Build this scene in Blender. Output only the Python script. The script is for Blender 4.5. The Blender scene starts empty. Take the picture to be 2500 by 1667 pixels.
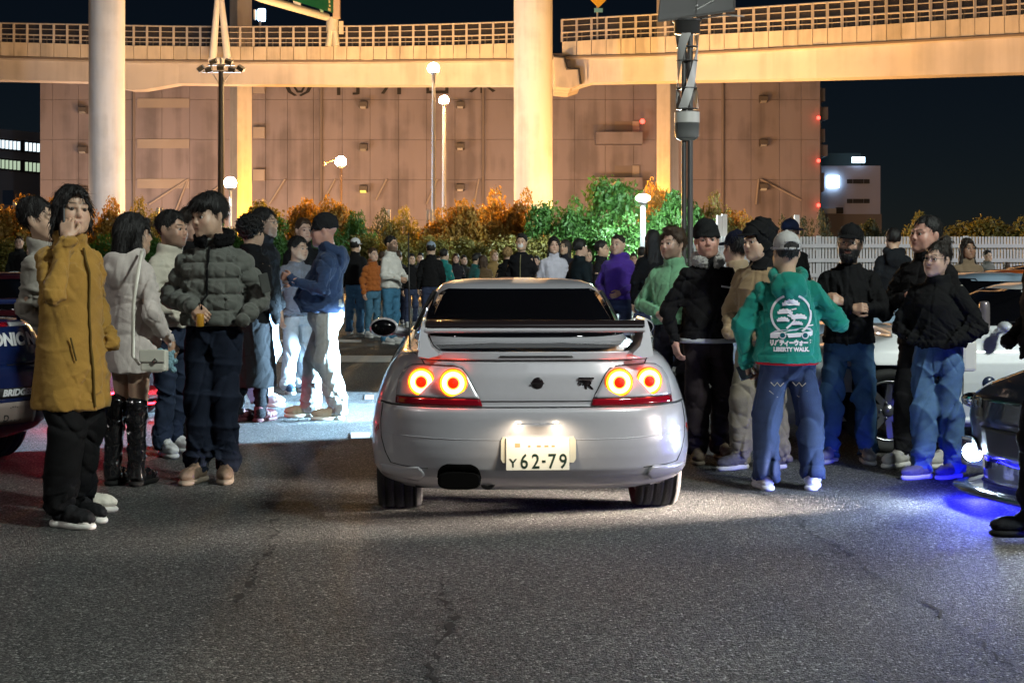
import bpy, bmesh, math, random
import numpy as np
from mathutils import Vector, Matrix, Euler

R = math.radians
scene = bpy.context.scene
COL = scene.collection
rnd = random.Random(7)

# ------------------------------------------------------------------ camera
F = 3600.0                     # focal length in photograph pixels (2500 wide)
HOR = 630.0                    # horizon row
CAMH = 1.4
cam_d = bpy.data.cameras.new('camera')
cam = bpy.data.objects.new('camera', cam_d); COL.objects.link(cam)
cam.location = (0, 0, CAMH); cam.rotation_euler = (R(90), 0, 0)
cam_d.sensor_width = 36.0; cam_d.lens = 36.0 * F / 2500.0
cam_d.shift_y = -(833.5 - HOR) / 2500.0
cam_d.clip_start = 0.1; cam_d.clip_end = 2000
scene.camera = cam

# ------------------------------------------------------------------ sky, sun, exposure
world = bpy.data.worlds.new('World'); scene.world = world; world.use_nodes = True
wn = world.node_tree.nodes; wl = world.node_tree.links
bg = wn['Background']
sky = wn.new('ShaderNodeTexSky'); sky.sky_type = 'NISHITA'; sky.sun_disc = False
sky.sun_elevation = R(42.0); sky.sun_rotation = R(180); sky.altitude = 0
sky.air_density = 0.8; sky.dust_density = 0.0; sky.ozone_density = 6.0
wl.new(sky.outputs[0], bg.inputs[0]); bg.inputs[1].default_value = 0.0007

sun_d = bpy.data.lights.new('moon', 'SUN'); sun = bpy.data.objects.new('moon', sun_d); COL.objects.link(sun)
sun_d.energy = 0.03; sun_d.angle = R(12); sun_d.color = (0.9, 0.95, 1.0)
sun.rotation_euler = (R(48), 0, R(14))

vs = scene.view_settings
vs.view_transform = 'Standard'; vs.look = 'None'; vs.gamma = 1.0; vs.exposure = 0.72; vs.use_curve_mapping = False
scene.cycles.use_denoising = True
scene.cycles.max_bounces = 6
scene.cycles.sample_clamp_indirect = 4.0

# ------------------------------------------------------------------ helpers
def P(x, y, Y):
    """photograph pixel at depth Y -> world point"""
    return Vector(((x - 1250.0) / F * Y, Y, CAMH - (y - HOR) / F * Y))
def PD(x, y, Y):
    return P(x * 1.06293, y * 1.06293, Y)
def fy(ydisp):
    """depth of a ground point from its (display scale) row"""
    return F * CAMH / (ydisp * 1.06293 - HOR)

MATS = {}
def mat(name, col=(0.5, 0.5, 0.5), rough=0.6, metal=0.0, spec=0.5, coat=0.0, coat_rough=0.05, var=0.0, vscale=8.0,
        bump=0.0, bscale=60.0, emit=None, estr=0.0, sheen=0.0, alpha=1.0, trans=0.0, stretch=None, vcol=False, detail=4.0, subsurf=0.0, streak=0.0, sscale=2.0):
    if name in MATS: return MATS[name]
    m = bpy.data.materials.new(name); m.use_nodes = True
    nt = m.node_tree; N = nt.nodes; L = nt.links
    b = N['Principled BSDF']
    c4 = (col[0], col[1], col[2], 1)
    b.inputs['Base Color'].default_value = c4
    b.inputs['Roughness'].default_value = rough
    b.inputs['Metallic'].default_value = metal
    b.inputs['Specular IOR Level'].default_value = spec
    b.inputs['Coat Weight'].default_value = coat
    b.inputs['Coat Roughness'].default_value = coat_rough
    b.inputs['Transmission Weight'].default_value = trans
    b.inputs['Alpha'].default_value = alpha
    if sheen: b.inputs['Sheen Weight'].default_value = sheen
    if subsurf:
        b.inputs['Subsurface Weight'].default_value = subsurf
        b.inputs['Subsurface Radius'].default_value = (0.012, 0.005, 0.003)
    if emit is not None:
        b.inputs['Emission Color'].default_value = (emit[0], emit[1], emit[2], 1)
        b.inputs['Emission Strength'].default_value = estr
    src = None
    if vcol:
        a = N.new('ShaderNodeVertexColor'); a.layer_name = 'Col'; src = a.outputs[0]
        L.new(src, b.inputs['Base Color'])
    if var > 0 or bump > 0:
        tc = N.new('ShaderNodeTexCoord'); mp = N.new('ShaderNodeMapping')
        if stretch: mp.inputs['Scale'].default_value = stretch
        L.new(tc.outputs['Object'], mp.inputs[0])
    if var > 0:
        n = N.new('ShaderNodeTexNoise'); n.inputs['Scale'].default_value = vscale; n.inputs['Detail'].default_value = detail
        L.new(mp.outputs[0], n.inputs[0])
        r = N.new('ShaderNodeMapRange'); r.inputs[1].default_value = 0.3; r.inputs[2].default_value = 0.7
        r.inputs[3].default_value = 1 - var; r.inputs[4].default_value = 1 + var
        L.new(n.outputs[0], r.inputs[0])
        mx = N.new('ShaderNodeVectorMath'); mx.operation = 'MULTIPLY'
        if src is not None: L.new(src, mx.inputs[0])
        else: mx.inputs[0].default_value = col
        L.new(r.outputs[0], mx.inputs[1]); last = mx
        if streak > 0:                      # rain streaks and grime, long in z
            mp2 = N.new('ShaderNodeMapping'); mp2.inputs['Scale'].default_value = (1, 1, .05); L.new(tc.outputs['Object'], mp2.inputs[0])
            n3 = N.new('ShaderNodeTexNoise'); n3.inputs['Scale'].default_value = sscale; n3.inputs['Detail'].default_value = 5; L.new(mp2.outputs[0], n3.inputs[0])
            n4 = N.new('ShaderNodeTexNoise'); n4.inputs['Scale'].default_value = sscale * .3; n4.inputs['Detail'].default_value = 6; L.new(tc.outputs['Object'], n4.inputs[0])
            ml = N.new('ShaderNodeMath'); ml.operation = 'MULTIPLY'; L.new(n3.outputs[0], ml.inputs[0]); L.new(n4.outputs[0], ml.inputs[1])
            r3 = N.new('ShaderNodeMapRange'); r3.inputs[1].default_value = .22; r3.inputs[2].default_value = .36; r3.inputs[3].default_value = 1.0; r3.inputs[4].default_value = 1 - streak; L.new(ml.outputs[0], r3.inputs[0])
            m3 = N.new('ShaderNodeVectorMath'); m3.operation = 'MULTIPLY'; L.new(mx.outputs[0], m3.inputs[0]); L.new(r3.outputs[0], m3.inputs[1]); last = m3
        L.new(last.outputs[0], b.inputs['Base Color'])
    if bump > 0:
        n2 = N.new('ShaderNodeTexNoise'); n2.inputs['Scale'].default_value = bscale; n2.inputs['Detail'].default_value = 3
        L.new(mp.outputs[0], n2.inputs[0])
        bp = N.new('ShaderNodeBump'); bp.inputs['Strength'].default_value = bump; bp.inputs['Distance'].default_value = 0.02
        L.new(n2.outputs[0], bp.inputs['Height']); L.new(bp.outputs[0], b.inputs['Normal'])
    MATS[name] = m
    return m
def emat(name, col, s):
    return mat(name, (0.0, 0.0, 0.0), 0.5, emit=col, estr=s)

def mesh_obj(name, verts, faces, mats, parent=None, fmat=None, smooth=False, loc=None):
    me = bpy.data.meshes.new(name)
    me.from_pydata([tuple(v) for v in verts], [], [tuple(f) for f in faces])
    if not isinstance(mats, (list, tuple)): mats = [mats]
    for m in mats: me.materials.append(m)
    n = len(me.polygons)
    if fmat is not None: me.polygons.foreach_set('material_index', np.array(fmat, dtype=np.int32))
    if smooth: me.polygons.foreach_set('use_smooth', np.ones(n, dtype=bool))
    me.update()
    o = bpy.data.objects.new(name, me); COL.objects.link(o)
    if parent is not None: o.parent = parent
    if loc is not None: o.location = loc
    return o
def tag(o, label=None, cat=None, group=None, kind=None):
    if label: o['label'] = label
    if cat: o['category'] = cat
    if group: o['group'] = group
    if kind: o['kind'] = kind
    return o
def thing(name, label, cat, loc=(0, 0, 0), rz=0.0, group=None):
    o = bpy.data.objects.new(name, None); COL.objects.link(o)
    o.empty_display_size = 0.1
    o.location = loc; o.rotation_euler = (0, 0, rz)
    return tag(o, label, cat, group)
def share(src, name, parent, loc=None, rot=None, scale=None):
    o = bpy.data.objects.new(name, src.data); COL.objects.link(o); o.parent = parent
    if loc is not None: o.location = loc
    if rot is not None: o.rotation_euler = rot
    if scale is not None: o.scale = scale
    return o

class MB:
    """collects shapes, then links them as one mesh object"""
    def __init__(self): self.v = []; self.f = []; self.m = []; self.s = []
    def add(self, vs, fs, mi=0, sm=False):
        o = len(self.v); self.v += [tuple(v) for v in vs]
        self.f += [tuple(i + o for i in f) for f in fs]; self.m += [mi] * len(fs); self.s += [sm] * len(fs)
        return self
    def box(self, lo, hi, mi=0, M=None, bev=0.0):
        if bev > 0:
            bm = bmesh.new(); bmesh.ops.create_cube(bm, size=1.0)
            for v in bm.verts: v.co = Vector([lo[i] + (v.co[i] + 0.5) * (hi[i] - lo[i]) for i in range(3)])
            bmesh.ops.bevel(bm, geom=bm.edges[:], offset=bev, segments=2, affect='EDGES', profile=0.6)
            vs = [v.co.copy() for v in bm.verts]; bm.verts.index_update()
            fs = [[v.index for v in f.verts] for f in bm.faces]; bm.free()
        else:
            x0, y0, z0 = lo; x1, y1, z1 = hi
            vs = [Vector(p) for p in [(x0,y0,z0),(x1,y0,z0),(x1,y1,z0),(x0,y1,z0),(x0,y0,z1),(x1,y0,z1),(x1,y1,z1),(x0,y1,z1)]]
            fs = [(0,3,2,1),(4,5,6,7),(0,1,5,4),(1,2,6,5),(2,3,7,6),(3,0,4,7)]
        if M is not None: vs = [M @ v for v in vs]
        return self.add(vs, fs, mi)
    def tube(self, pts, r, n=10, mi=0, caps=True, closed=False):
        pts = [Vector(p) for p in pts]
        rr = r if isinstance(r, (list, tuple)) else [r] * len(pts)
        vs = []; fs = []; K = len(pts)
        up = Vector((0.13, 0.21, 0.97)).normalized()
        for i, p in enumerate(pts):
            if closed: d = pts[(i + 1) % K] - pts[i - 1]
            else: d = pts[min(i + 1, K - 1)] - pts[max(i - 1, 0)]
            d.normalize()
            u = up.cross(d)
            if u.length < 1e-3: u = Vector((1, 0, 0)).cross(d)
            u.normalize(); w = d.cross(u)
            for k in range(n):
                a = 2 * math.pi * k / n
                vs.append(p + (u * math.cos(a) + w * math.sin(a)) * rr[i])
        for i in range(K if closed else K - 1):
            j = (i + 1) % K
            for k in range(n):
                l = (k + 1) % n
                fs.append((i * n + k, i * n + l, j * n + l, j * n + k))
        self.add(vs, fs, mi, True)
        if caps and not closed:
            self.add(vs[:n], [tuple(range(n - 1, -1, -1))], mi); self.add(vs[-n:], [tuple(range(n))], mi)
        return self
    def cyl(self, a, b, r, n=16, mi=0, r2=None):
        return self.tube([a, b], [r, r if r2 is None else r2], n, mi)
    def lathe(self, prof, n=24, mi=0, M=None, cap=True):
        """profile of (radius, z)"""
        vs = []; fs = []
        for (r, z) in prof:
            for k in range(n):
                a = 2 * math.pi * k / n; vs.append(Vector((r * math.cos(a), r * math.sin(a), z)))
        for i in range(len(prof) - 1):
            for k in range(n):
                l = (k + 1) % n; fs.append((i * n + k, i * n + l, (i + 1) * n + l, (i + 1) * n + k))
        if M is not None: vs = [M @ v for v in vs]
        self.add(vs, fs, mi, True)
        if cap:
            if prof[0][0] > 1e-4: self.add(vs[:n], [tuple(range(n - 1, -1, -1))], mi)
            if prof[-1][0] > 1e-4: self.add(vs[-n:], [tuple(range(n))], mi)
        return self
    def sphere(self, c, r, n=16, mi=0, sc=(1, 1, 1)):
        prof = [(math.sin(math.pi * i / (n // 2)), -math.cos(math.pi * i / (n // 2))) for i in range(n // 2 + 1)]
        M = Matrix.Translation(c) @ Matrix.Diagonal((r * sc[0], r * sc[1], r * sc[2], 1))
        return self.lathe(prof, n, mi, M, cap=False)
    def prism(self, poly, a, b, M=None, mi=0):
        """2D polygon (x, z) extruded in y from a to b"""
        n = len(poly)
        vs = [Vector((p[0], a, p[1])) for p in poly] + [Vector((p[0], b, p[1])) for p in poly]
        fs = [tuple(range(n)), tuple(range(2 * n - 1, n - 1, -1))] + [(i, n + i, n + (i + 1) % n, (i + 1) % n) for i in range(n)]
        if M is not None: vs = [M @ v for v in vs]
        return self.add(vs, fs, mi)
    def grid(self, rows, mi=0, closed=False, sm=True):
        n = len(rows[0]); vs = [p for r in rows for p in r]; fs = []
        for i in range(len(rows) - 1):
            for k in range(n if closed else n - 1):
                l = (k + 1) % n; fs.append((i * n + k, i * n + l, (i + 1) * n + l, (i + 1) * n + k))
        return self.add(vs, fs, mi, sm)
    def build(self, name, mats, parent=None, loc=None, rot=None):
        o = mesh_obj(name, self.v, self.f, mats, parent, self.m)
        o.data.polygons.foreach_set('use_smooth', np.array(self.s, dtype=bool))
        bm = bmesh.new(); bm.from_mesh(o.data); bmesh.ops.recalc_face_normals(bm, faces=bm.faces[:]); bm.to_mesh(o.data); bm.free()
        if loc is not None: o.location = loc
        if rot is not None: o.rotation_euler = rot
        return o

def lerp(a, b, t): return a + (b - a) * t
def interp(tab, x):
    """piecewise smooth table [(x, v...)]; v may be a tuple"""
    xs = [t[0] for t in tab]
    if x <= xs[0]: return tab[0][1:] if len(tab[0]) > 2 else tab[0][1]
    if x >= xs[-1]: return tab[-1][1:] if len(tab[0]) > 2 else tab[-1][1]
    for i in range(len(xs) - 1):
        if xs[i] <= x <= xs[i + 1]:
            t = (x - xs[i]) / (xs[i + 1] - xs[i]); 
            if len(tab[0]) > 2: return tuple(lerp(a, b, t) for a, b in zip(tab[i][1:], tab[i + 1][1:]))
            return lerp(tab[i][1], tab[i + 1][1], t)

def spot(name, loc, target, power, col, angle=60, blend=0.5, size=0.05):
    d = bpy.data.lights.new(name, 'SPOT'); o = bpy.data.objects.new(name, d); COL.objects.link(o)
    d.energy = power; d.color = col; d.spot_size = R(angle); d.spot_blend = blend; d.shadow_soft_size = size
    o.location = loc; o.rotation_euler = (Vector(target) - Vector(loc)).to_track_quat('-Z', 'Y').to_euler()
    return o
def point(name, loc, power, col, size=0.1):
    d = bpy.data.lights.new(name, 'POINT'); o = bpy.data.objects.new(name, d); COL.objects.link(o)
    d.energy = power; d.color = col; d.shadow_soft_size = size; o.location = loc
    return o
SODIUM = (1.0, 0.42, 0.10)
COOL = (0.72, 0.84, 1.0)
# ================================================================== materials of the setting
def asphalt_mat():
    m = bpy.data.materials.new('asphalt'); m.use_nodes = True
    nt = m.node_tree; N = nt.nodes; L = nt.links; b = N['Principled BSDF']
    tc = N.new('ShaderNodeTexCoord')
    v1 = N.new('ShaderNodeTexVoronoi'); v1.inputs['Scale'].default_value = 105; v1.inputs['Randomness'].default_value = 1
    v2 = N.new('ShaderNodeTexVoronoi'); v2.inputs['Scale'].default_value = 230
    n1 = N.new('ShaderNodeTexNoise'); n1.inputs['Scale'].default_value = 0.55; n1.inputs['Detail'].default_value = 6
    n2 = N.new('ShaderNodeTexNoise'); n2.inputs['Scale'].default_value = 60; n2.inputs['Detail'].default_value = 5; n2.inputs['Roughness'].default_value = 0.7
    for n in (v1, v2, n1, n2): L.new(tc.outputs['Object'], n.inputs['Vector'])
    sep = N.new('ShaderNodeSeparateColor'); L.new(v1.outputs['Color'], sep.inputs[0])
    # stones: pale aggregate, dark binder
    rmp = N.new('ShaderNodeValToRGB'); e = rmp.color_ramp.elements
    e[0].position = 0.0; e[0].color = (0.016, 0.016, 0.017, 1); e[1].position = 1.0; e[1].color = (0.55, 0.55, 0.53, 1)
    q = rmp.color_ramp.elements.new(0.55); q.color = (0.060, 0.061, 0.059, 1)
    q = rmp.color_ramp.elements.new(0.85); q.color = (0.17, 0.17, 0.165, 1)
    mixf = N.new('ShaderNodeMath'); mixf.operation = 'MULTIPLY_ADD'; mixf.inputs[1].default_value = 0.72
    L.new(sep.outputs[0], mixf.inputs[0])
    r2 = N.new('ShaderNodeMapRange'); r2.inputs[1].default_value = 0.25; r2.inputs[2].default_value = 0.75; r2.inputs[3].default_value = -0.14; r2.inputs[4].default_value = 0.42
    L.new(n2.outputs[0], r2.inputs[0]); L.new(r2.outputs[0], mixf.inputs[2])
    L.new(mixf.outputs[0], rmp.inputs[0])
    big = N.new('ShaderNodeMapRange'); big.inputs[1].default_value = 0.3; big.inputs[2].default_value = 0.7; big.inputs[3].default_value = 0.62; big.inputs[4].default_value = 1.30
    L.new(n1.outputs[0], big.inputs[0])
    mul = N.new('ShaderNodeVectorMath'); mul.operation = 'MULTIPLY'
    L.new(rmp.outputs[0], mul.inputs[0]); L.new(big.outputs[0], mul.inputs[1])
    L.new(mul.outputs[0], b.inputs['Base Color'])
    rr = N.new('ShaderNodeMapRange'); rr.inputs[3].default_value = 0.62; rr.inputs[4].default_value = 0.95
    L.new(sep.outputs[1], rr.inputs[0]); L.new(rr.outputs[0], b.inputs['Roughness'])
    b.inputs['Specular IOR Level'].default_value = 0.35
    # relief
    h = N.new('ShaderNodeMath'); h.operation = 'ADD'
    h1 = N.new('ShaderNodeMath'); h1.operation = 'MULTIPLY'; h1.inputs[1].default_value = -1.0; L.new(v1.outputs['Distance'], h1.inputs[0])
    h2 = N.new('ShaderNodeMath'); h2.operation = 'MULTIPLY'; h2.inputs[1].default_value = -0.5; L.new(v2.outputs['Distance'], h2.inputs[0])
    L.new(h1.outputs[0], h.inputs[0]); L.new(h2.outputs[0], h.inputs[1])
    h3 = N.new('ShaderNodeMath'); h3.operation = 'MULTIPLY_ADD'; h3.inputs[1].default_value = 0.9; L.new(n2.outputs[0], h3.inputs[0]); L.new(h.outputs[0], h3.inputs[2])
    bp = N.new('ShaderNodeBump'); bp.inputs['Strength'].default_value = 0.75; bp.inputs['Distance'].default_value = 0.016
    L.new(h3.outputs[0], bp.inputs['Height']); L.new(bp.outputs[0], b.inputs['Normal'])
    MATS['asphalt'] = m
    return m
M_ASPH = asphalt_mat()
M_CONC = mat('concrete', (0.46, 0.43, 0.40), 0.85, var=0.12, vscale=0.6, bump=0.15, bscale=6)
M_PARA = mat('parapet_concrete', (0.58, 0.51, 0.41), 0.85, var=0.12, vscale=0.9, stretch=(1, 1, 0.35), streak=.24, sscale=1.6)
M_GIRD = mat('painted_girder', (0.52, 0.49, 0.47), 0.6, var=0.06, vscale=0.4, streak=.22, sscale=.9)
M_PILL = mat('pillar_paint', (0.55, 0.54, 0.52), 0.7, var=0.06, vscale=0.7, stretch=(1, 1, 0.2), streak=.18, sscale=2.2)
M_WALL = mat('warehouse_panel', (0.27, 0.245, 0.27), 0.9, var=0.10, vscale=0.25, stretch=(1, 1, 0.3), streak=.35, sscale=.7)
M_WALL2 = mat('warehouse_panel_pale', (0.36, 0.32, 0.29), 0.9, var=0.06, vscale=0.4)
M_JOINT = mat("panel_joint", (0.21, 0.185, 0.175), 0.95)
M_DARK = mat('dark_metal', (0.03, 0.03, 0.032), 0.5, metal=0.3)
M_STEEL = mat('galvanised_steel', (0.42, 0.41, 0.40), 0.5, metal=0.4, var=0.1, vscale=3)
M_RAIL = mat('rail_paint', (0.46, 0.42, 0.38), 0.6)
M_BLACK = mat('black_paint', (0.012, 0.012, 0.013), 0.55)
M_WHITE = mat('white_paint', (0.75, 0.75, 0.73), 0.55, var=0.05, vscale=2)
M_LINE = mat('road_paint', (0.62, 0.62, 0.60), 0.8, var=0.18, vscale=18, bump=0.4, bscale=70)
M_GLOBE_O = emat('sodium_globe', (1.0, 0.56, 0.20), 60.0)
M_GLOBE_W = emat('cool_globe', (0.70, 0.82, 1.0), 60.0)

# ================================================================== ground
def build_ground():
    o = mesh_obj('ground', [(-320, -60, 0), (320, -60, 0), (320, 520, 0), (-320, 520, 0)], [(0, 1, 2, 3)], M_ASPH)
    tag(o, kind='structure')
    # cracks: shallow dark fissures in the asphalt, each a ragged strip
    crack_m = mat('crack_filler', (0.006, 0.006, 0.006), 0.95)
    def crack(pts, w, seed):
        r = random.Random(seed); mb = MB()
        path = []
        for (a, b) in zip(pts[:-1], pts[1:]):
            A = P(a[0] * 1.06293, a[1] * 1.06293, fy(a[1])); B = P(b[0] * 1.06293, b[1] * 1.06293, fy(b[1]))
            n = max(3, int((B - A).length / 0.035))
            for i in range(n): path.append(A.lerp(B, i / n))
        side = 0.0; L = []; Rr = []
        for i, p in enumerate(path):
            d = path[min(i + 1, len(path) - 1)] - path[max(i - 1, 0)]; d.normalize(); nrm = Vector((-d.y, d.x, 0))
            side = side * 0.8 + r.uniform(-1, 1) * 0.022
            c = p + nrm * side; ww = w * 1.15 * max(0.05, r.gauss(0.75, 0.55)) * (0.15 if r.random() < 0.35 else 1)
            L.append((c.x + nrm.x * ww, c.y + nrm.y * ww, 0.003)); Rr.append((c.x - nrm.x * ww * r.uniform(.5, 1.2), c.y - nrm.y * ww, 0.003))
        mb.grid([L, Rr], sm=False)
        for k in range(int(len(path) * 1.3)):                                  # crumbled spots beside the crack
            p = r.choice(path); c = Vector((p.x + r.gauss(0, .03), p.y + r.gauss(0, .04), 0.0026)); q = r.uniform(.002, .008)
            mb.add([(c.x + q * r.uniform(.5, 1.3) * math.cos(t), c.y + q * r.uniform(.5, 1.8) * math.sin(t), c.z) for t in (0, 1.2, 2.3, 3.5, 4.6, 5.5)], [(0, 1, 2, 3, 4, 5)])
        mb.build('crack', crack_m, o)
    crack([(648, 1188), (628, 1225), (600, 1290), (560, 1375), (540, 1400)], 0.013, 1)
    crack([(1000, 1340), (1040, 1420), (1025, 1490), (990, 1545), (1010, 1580)], 0.012, 2)
    crack([(1740, 1120), (1820, 1185), (1930, 1265), (2060, 1350), (2180, 1425), (2300, 1510), (2420, 1590)], 0.007, 3)
    crack([(1350, 1105), (1362, 1120), (1350, 1132), (1340, 1150)], 0.008, 4)
    crack([(690, 1405), (740, 1412), (800, 1408)], 0.004, 5)
    for (x0, x1, ya, yb, n) in ((640, 1700, 817, 832, 'parking_line'), (520, 830, 780, 786, 'parking_line'), (806, 850, 1008, 994, 'parking_line'), (838, 858, 908, 918, 'parking_line')):
        Y0, Y1 = fy(yb), fy(ya)
        a = P(x0 * 1.063, 700, Y0).x; b = P(x1 * 1.063, 700, Y0).x; c = P(x1 * 1.063, 700, Y1).x; d = P(x0 * 1.063, 700, Y1).x
        l = mesh_obj(n, [(a, Y0, .004), (b, Y0, .004), (c, Y1, .004), (d, Y1, .004)], [(0, 1, 2, 3)], M_LINE, o)
build_ground()

# ================================================================== warehouse
WY = 170.0
def wx(xd): return P(xd * 1.06293, 0, WY).x
def wz(yd): return P(0, yd * 1.06293, WY).z
def build_warehouse():
    x0, x1 = wx(92), wx(1884)
    w = thing('warehouse', 'huge windowless concrete warehouse behind the elevated road', 'building', ((x0 + x1) / 2, WY, 0))
    ox = (x0 + x1) / 2
    core = MB(); core.box((x0 - ox + .05, 0.25, 0), (x1 - ox - .05, 60, 25)); core.build('wall', M_JOINT, w)
    rows = [0.0, 5.8, 10.42, 15.05, 19.65, 24.8]
    edges = [92, 121, 180, 240, 308, 372, 436, 500, 545, 610, 660, 720, 786, 850, 915, 980, 1045, 1108, 1180, 1250, 1320, 1390, 1455, 1520, 1590, 1659, 1725, 1790, 1840, 1884]
    for i in range(len(edges) - 1):
        a, b = wx(edges[i]) - ox, wx(edges[i + 1]) - ox
        for j in range(len(rows) - 1):
            mb = MB(); g = 0.02; dy = rnd.uniform(-.02, .02)
            mb.box((a + g, dy, rows[j] + g), (b - g, 0.3, rows[j + 1] - g))
            mb.build('panel', M_WALL, w)
    # pale infill bands
    for (ya, yb) in ((227, 248), (320, 341), (411, 433)):
        mb = MB(); mb.box((wx(316) - ox, -0.12, wz(yb)), (wx(435) - ox, -.03, wz(ya))); mb.build('panel', M_WALL2, w)
    # pipes and joints
    for xd in (308, 738, 1110, 1660):
        mb = MB(); mb.cyl((wx(xd) - ox, -.2, 0), (wx(xd) - ox, -.2, 24), .16, 8); mb.build('downpipe', M_JOINT, w)
    # diagonal stay wires / braces
    for (xa, ya, xb, yb) in ((345, 470, 432, 412), (400, 500, 432, 412), (462, 462, 520, 415), (620, 470, 655, 412), (740, 470, 770, 412), (865, 460, 888, 412), (980, 470, 1005, 412), (1090, 470, 1100, 412), (1358, 470, 1368, 412), (1735, 470, 1742, 412), (1745, 412, 1840, 460)):
        mb = MB(); mb.cyl((wx(xa) - ox, -.5, wz(ya)), (wx(xb) - ox, -.15, wz(yb)), .12, 6); mb.build('brace', M_WALL2, w)
    # light hoods
    lit_m = emat('hood_light', (1.0, 0.62, 0.10), 1.2); warm_m = emat('hood_glow', (1.0, .55, .25), .25)
    hood_m = mat('hood_metal', (0.10, 0.09, 0.085), 0.6)
    for (xd, yd, lit) in ((194, 255, 0), (194, 346, 0), (194, 438, 0), (836, 243, 0), (836, 340, 1), (836, 435, 2), (1058, 243, 0), (1058, 338, 0), (1058, 432, 0), (1752, 230, 0), (1752, 330, 0), (1752, 430, 1)):
        h = MB(); X = wx(xd) - ox; Z = wz(yd)
        h.prism([(0, .5), (1.0, .35), (1.0, -.2), (.3, -.35), (0, -.35)], X - .45, X + .45, Matrix(((0, 1, 0, 0), (-1, 0, 0, 0), (0, 0, 1, Z), (0, 0, 0, 1))))
        hh = h.build('light_hood', hood_m, w)
        e = MB(); e.box((X - .36, -1.02, Z - .42), (X + .3, -.25, Z - .16), bev=.05); e.build('lamp', lit_m if lit == 2 else (warm_m if lit else M_STEEL), hh)
    # balconies with door recesses
    for (ya, yb, yr) in ((307, 334, 279), (410, 437, 381)):
        mb = MB(); mb.box((wx(1367) - ox, -2.2, wz(yb)), (wx(1472) - ox, 0.1, wz(ya))); mb.build('balcony', M_WALL, w)
        mb = MB(); mb.box((wx(1412) - ox, -.06, wz(ya + 0)), (wx(1452) - ox, .02, wz(yr))); d = mb.build('door', M_JOINT, w)
        mb = MB(); mb.box((wx(1452) - ox, -.3, wz(ya)), (wx(1468) - ox, .02, wz(yr))); mb.build('panel', M_WALL2, w)
    mb = MB(); mb.sphere((wx(1472) - ox, -2.0, wz(283)), .28, 10); mb.build('warning_lamp', emat('red_lamp', (1, .03, .02), 8.0), w)
    for yd in (203, 306, 403):
        mb = MB(); mb.box((wx(583) - ox, -.7, wz(yd + 13)), (wx(610) - ox, 0, wz(yd - 13)), bev=.05); mb.build('vent_box', M_WALL2, w)
    # painted emblem and lettering, lower parts showing under the deck
    kk = [[(823, 214), (831, 214), (831, 233), (823, 233)], [(863, 214), (878, 214), (878, 230), (872, 232), (861, 232), (861, 227), (870, 227), (870, 214)],
          [(930, 229), (941, 214), (949, 214), (938, 230)], [(970, 214), (979, 214), (979, 231), (970, 231)],
          [(1041, 212), (1048, 212), (1048, 222), (1087, 222), (1087, 212), (1095, 212), (1095, 229), (1041, 229)],
          [(1144, 224), (1165, 211), (1171, 211), (1152, 227)], [(1173, 211), (1182, 211), (1182, 228), (1173, 228)], [(1184, 211), (1191, 211), (1210, 222), (1203, 226)],
          [(697, 213), (707, 213), (712, 224), (726, 234), (718, 235), (703, 226)], [(762, 213), (752, 213), (747, 224), (730, 233), (735, 236), (755, 226)], [(716, 213), (722, 213), (728, 222), (735, 222), (740, 213), (746, 213), (738, 227), (725, 227)]]
    for poly in kk:
        mb = MB(); mb.prism([(P(p[0], 0, WY).x - ox, P(0, p[1], WY).z) for p in poly], -.09, -.03); mb.build('lettering', M_BLACK, w)
    # stair boxes hung on the right end wall
    bx_m = mat('stair_box', (0.20, 0.21, 0.24), .7)
    for (xa, xb, ya, yb) in ((1885, 1904, 198, 229), (1893, 1911, 242, 271), (1885, 1904, 293, 324), (1893, 1910, 330, 356), (1884, 1902, 395, 438)):
        mb = MB(); mb.box((wx(xa) - ox, 2, wz(yb)), (wx(xb) - ox, 6, wz(ya)), bev=.06); mb.build('stair_box', bx_m, w)
    mb = MB(); mb.box((wx(1884) - ox, 1.5, 0), (wx(1892) - ox, 7, 20)); mb.build('stair_tower', M_WALL2, w)
    for yd in (272, 370, 472):
        mb = MB(); mb.sphere((wx(1878) - ox, -.5, wz(yd)), .22, 8); mb.build('warning_lamp', MATS['red_lamp'], w)
build_warehouse()

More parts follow.
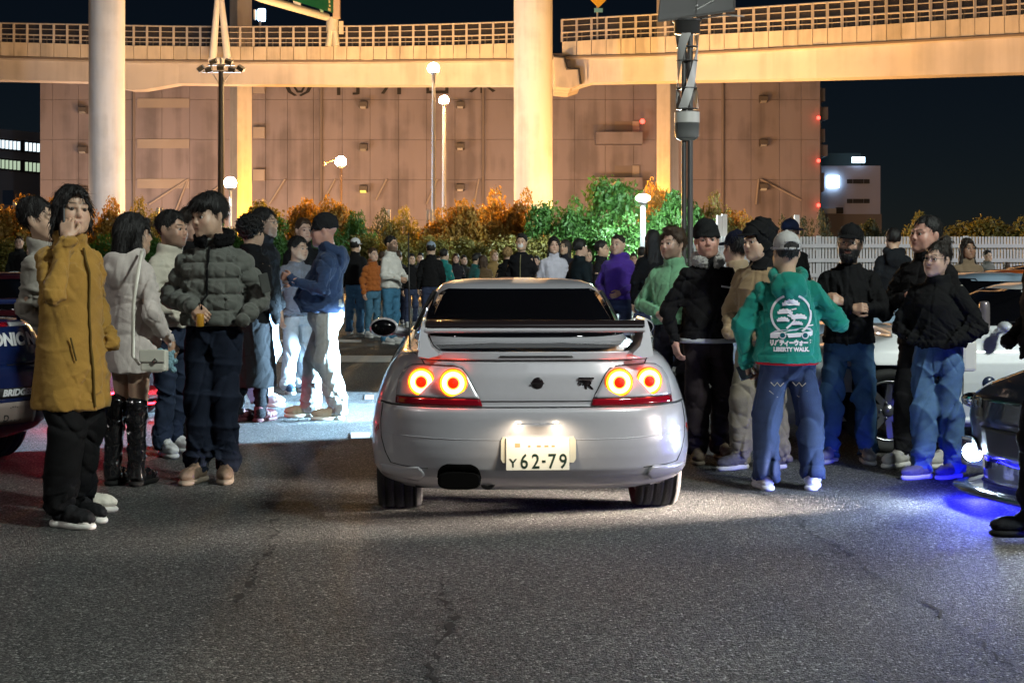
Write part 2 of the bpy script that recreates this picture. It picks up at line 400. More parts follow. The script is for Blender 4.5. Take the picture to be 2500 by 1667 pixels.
# ================================================================== other buildings
def build_far():
    g_m = mat('grey_cladding', (0.20, 0.21, 0.25), .8, var=.08, vscale=.3)
    Y = 200.0
    b = thing('office_building', 'grey office block with two lit window strips beyond the mustard coat man', 'building', (P(-30, 0, Y).x, Y, 0))
    ox = b.location.x; q = lambda x: P(x * 1.063, 0, Y).x - ox; z = lambda y: P(0, y * 1.063, Y).z
    mb = MB(); mb.add([(q(-120), 0, 0), (q(91), 0, 0), (q(91), 0, z(305)), (q(-120), 0, z(285)), (q(-120), 25, 0), (q(91), 25, 0), (q(91), 25, z(305)), (q(-120), 25, z(285))],
                      [(0, 1, 2, 3), (4, 7, 6, 5), (0, 4, 5, 1), (1, 5, 6, 2), (2, 6, 7, 3), (3, 7, 4, 0)]); mb.build('wall', g_m, b)
    w1 = emat('window_lit_white', (.78, .92, 1.0), .9); w2 = emat('window_lit_green', (.62, .78, .55), .45); fr = mat('window_frame', (.03, .03, .035), .5)
    for (ya, yb, m, sl) in ((318, 345, w1, .09), (363, 391, w2, .09)):
        for k in range(12):
            xa = -14 + k * 9
            if xa > 86: break
            dy = xa * .1
            mb = MB(); mb.box((q(xa), -.16, z(yb + dy)), (q(xa + 8.3), -.05, z(ya + dy)))
            wi = mb.build('window', fr, b)
            mb = MB(); mb.box((q(xa + 1), -.24, z(yb + dy - 4)), (q(xa + 7.2), -.12, z(ya + dy + 4))); mb.build('pane', m if k not in (7, ) else fr, wi)
    mb = MB(); mb.box((q(7), -.2, z(470)), (q(32), .1, z(437))); mb.build('door', mat('blue_shutter', (.04, .08, .16), .6), b)
    # right white building
    Y = 186.0; wh = mat('white_cladding', (0.46, 0.47, 0.60), .7, var=.05, vscale=.3)
    b = thing('factory_building', 'small white building with two dark window strips right of the warehouse', 'building', (P(2080, 0, Y).x, Y, 0))
    ox = b.location.x; q = lambda x: P(x * 1.063, 0, Y).x - ox; z = lambda y: P(0, y * 1.063, Y).z
    mb = MB(); mb.box((q(1886), 0, z(492)), (q(2022), 14, z(381))); mb.build('wall', wh, b)
    mb = MB(); mb.box((q(1880), -.6, 0), (q(2022), 14, z(492) - .01)); mb.build('plinth', mat('tan_wall', (.23, .20, .18), .9), b)
    tl = mat('teal_wall', (.03, .08, .10), .6)
    mb = MB(); mb.box((q(1893), 3, z(381) + .01), (q(1990), 12, z(348))); mb.build('penthouse', tl, b)
    for (ya, yb) in ((412, 422), (457, 467)):
        for (xa, xb) in ((1945, 1958), (1959, 1983), (1984, 1997)):
            mb = MB(); mb.box((q(xa), -.08, z(yb)), (q(xb), .05, z(ya))); mb.build('window', fr, b)
    for (xa, xb, ya, yb, s) in ((1898, 1926, 404, 432, 5.0), (1955, 1985, 361, 375, 3.0)):
        mb = MB(); mb.box((q(xa), -.5, z(yb)), (q(xb), -.2, z(ya)), bev=.08); mb.build('lit_sign', emat('blue_white_sign%d' % xa, (.55, .80, 1.0), s), b)
    mb = MB(); mb.box((q(1888), -.7, z(491)), (q(1918), -.02, z(479)), bev=.04); mb.build('unit', M_WHITE, b)
    mb = MB(); mb.box((q(1919), -.7, z(491)), (q(1934), -.02, z(477)), bev=.04); mb.build('unit', M_DARK, b)
build_far()

# ================================================================== elevated road
# x, depth, parapet top, parapet bottom, girder bottom, rail top  (photograph rows)
DA = [(-620, 131, 92, 125, 181, 47), (-140, 128, 101, 135, 190, 55), (0, 127, 103, 137, 192, 57), (220, 126, 109, 143, 197, 61), (312, 126, 112, 145, 217, 63), (345, 126, 112.5, 145.5, 216, 63.5), (430, 126, 113, 146, 201, 65),
      (600, 125, 115, 148, 203, 66), (900, 123, 114, 147, 205, 64), (1100, 120, 111, 145, 204.5, 59), (1250, 118, 106, 143, 204, 54), (1352, 116, 103, 141, 204, 50)]
DB = [(1368, 114, 103, 138, 208, 49), (1392, 113, 102, 137, 216, 48), (1450, 111, 98, 136, 198, 44), (1600, 107, 91, 132, 195, 36), (1800, 102, 81, 122, 191, 22), (2000, 98, 71, 111, 187, 8), (2250, 95, 54, 97, 180, -8), (2500, 92, 36, 82, 172, -28), (2640, 90, 26, 73, 167, -38)]
def deck(name, T, label, step):
    d = thing(name, label, 'elevated road', P(T[0][0], HOR + CAMH * F / T[0][1], T[0][1]))
    O = d.location.copy()
    xs = np.arange(T[0][0], T[-1][0] + .1, 18.0)
    xs = sorted(set([round(float(x), 1) for x in xs] + [float(t[0]) for t in T]))
    rows = [[], [], [], [], [], []]
    for x in xs:
        Y, pt, pb, gb, rt = interp(T, x)
        rows[0].append(P(x, pb, Y) + Vector((0, 0.15, 0)) - O)
        a = P(x, pb + 6, Y + .1) - O; rows[1].append(a)
        rows[2].append(a + Vector((0, .9, 0)))
        g = P(x, gb, Y) - O; rows[3].append(Vector((a.x, g.y + 1.0, g.z)))
        rows[4].append(Vector((a.x, g.y + 2.7, g.z)))
        rows[5].append(Vector((a.x, g.y + 10, rows[0][-1].z)))
    mb = MB(); mb.grid(rows + [rows[0]], sm=False)
    for e in (0, -1): mb.add([r[e] for r in rows], [tuple(range(6))])
    mb.build('girder', M_GIRD, d)
    # parapet slabs one by one, posts, rails, netting
    x = T[0][0] + 4; net = []; rl = [[], [], [], []]; k = 0
    post0 = None
    while x + step <= T[-1][0] + 1:
        Y, pt, pb, gb, rt = interp(T, x); Y2, pt2, pb2, gb2, rt2 = interp(T, x + step)
        A = P(x + .7, pt, Y) - O; B = P(x + step - .7, pt2, Y2) - O; C = P(x + step - .7, pb2, Y2) - O; D = P(x + .7, pb, Y) - O
        t = Vector((0, .35, 0)); mb = MB()
        mb.add([A, B, C, D, A + t, B + t, C + t, D + t], [(0, 1, 2, 3), (4, 7, 6, 5), (0, 4, 5, 1), (1, 5, 6, 2), (2, 6, 7, 3), (3, 7, 4, 0)])
        mb.build('parapet_panel', M_PARA, d)
        top = P(x, rt, Y + .15) - O; base = P(x, pt, Y + .15) - O
        h = top.z - base.z
        if post0 is None:
            pm = MB(); pm.box((-.09, -.06, 0), (.09, .06, 1.0)); post0 = pm.build('post', M_RAIL, d, loc=base); post0.scale = (1, 1, h)
        else: share(post0, 'post', d, base, scale=(1, 1, h))
        q = (base + (top - base) * .42); share(post0, 'post', d, base + Vector((.45 * Y2 / 125, 0.3, 0)), scale=(.6, .6, h * .42))
        for i, f in enumerate((1.0, .72, .42, .2)): rl[i].append(base + (top - base) * f + Vector((0, .02, 0)))
        net.append((base + Vector((0, .1, 0)), top + Vector((0, .1, 0))))
        x += step
    for i in range(4):
        mb = MB(); mb.tube(rl[i], .07 if i in (0, 2) else .035, 6); mb.build('rail', M_RAIL, d)
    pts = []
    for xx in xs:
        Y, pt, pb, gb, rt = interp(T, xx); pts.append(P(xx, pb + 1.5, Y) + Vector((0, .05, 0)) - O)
    mb = MB(); mb.tube(pts, .11, 6); mb.build('parapet_shade_line', mat('parapet_shade_line', (.16, .13, .11), .9), d)  # dark tube stands for the shadow line under the parapet
    mb = MB(); mb.grid([[a for a, b in net], [b for a, b in net]], sm=False)
    mb.build('netting', mat('netting', (.035, .03, .03), .8, alpha=.62), d)
    return d
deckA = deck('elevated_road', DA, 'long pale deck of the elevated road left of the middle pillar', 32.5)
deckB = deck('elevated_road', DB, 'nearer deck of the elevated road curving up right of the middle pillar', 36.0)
# stepped end block beside the joint
eb = MB(); O = deckB.location
def ep(x, y, dy): return P(x, y, 113.0) + Vector((0, dy, 0)) - O
poly = [(1352, 138), (1378, 141), (1384, 170), (1412, 170), (1418, 208), (1392, 217), (1356, 214)]
eb.add([ep(x, y, -.4) for x, y in poly] + [ep(x, y, 6) for x, y in poly], [tuple(range(7)), tuple(range(13, 6, -1))] + [(i, i + 7, (i + 1) % 7 + 7, (i + 1) % 7) for i in range(7)])
eb.build('end_block', M_PARA, deckB)
jb = MB(); jb.tube([ep(1351, 140, -.6), ep(1377, 143, -.6), ep(1383, 171, -.6), ep(1412, 171, -.6), ep(1417, 208, -.6)], .1, 6); jb.build('drain_pipe', M_DARK, deckB)

def pillar(xa, xb, Y, label, square=False, top=30):
    c = P((xa + xb) / 2 * 1.06293, 0, Y).x; r = (xb - xa) / 2 * 1.06293 * Y / F
    mb = MB()
    if square:
        mb.box((-r * .7, -r * .7, 0), (r * .7, r * .7, top), bev=.08)
        o = mb.build('road_pillar', M_PILL); o.rotation_euler = (0, 0, R(square))
    else:
        mb.cyl((0, 0, 0), (0, 0, top), r, 40); mb.cyl((0, 0, 0), (0, 0, 1.2), r * 1.15, 40)
        o = mb.build('road_pillar', M_PILL)
    o.location = (c, Y, 0)
    tag(o, label, 'pillar', 'pillars of the elevated road')
pillar(205, 286, 100, 'thick round pale pillar behind the mustard coat man')
pillar(1180, 1269, 100, 'thick round pillar standing behind the silver coupe roof')
pillar(526, 580, 142, 'slim orange lit square pillar behind the floodlight mast', 38)
pillar(1507, 1560, 142, 'slim orange lit square pillar behind the solar lamp post', 52)

# ================================================================== signs on the deck
def build_signs():
    g = thing('sign_gantry', 'green direction sign on a bent gantry standing on the elevated road', 'road sign', P(812, 112, 121))
    O = g.location
    q = lambda x, y, Y: P(x, y, Y) - O
    gm = mat('sign_green', (0.005, 0.10, 0.055), .45); beam_m = mat('gantry_paint', (.50, .50, .44), .55)
    a, b, c, e = q(560, -46, 108), q(814, 33, 120), q(814, -40, 120), q(560, -150, 108)
    mb = MB(); t = Vector((.25, .5, 0)); mb.add([a, b, c, e, a + t, b + t, c + t, e + t], [(0, 1, 2, 3), (4, 7, 6, 5), (0, 4, 5, 1), (1, 5, 6, 2), (2, 6, 7, 3), (3, 7, 4, 0)])
    s = mb.build('sign_board', gm, g)
    ux = (b - a).normalized(); uz = Vector((0, 0, 1)); nrm = Vector((ux.y, -ux.x, 0)).normalized()
    def patch(x, y, w, h, m, name='print'):
        # on the board: find the board point seen at this pixel
        T = (x - 560) / (814 - 560.0); Y = lerp(108, 120, T); p = q(x, y, Y) + nrm * .08; pm = MB()
        U = Vector((ux.x, ux.y, (b - a).normalized().z)) * w * Y / F; V = Vector((0, 0, h * Y / F))
        pm.add([p, p + U, p + U + V, p + V], [(0, 1, 2, 3)]); pm.build(name, m, s)
    wm = mat('sign_white', (.75, .78, .85), .5); pm_ = mat('sign_pale', (.30, .55, .45), .5); ym = mat('sign_cream', (.6, .58, .34), .5)
    patch(714, 12, 31, 26, wm)
    for (x, y, w, h) in ((748, 11, 4, 14), (758, 8, 6, 8), (767, 16, 9, 7), (779, 14, 12, 9), (778, 24, 12, 5), (780, 30, 13, 6), (700, 1, 6, 5)): patch(x, y, w, h, pm_)
    for (x, y, w, h) in ((800, 8, 8, 7), (801, 17, 7, 5), (799, 27, 11, 7), (802, -2, 6, 6)): patch(x, y, w, h, ym)
    mb = MB(); mb.tube([q(540, -48, 107), q(640, -3, 111.5), q(797, 42, 120.2)], .32, 10); mb.build('beam', beam_m, g)
    mb = MB(); mb.box((-.28, -.3, 0), (.28, .3, 3.0)); o = mb.build('end_panel', mat('sign_edge', (.45, .34, .26), .6), g, loc=q(822, 46, 120.3))
    mb = MB(); mb.tube([q(812, 44, 121), q(811, 78, 121)], [.5, .5], 10); mb.tube([q(807, 76, 121), q(802, 113, 121)], [.24, .26], 8); mb.tube([q(818, 76, 121), q(822, 113, 121)], [.24, .26], 8); mb.build('post', beam_m, g)
    mb = MB(); mb.box((-.18, -.1, 0), (.18, .1, 1.05)); mb.build('control_box', M_PARA, g, loc=q(833, 84, 120.8))
    # white A frame mast
    a = thing('support_mast', 'white forked mast leaning above the floodlight cluster', 'mast', P(535, 140, 124))
    O = a.location
    mb = MB()
    mb.tube([P(533, -30, 124) - O, P(519, 146, 124) - O], [.22, .34], 12); mb.tube([P(537, -30, 124) - O, P(556, 146, 124) - O], [.22, .34], 12)
    mb.tube([P(510, 148, 124) - O, P(566, 148, 124) - O], .3, 8); mb.build('mast_leg', M_WHITE, a)
    # lit box sign
    s = thing('lit_sign', 'glowing blue white box sign on a post above the parapet', 'sign', P(634, 115, 126))
    O = s.location
    mb = MB(); mb.cyl((0, 0, 0), P(635, 50, 126) - O, .1, 8); mb.build('post', M_STEEL, s)
    mb = MB(); mb.box(P(629, 52, 126) - O, P(649, 23, 126.4) - O, bev=.12); mb.build('light_box', emat('sign_blue_white', (.45, .68, 1.0), 7), s)
    mb = MB(); mb.box(P(619, 49, 126) - O, P(626, 25, 126.3) - O, bev=.05); mb.build('side_plate', M_WHITE, s)
    # yellow diamond sign
    s = thing('warning_sign', 'yellow diamond road sign with a small plate right of the middle pillar', 'sign', P(1459, 105, 111))
    O = s.location
    mb = MB(); mb.cyl((0, 0, 0), P(1458, -10, 111) - O, .07, 8); mb.build('post', M_STEEL, s)
    c = P(1461, 0, 110.8) - O; r = .62
    mb = MB(); mb.prism([(c.x, c.z - r), (c.x + r, c.z), (c.x, c.z + r), (c.x - r, c.z)], c.y - .03, c.y + .03); mb.build('sign_plate', mat('sign_yellow', (.75, .42, .02), .5), s)
    mb = MB(); mb.box((c.x - .32, c.y - .04, c.z - .95), (c.x + .32, c.y + .02, c.z - .65)); mb.build('sign_plate', mat('sign_teal', (.15, .38, .42), .5), s)
build_signs()

# ================================================================== lamp posts
def lamp_post(name, label, x, ytop, Y, r0, r1, gm, gr, power, col, gsc=(1, 1, 1), base=0.0, pm=None):
    c = P(x * 1.06293, ytop * 1.06293, Y)
    t = thing(name, label, 'street lamp', (c.x, Y, base))
    mb = MB(); mb.tube([(0, 0, 0), (0, 0, (c.z - base) * .5), (0, 0, c.z - base - gr * .8)], [r0, (r0 + r1) / 2, r1], 12); mb.build('pole', pm or M_STEEL, t)
    mb = MB(); mb.lathe([(r1, -gr * 1.15), (gr * .75, -gr * .8), (gr * .8, -gr * .7)], 16); mb.build('collar', M_STEEL, t, loc=(0, 0, c.z - base))
    mb = MB(); mb.sphere((0, 0, 0), gr, 20, sc=gsc); mb.build('lamp_globe', gm, t, loc=(0, 0, c.z - base))
    return t, c
def e_globe(name, col, power, gr):
    # radiant power of a sphere lamp -> emission strength
    return emat(name, col, power / (4 * math.pi * gr * gr * math.pi))
lamp_post('street_lamp', 'taller of the two orange lamps on thin masts', 996, 158, 82, .14, .10, e_globe('tall_sodium', (1, .62, .26), 7000, .32), .32, 0, SODIUM, pm=mat('mast_paint', (.34, .31, .29), .6))
lamp_post('street_lamp', 'shorter of the two orange lamps on thin masts', 1020, 231, 86, .14, .10, e_globe('tall_sodium_b', (1, .60, .24), 5000, .28), .28, 0, SODIUM, pm=mat('mast_paint', (.34, .31, .29), .6))
t, c = lamp_post('street_lamp', 'round glowing orange lamp in front of the warehouse wall', 783, 372, 110, .1, .08, e_globe('round_sodium', (1, .55, .16), 6000, .42), .42, 0, SODIUM, pm=mat('brown_pole', (.12, .07, .04), .6))
mb = MB(); mb.tube([(0, 0, c.z), (-.6, 0, c.z + .1), (-1.2, 0, c.z - .1)], .05, 8); mb.sphere((-1.25, 0, c.z - .15), .16, 10); mb.build('side_arm', MATS['brown_pole'], t)
lamp_post('street_lamp', 'blue white globe lamp behind the puffer jacket man', 529, 421, 82, .10, .08, e_globe('cool_globe_a', (.66, .80, 1.0), 7000, .34), .34, 0, COOL, pm=M_WHITE)
lamp_post('street_lamp', 'low mushroom lamp glowing white between green bushes', 1477, 455, 41, .10, .07, e_globe('cool_globe_b', (.70, .92, .95), 3200, .17), .17, 0, COOL, gsc=(1.15, 1.15, .6), pm=M_WHITE)
# unseen lamps added beyond the hedge to light pillars, deck and warehouse
for (X, Y, pw, cl) in ((-43, 150, 19000, (1, .70, .52)), (-30, 150, 18000, (1, .66, .46)), (-22.3, 140.0, 30000, (1, .36, .008)), (-2, 142, 15000, (1, .68, .50)), (6, 148, 8000, (1, .68, .5)), (12.2, 140.0, 24000, (1, .36, .008)), (25, 144, 8000, (1, .68, .52)), (6.5, 96, 10000, (1, .54, .22)), (-8, 112, 30000, (1, .46, .13)), (-20, 108, 18000, (1, .54, .27)), (-38, 104, 9000, (1, .68, .5)), (15, 94, 38000, (1, .45, .10)), (32, 78, 15000, (1, .50, .22))):
    t = thing('added_road_lamp', 'unseen low lamp added beyond the hedge', 'street lamp', (X, Y, 0), 0, 'added lamps beyond the hedge')
    mb = MB(); mb.tube([(0, 0, 0), (0, 0, 2.5)], .08, 8); mb.lathe([(.08, 2.4), (.22, 2.5), (.22, 2.56)], 12); mb.build('pole', M_STEEL, t)  # pole of the added lamp
    l = point('added_road_lamp_bulb', (X, Y, 3.0), pw * 0.27, cl, .3); l.parent = t; l.location = (0, 0, 3.0)

# floodlight mast (unlit cluster)
def flood_mast():
    Y = 77.0; c = PD(508, 165, Y)
    t = thing('floodlight_mast', 'dark mast carrying a cluster of unlit floodlights in front of the deck', 'mast', (c.x, Y, 0))
    mb = MB(); mb.tube([(0, 0, 0), (0, 0, c.z)], [.2, .14], 12); mb.build('pole', M_DARK, t)
    z = c.z
    mb = MB(); mb.tube([(-1.0, 0, z), (1.0, 0, z)], .06, 8); mb.tube([(-.7, 0, z + .35), (.7, 0, z + .35)], .05, 8)
    mb.tube([(-.45, 0, z - .1), (0, 0, z - .8)], .03, 6); mb.tube([(.45, 0, z - .1), (0, 0, z - .8)], .03, 6); mb.tube([(0, 0, z), (0, 0, z + .7)], .08, 8); mb.build('crossarm', M_STEEL, t)
    for (x, dz, rot) in ((-1.05, .15, -35), (-.62, .1, -15), (.6, .1, 15), (1.05, .15, 35), (-.4, .5, -20), (.42, .5, 20), (0, .2, 0)):
        mb = MB(); mb.box((-.2, -.16, -.12), (.2, .16, .12), bev=.04); f = mb.build('floodlight', M_STEEL, t, loc=(x, -.1, z + dz), rot=(R(20), R(rot), 0))
        mb = MB(); mb.box((-.17, -.18, -.1), (.17, -.15, .1)); mb.build('glass', M_DARK, f)
flood_mast()

# solar and wind powered lamp post
def solar_post():
    Y = 31.0; c = PD(1578, 0, Y); X = c.x
    t = thing('solar_lamp_post', 'twin tube lamp post with solar panel and twisted wind turbine', 'lamp post', (X, Y, 0))
    z = lambda yd: P(0, yd * 1.06293, Y).z
    u = 1.06293 * Y / F
    pm = mat('post_paint', (.075, .07, .07), .45)
    mb = MB(); mb.cyl((-.055, .05, 0), (-.055, .05, z(50)), .055, 14); mb.build('pole', pm, t)
    mb = MB(); mb.cyl((.06, -.05, 0), (.06, -.05, z(45)), .06, 14); mb.build('pole', pm, t)
    mb = MB(); mb.lathe([(.0, z(78)), (30 * u, z(78)), (30 * u, z(52)), (33 * u, z(52)), (34 * u, z(47)), (0, z(46))], 28); mb.build('generator', pm, t)
    # twisted blades
    bm_ = mat('turbine_blade', (.55, .53, .52), .45)
    za, zb = z(250), z(80)
    for k in range(3):
        A = []; B = []
        for i in range(25):
            s = i / 24; an = 2 * math.pi * k / 3 + s * 2.4 - .4; r = 27 * u * (.92 + .08 * math.cos(6.28 * s)); zz = lerp(za, zb, s)
            A.append(Vector((r * math.cos(an), r * math.sin(an), zz))); B.append(Vector((r * math.cos(an + .85), r * math.sin(an + .85), zz)))
        mb = MB(); mid = [a.lerp(b, .5) * 1.1 for a, b in zip(A, B)]
        for q in mid: pass
        mid = [Vector((m.x, m.y, a.z)) for m, a in zip(mid, A)]
        mb.grid([A, mid, B]); mb.grid([[p * .93 + Vector((0, 0, p.z * .07)) for p in r] for r in (A, mid, B)]); mb.build('blade', bm_, t)
    for yd in (110, 142, 205, 252):
        mb = MB(); mb.lathe([(.02, z(yd)), (25 * u, z(yd)), (25 * u, z(yd) + .02), (.02, z(yd) + .02)], 20); mb.build('disc', pm, t)
    mb = MB(); mb.lathe([(0, z(322)), (22 * u, z(320)), (28 * u, z(313)), (28 * u, z(288)), (28.5 * u, z(288)), (28.5 * u, z(257)), (0, z(256))], 28); mb.build('lamp_housing', mat('housing_grey', (.20, .20, .20), .4), t)
    mb = MB(); mb.lathe([(28.9 * u, z(283)), (28.9 * u, z(259))], 28, cap=False); mb.build('band', mat('housing_white', (.62, .60, .57), .45), t)
    mb = MB(); mb.lathe([(0, z(325)), (16 * u, z(323)), (21 * u, z(320))], 24, cap=False); mb.build('lamp_lens', M_WHITE, t)
    # solar panel tilted, seen from below: cells as pieces
    W, H = 1.62, 1.05
    pn = bpy.data.objects.new('solar_panel', None); COL.objects.link(pn); pn.parent = t
    pn.location = (24 * u, .1, z(8)); pn.rotation_euler = (R(38), R(-6), R(-14))
    mb = MB(); fr = .03
    for (a, b) in (((-W / 2, -H / 2), (W / 2, -H / 2 + fr)), ((-W / 2, H / 2 - fr), (W / 2, H / 2)), ((-W / 2, -H / 2 + fr), (-W / 2 + fr, H / 2 - fr)), ((W / 2 - fr, -H / 2 + fr), (W / 2, H / 2 - fr)), ((-.015, -H / 2 + fr), (.015, H / 2 - fr))):
        mb.box((a[0], a[1], -.02), (b[0], b[1], .02))
    mb.build('panel_frame', mat('panel_alu', (.35, .33, .32), .4, metal=.5), pn)
    cell = None; cm = mat('solar_cell', (.010, .010, .011), .5, spec=.15)
    for i in range(8):
        for j in range(5):
            x = -W / 2 + .06 + i * (W - .1) / 8; y = -H / 2 + .06 + j * (H - .1) / 5
            if cell is None:
                q = MB(); c2 = .02; w_, h_ = (W - .1) / 8 - .012, (H - .1) / 5 - .012
                pl = [(c2, 0), (w_ - c2, 0), (w_, c2), (w_, h_ - c2), (w_ - c2, h_), (c2, h_), (0, h_ - c2), (0, c2)]
                q.add([(a, b, -.004) for a, b in pl] + [(a, b, .004) for a, b in pl], [tuple(range(8)), tuple(range(15, 7, -1))] + [(k, k + 8, (k + 1) % 8 + 8, (k + 1) % 8) for k in range(8)])
                cell = q.build('cell', cm, pn, loc=(x, y, 0))
            else: share(cell, 'cell', pn, (x, y, 0))
    mb = MB(); mb.box((-W / 2 + .03, -H / 2 + .03, .006), (W / 2 - .03, H / 2 - .03, .01)); mb.build('backing', mat('panel_back', (.30, .29, .29), .5), pn)
    mb = MB(); mb.tube([(0, 0, z(47)), (24 * u, .05, z(12))], .05, 8); mb.tube([(.2, -.1, z(45)), (.75, -.25, z(40)), (1.2, .0, z(38))], .018, 6); mb.tube([(10 * u, -.1, z(30)), (60 * u, -.1, z(3))], .02, 6); mb.build('bracket', M_STEEL, t)
solar_post()
# ================================================================== fences and planting
M_LEAF = [mat('leaf_green', (.05, .13, .022), .55, var=.45, vscale=3.0), mat('leaf_olive', (.15, .125, .025), .55, var=.45, vscale=3.0),
          mat('leaf_sodium_lit', (.30, .16, .025), .6, var=.4, vscale=2.5), mat('leaf_dark', (.035, .042, .018), .6, var=.4, vscale=3.0)]  # the orange leaf copy carries the sodium lamp glow in its colour
for m in M_LEAF:
    nt = m.node_tree; b = nt.nodes['Principled BSDF']; out = nt.nodes['Material Output']; tr = nt.nodes.new('ShaderNodeBsdfTranslucent'); mx = nt.nodes.new('ShaderNodeMixShader'); mx.inputs[0].default_value = .42
    nt.links.new(b.inputs['Base Color'].links[0].from_socket, tr.inputs[0]); nt.links.new(b.outputs[0], mx.inputs[1]); nt.links.new(tr.outputs[0], mx.inputs[2]); nt.links.new(mx.outputs[0], out.inputs[0])
M_BARK = mat('bark', (.06, .045, .03), .9)
def crown_mesh(seed, n, leaf, clumps, sparse=False):
    r = np.random.RandomState(seed)
    # clumps on an uneven unit dome, leaves on each clump's skin
    cs = []
    for k in range(clumps):
        a = r.uniform(0, 6.28); h = r.uniform(-.95, 1.0); q = math.sqrt(max(0, 1 - h * h)) * r.uniform(.45, .92)
        cs.append((q * math.cos(a), q * math.sin(a), h * r.uniform(.6, .9), r.uniform(.18, .40) * (.75 if sparse else 1)))
    cs = np.array(cs)
    w = cs[:, 3] ** 2; idx = r.choice(len(cs), n, p=w / w.sum())
    d = r.normal(size=(n, 3)); d /= np.linalg.norm(d, axis=1)[:, None]
    rad = cs[idx, 3] * r.uniform(.55, 1.08, n)
    c = cs[idx, :3] + d * rad[:, None]
    c[:, 2] = np.clip(c[:, 2], -1.05, None)
    nn = d + r.normal(size=(n, 3)) * .7; nn /= np.linalg.norm(nn, axis=1)[:, None]
    t = np.cross(nn, r.normal(size=(n, 3))); t /= np.linalg.norm(t, axis=1)[:, None]; b = np.cross(nn, t)
    s = leaf * r.uniform(.6, 1.35, n)[:, None]
    v = np.empty((n, 4, 3)); v[:, 0] = c - t * s; v[:, 1] = c + b * s * .55 + nn * s * .15; v[:, 2] = c + t * s; v[:, 3] = c - b * s * .55 + nn * s * .15
    return v.reshape(-1, 3), np.arange(n * 4).reshape(n, 4)
CROWN = []
for k in range(5):
    v, f = crown_mesh(11 + k, 7200, .056, 60); CROWN.append((v, f))
for k in range(2):
    v, f = crown_mesh(31 + k, 2000, .050, 40, True); CROWN.append((v, f))
CR_ME = {}
def crown_data(k, mi):
    if (k, mi) not in CR_ME:
        v, f = CROWN[k]; me = bpy.data.meshes.new('crown'); me.from_pydata(v.tolist(), [], f.tolist()); me.materials.append(M_LEAF[mi]); CR_ME[(k, mi)] = me
    return CR_ME[(k, mi)]
def bush(xd, ytop, wpx, Y, mi, label, k=None, sparse=False, z0=.15, group='bushes along the parking fence'):
    X = P(xd * 1.06293, 0, Y).x; top = P(0, ytop * 1.06293, Y).z; hw = wpx * 1.06293 * Y / F / 2
    t = thing('bush', label, 'bush', (X, Y, 0), rnd.uniform(0, 6.28), group)
    k = (rnd.randrange(5) if k is None else k) if not sparse else 5 + rnd.randrange(2)
    o = bpy.data.objects.new('crown', crown_data(k, mi)); COL.objects.link(o); o.parent = t
    hz = (top - z0) / 2; o.location = (0, 0, z0 + hz); o.scale = (hw, hw * .9, hz)
    mb = MB(); r = random.Random(int(xd))
    for i in range(4):
        a = r.uniform(0, 6.28); mb.tube([(.06 * math.cos(a), .06 * math.sin(a), 0), (.15 * hw * math.cos(a), .15 * hw * math.sin(a), hz * .8), (.5 * hw * math.cos(a), .5 * hw * math.sin(a), hz * 1.5)], [.05, .035, .012], 6)
    mb.build('trunk', M_BARK, t)
    return t
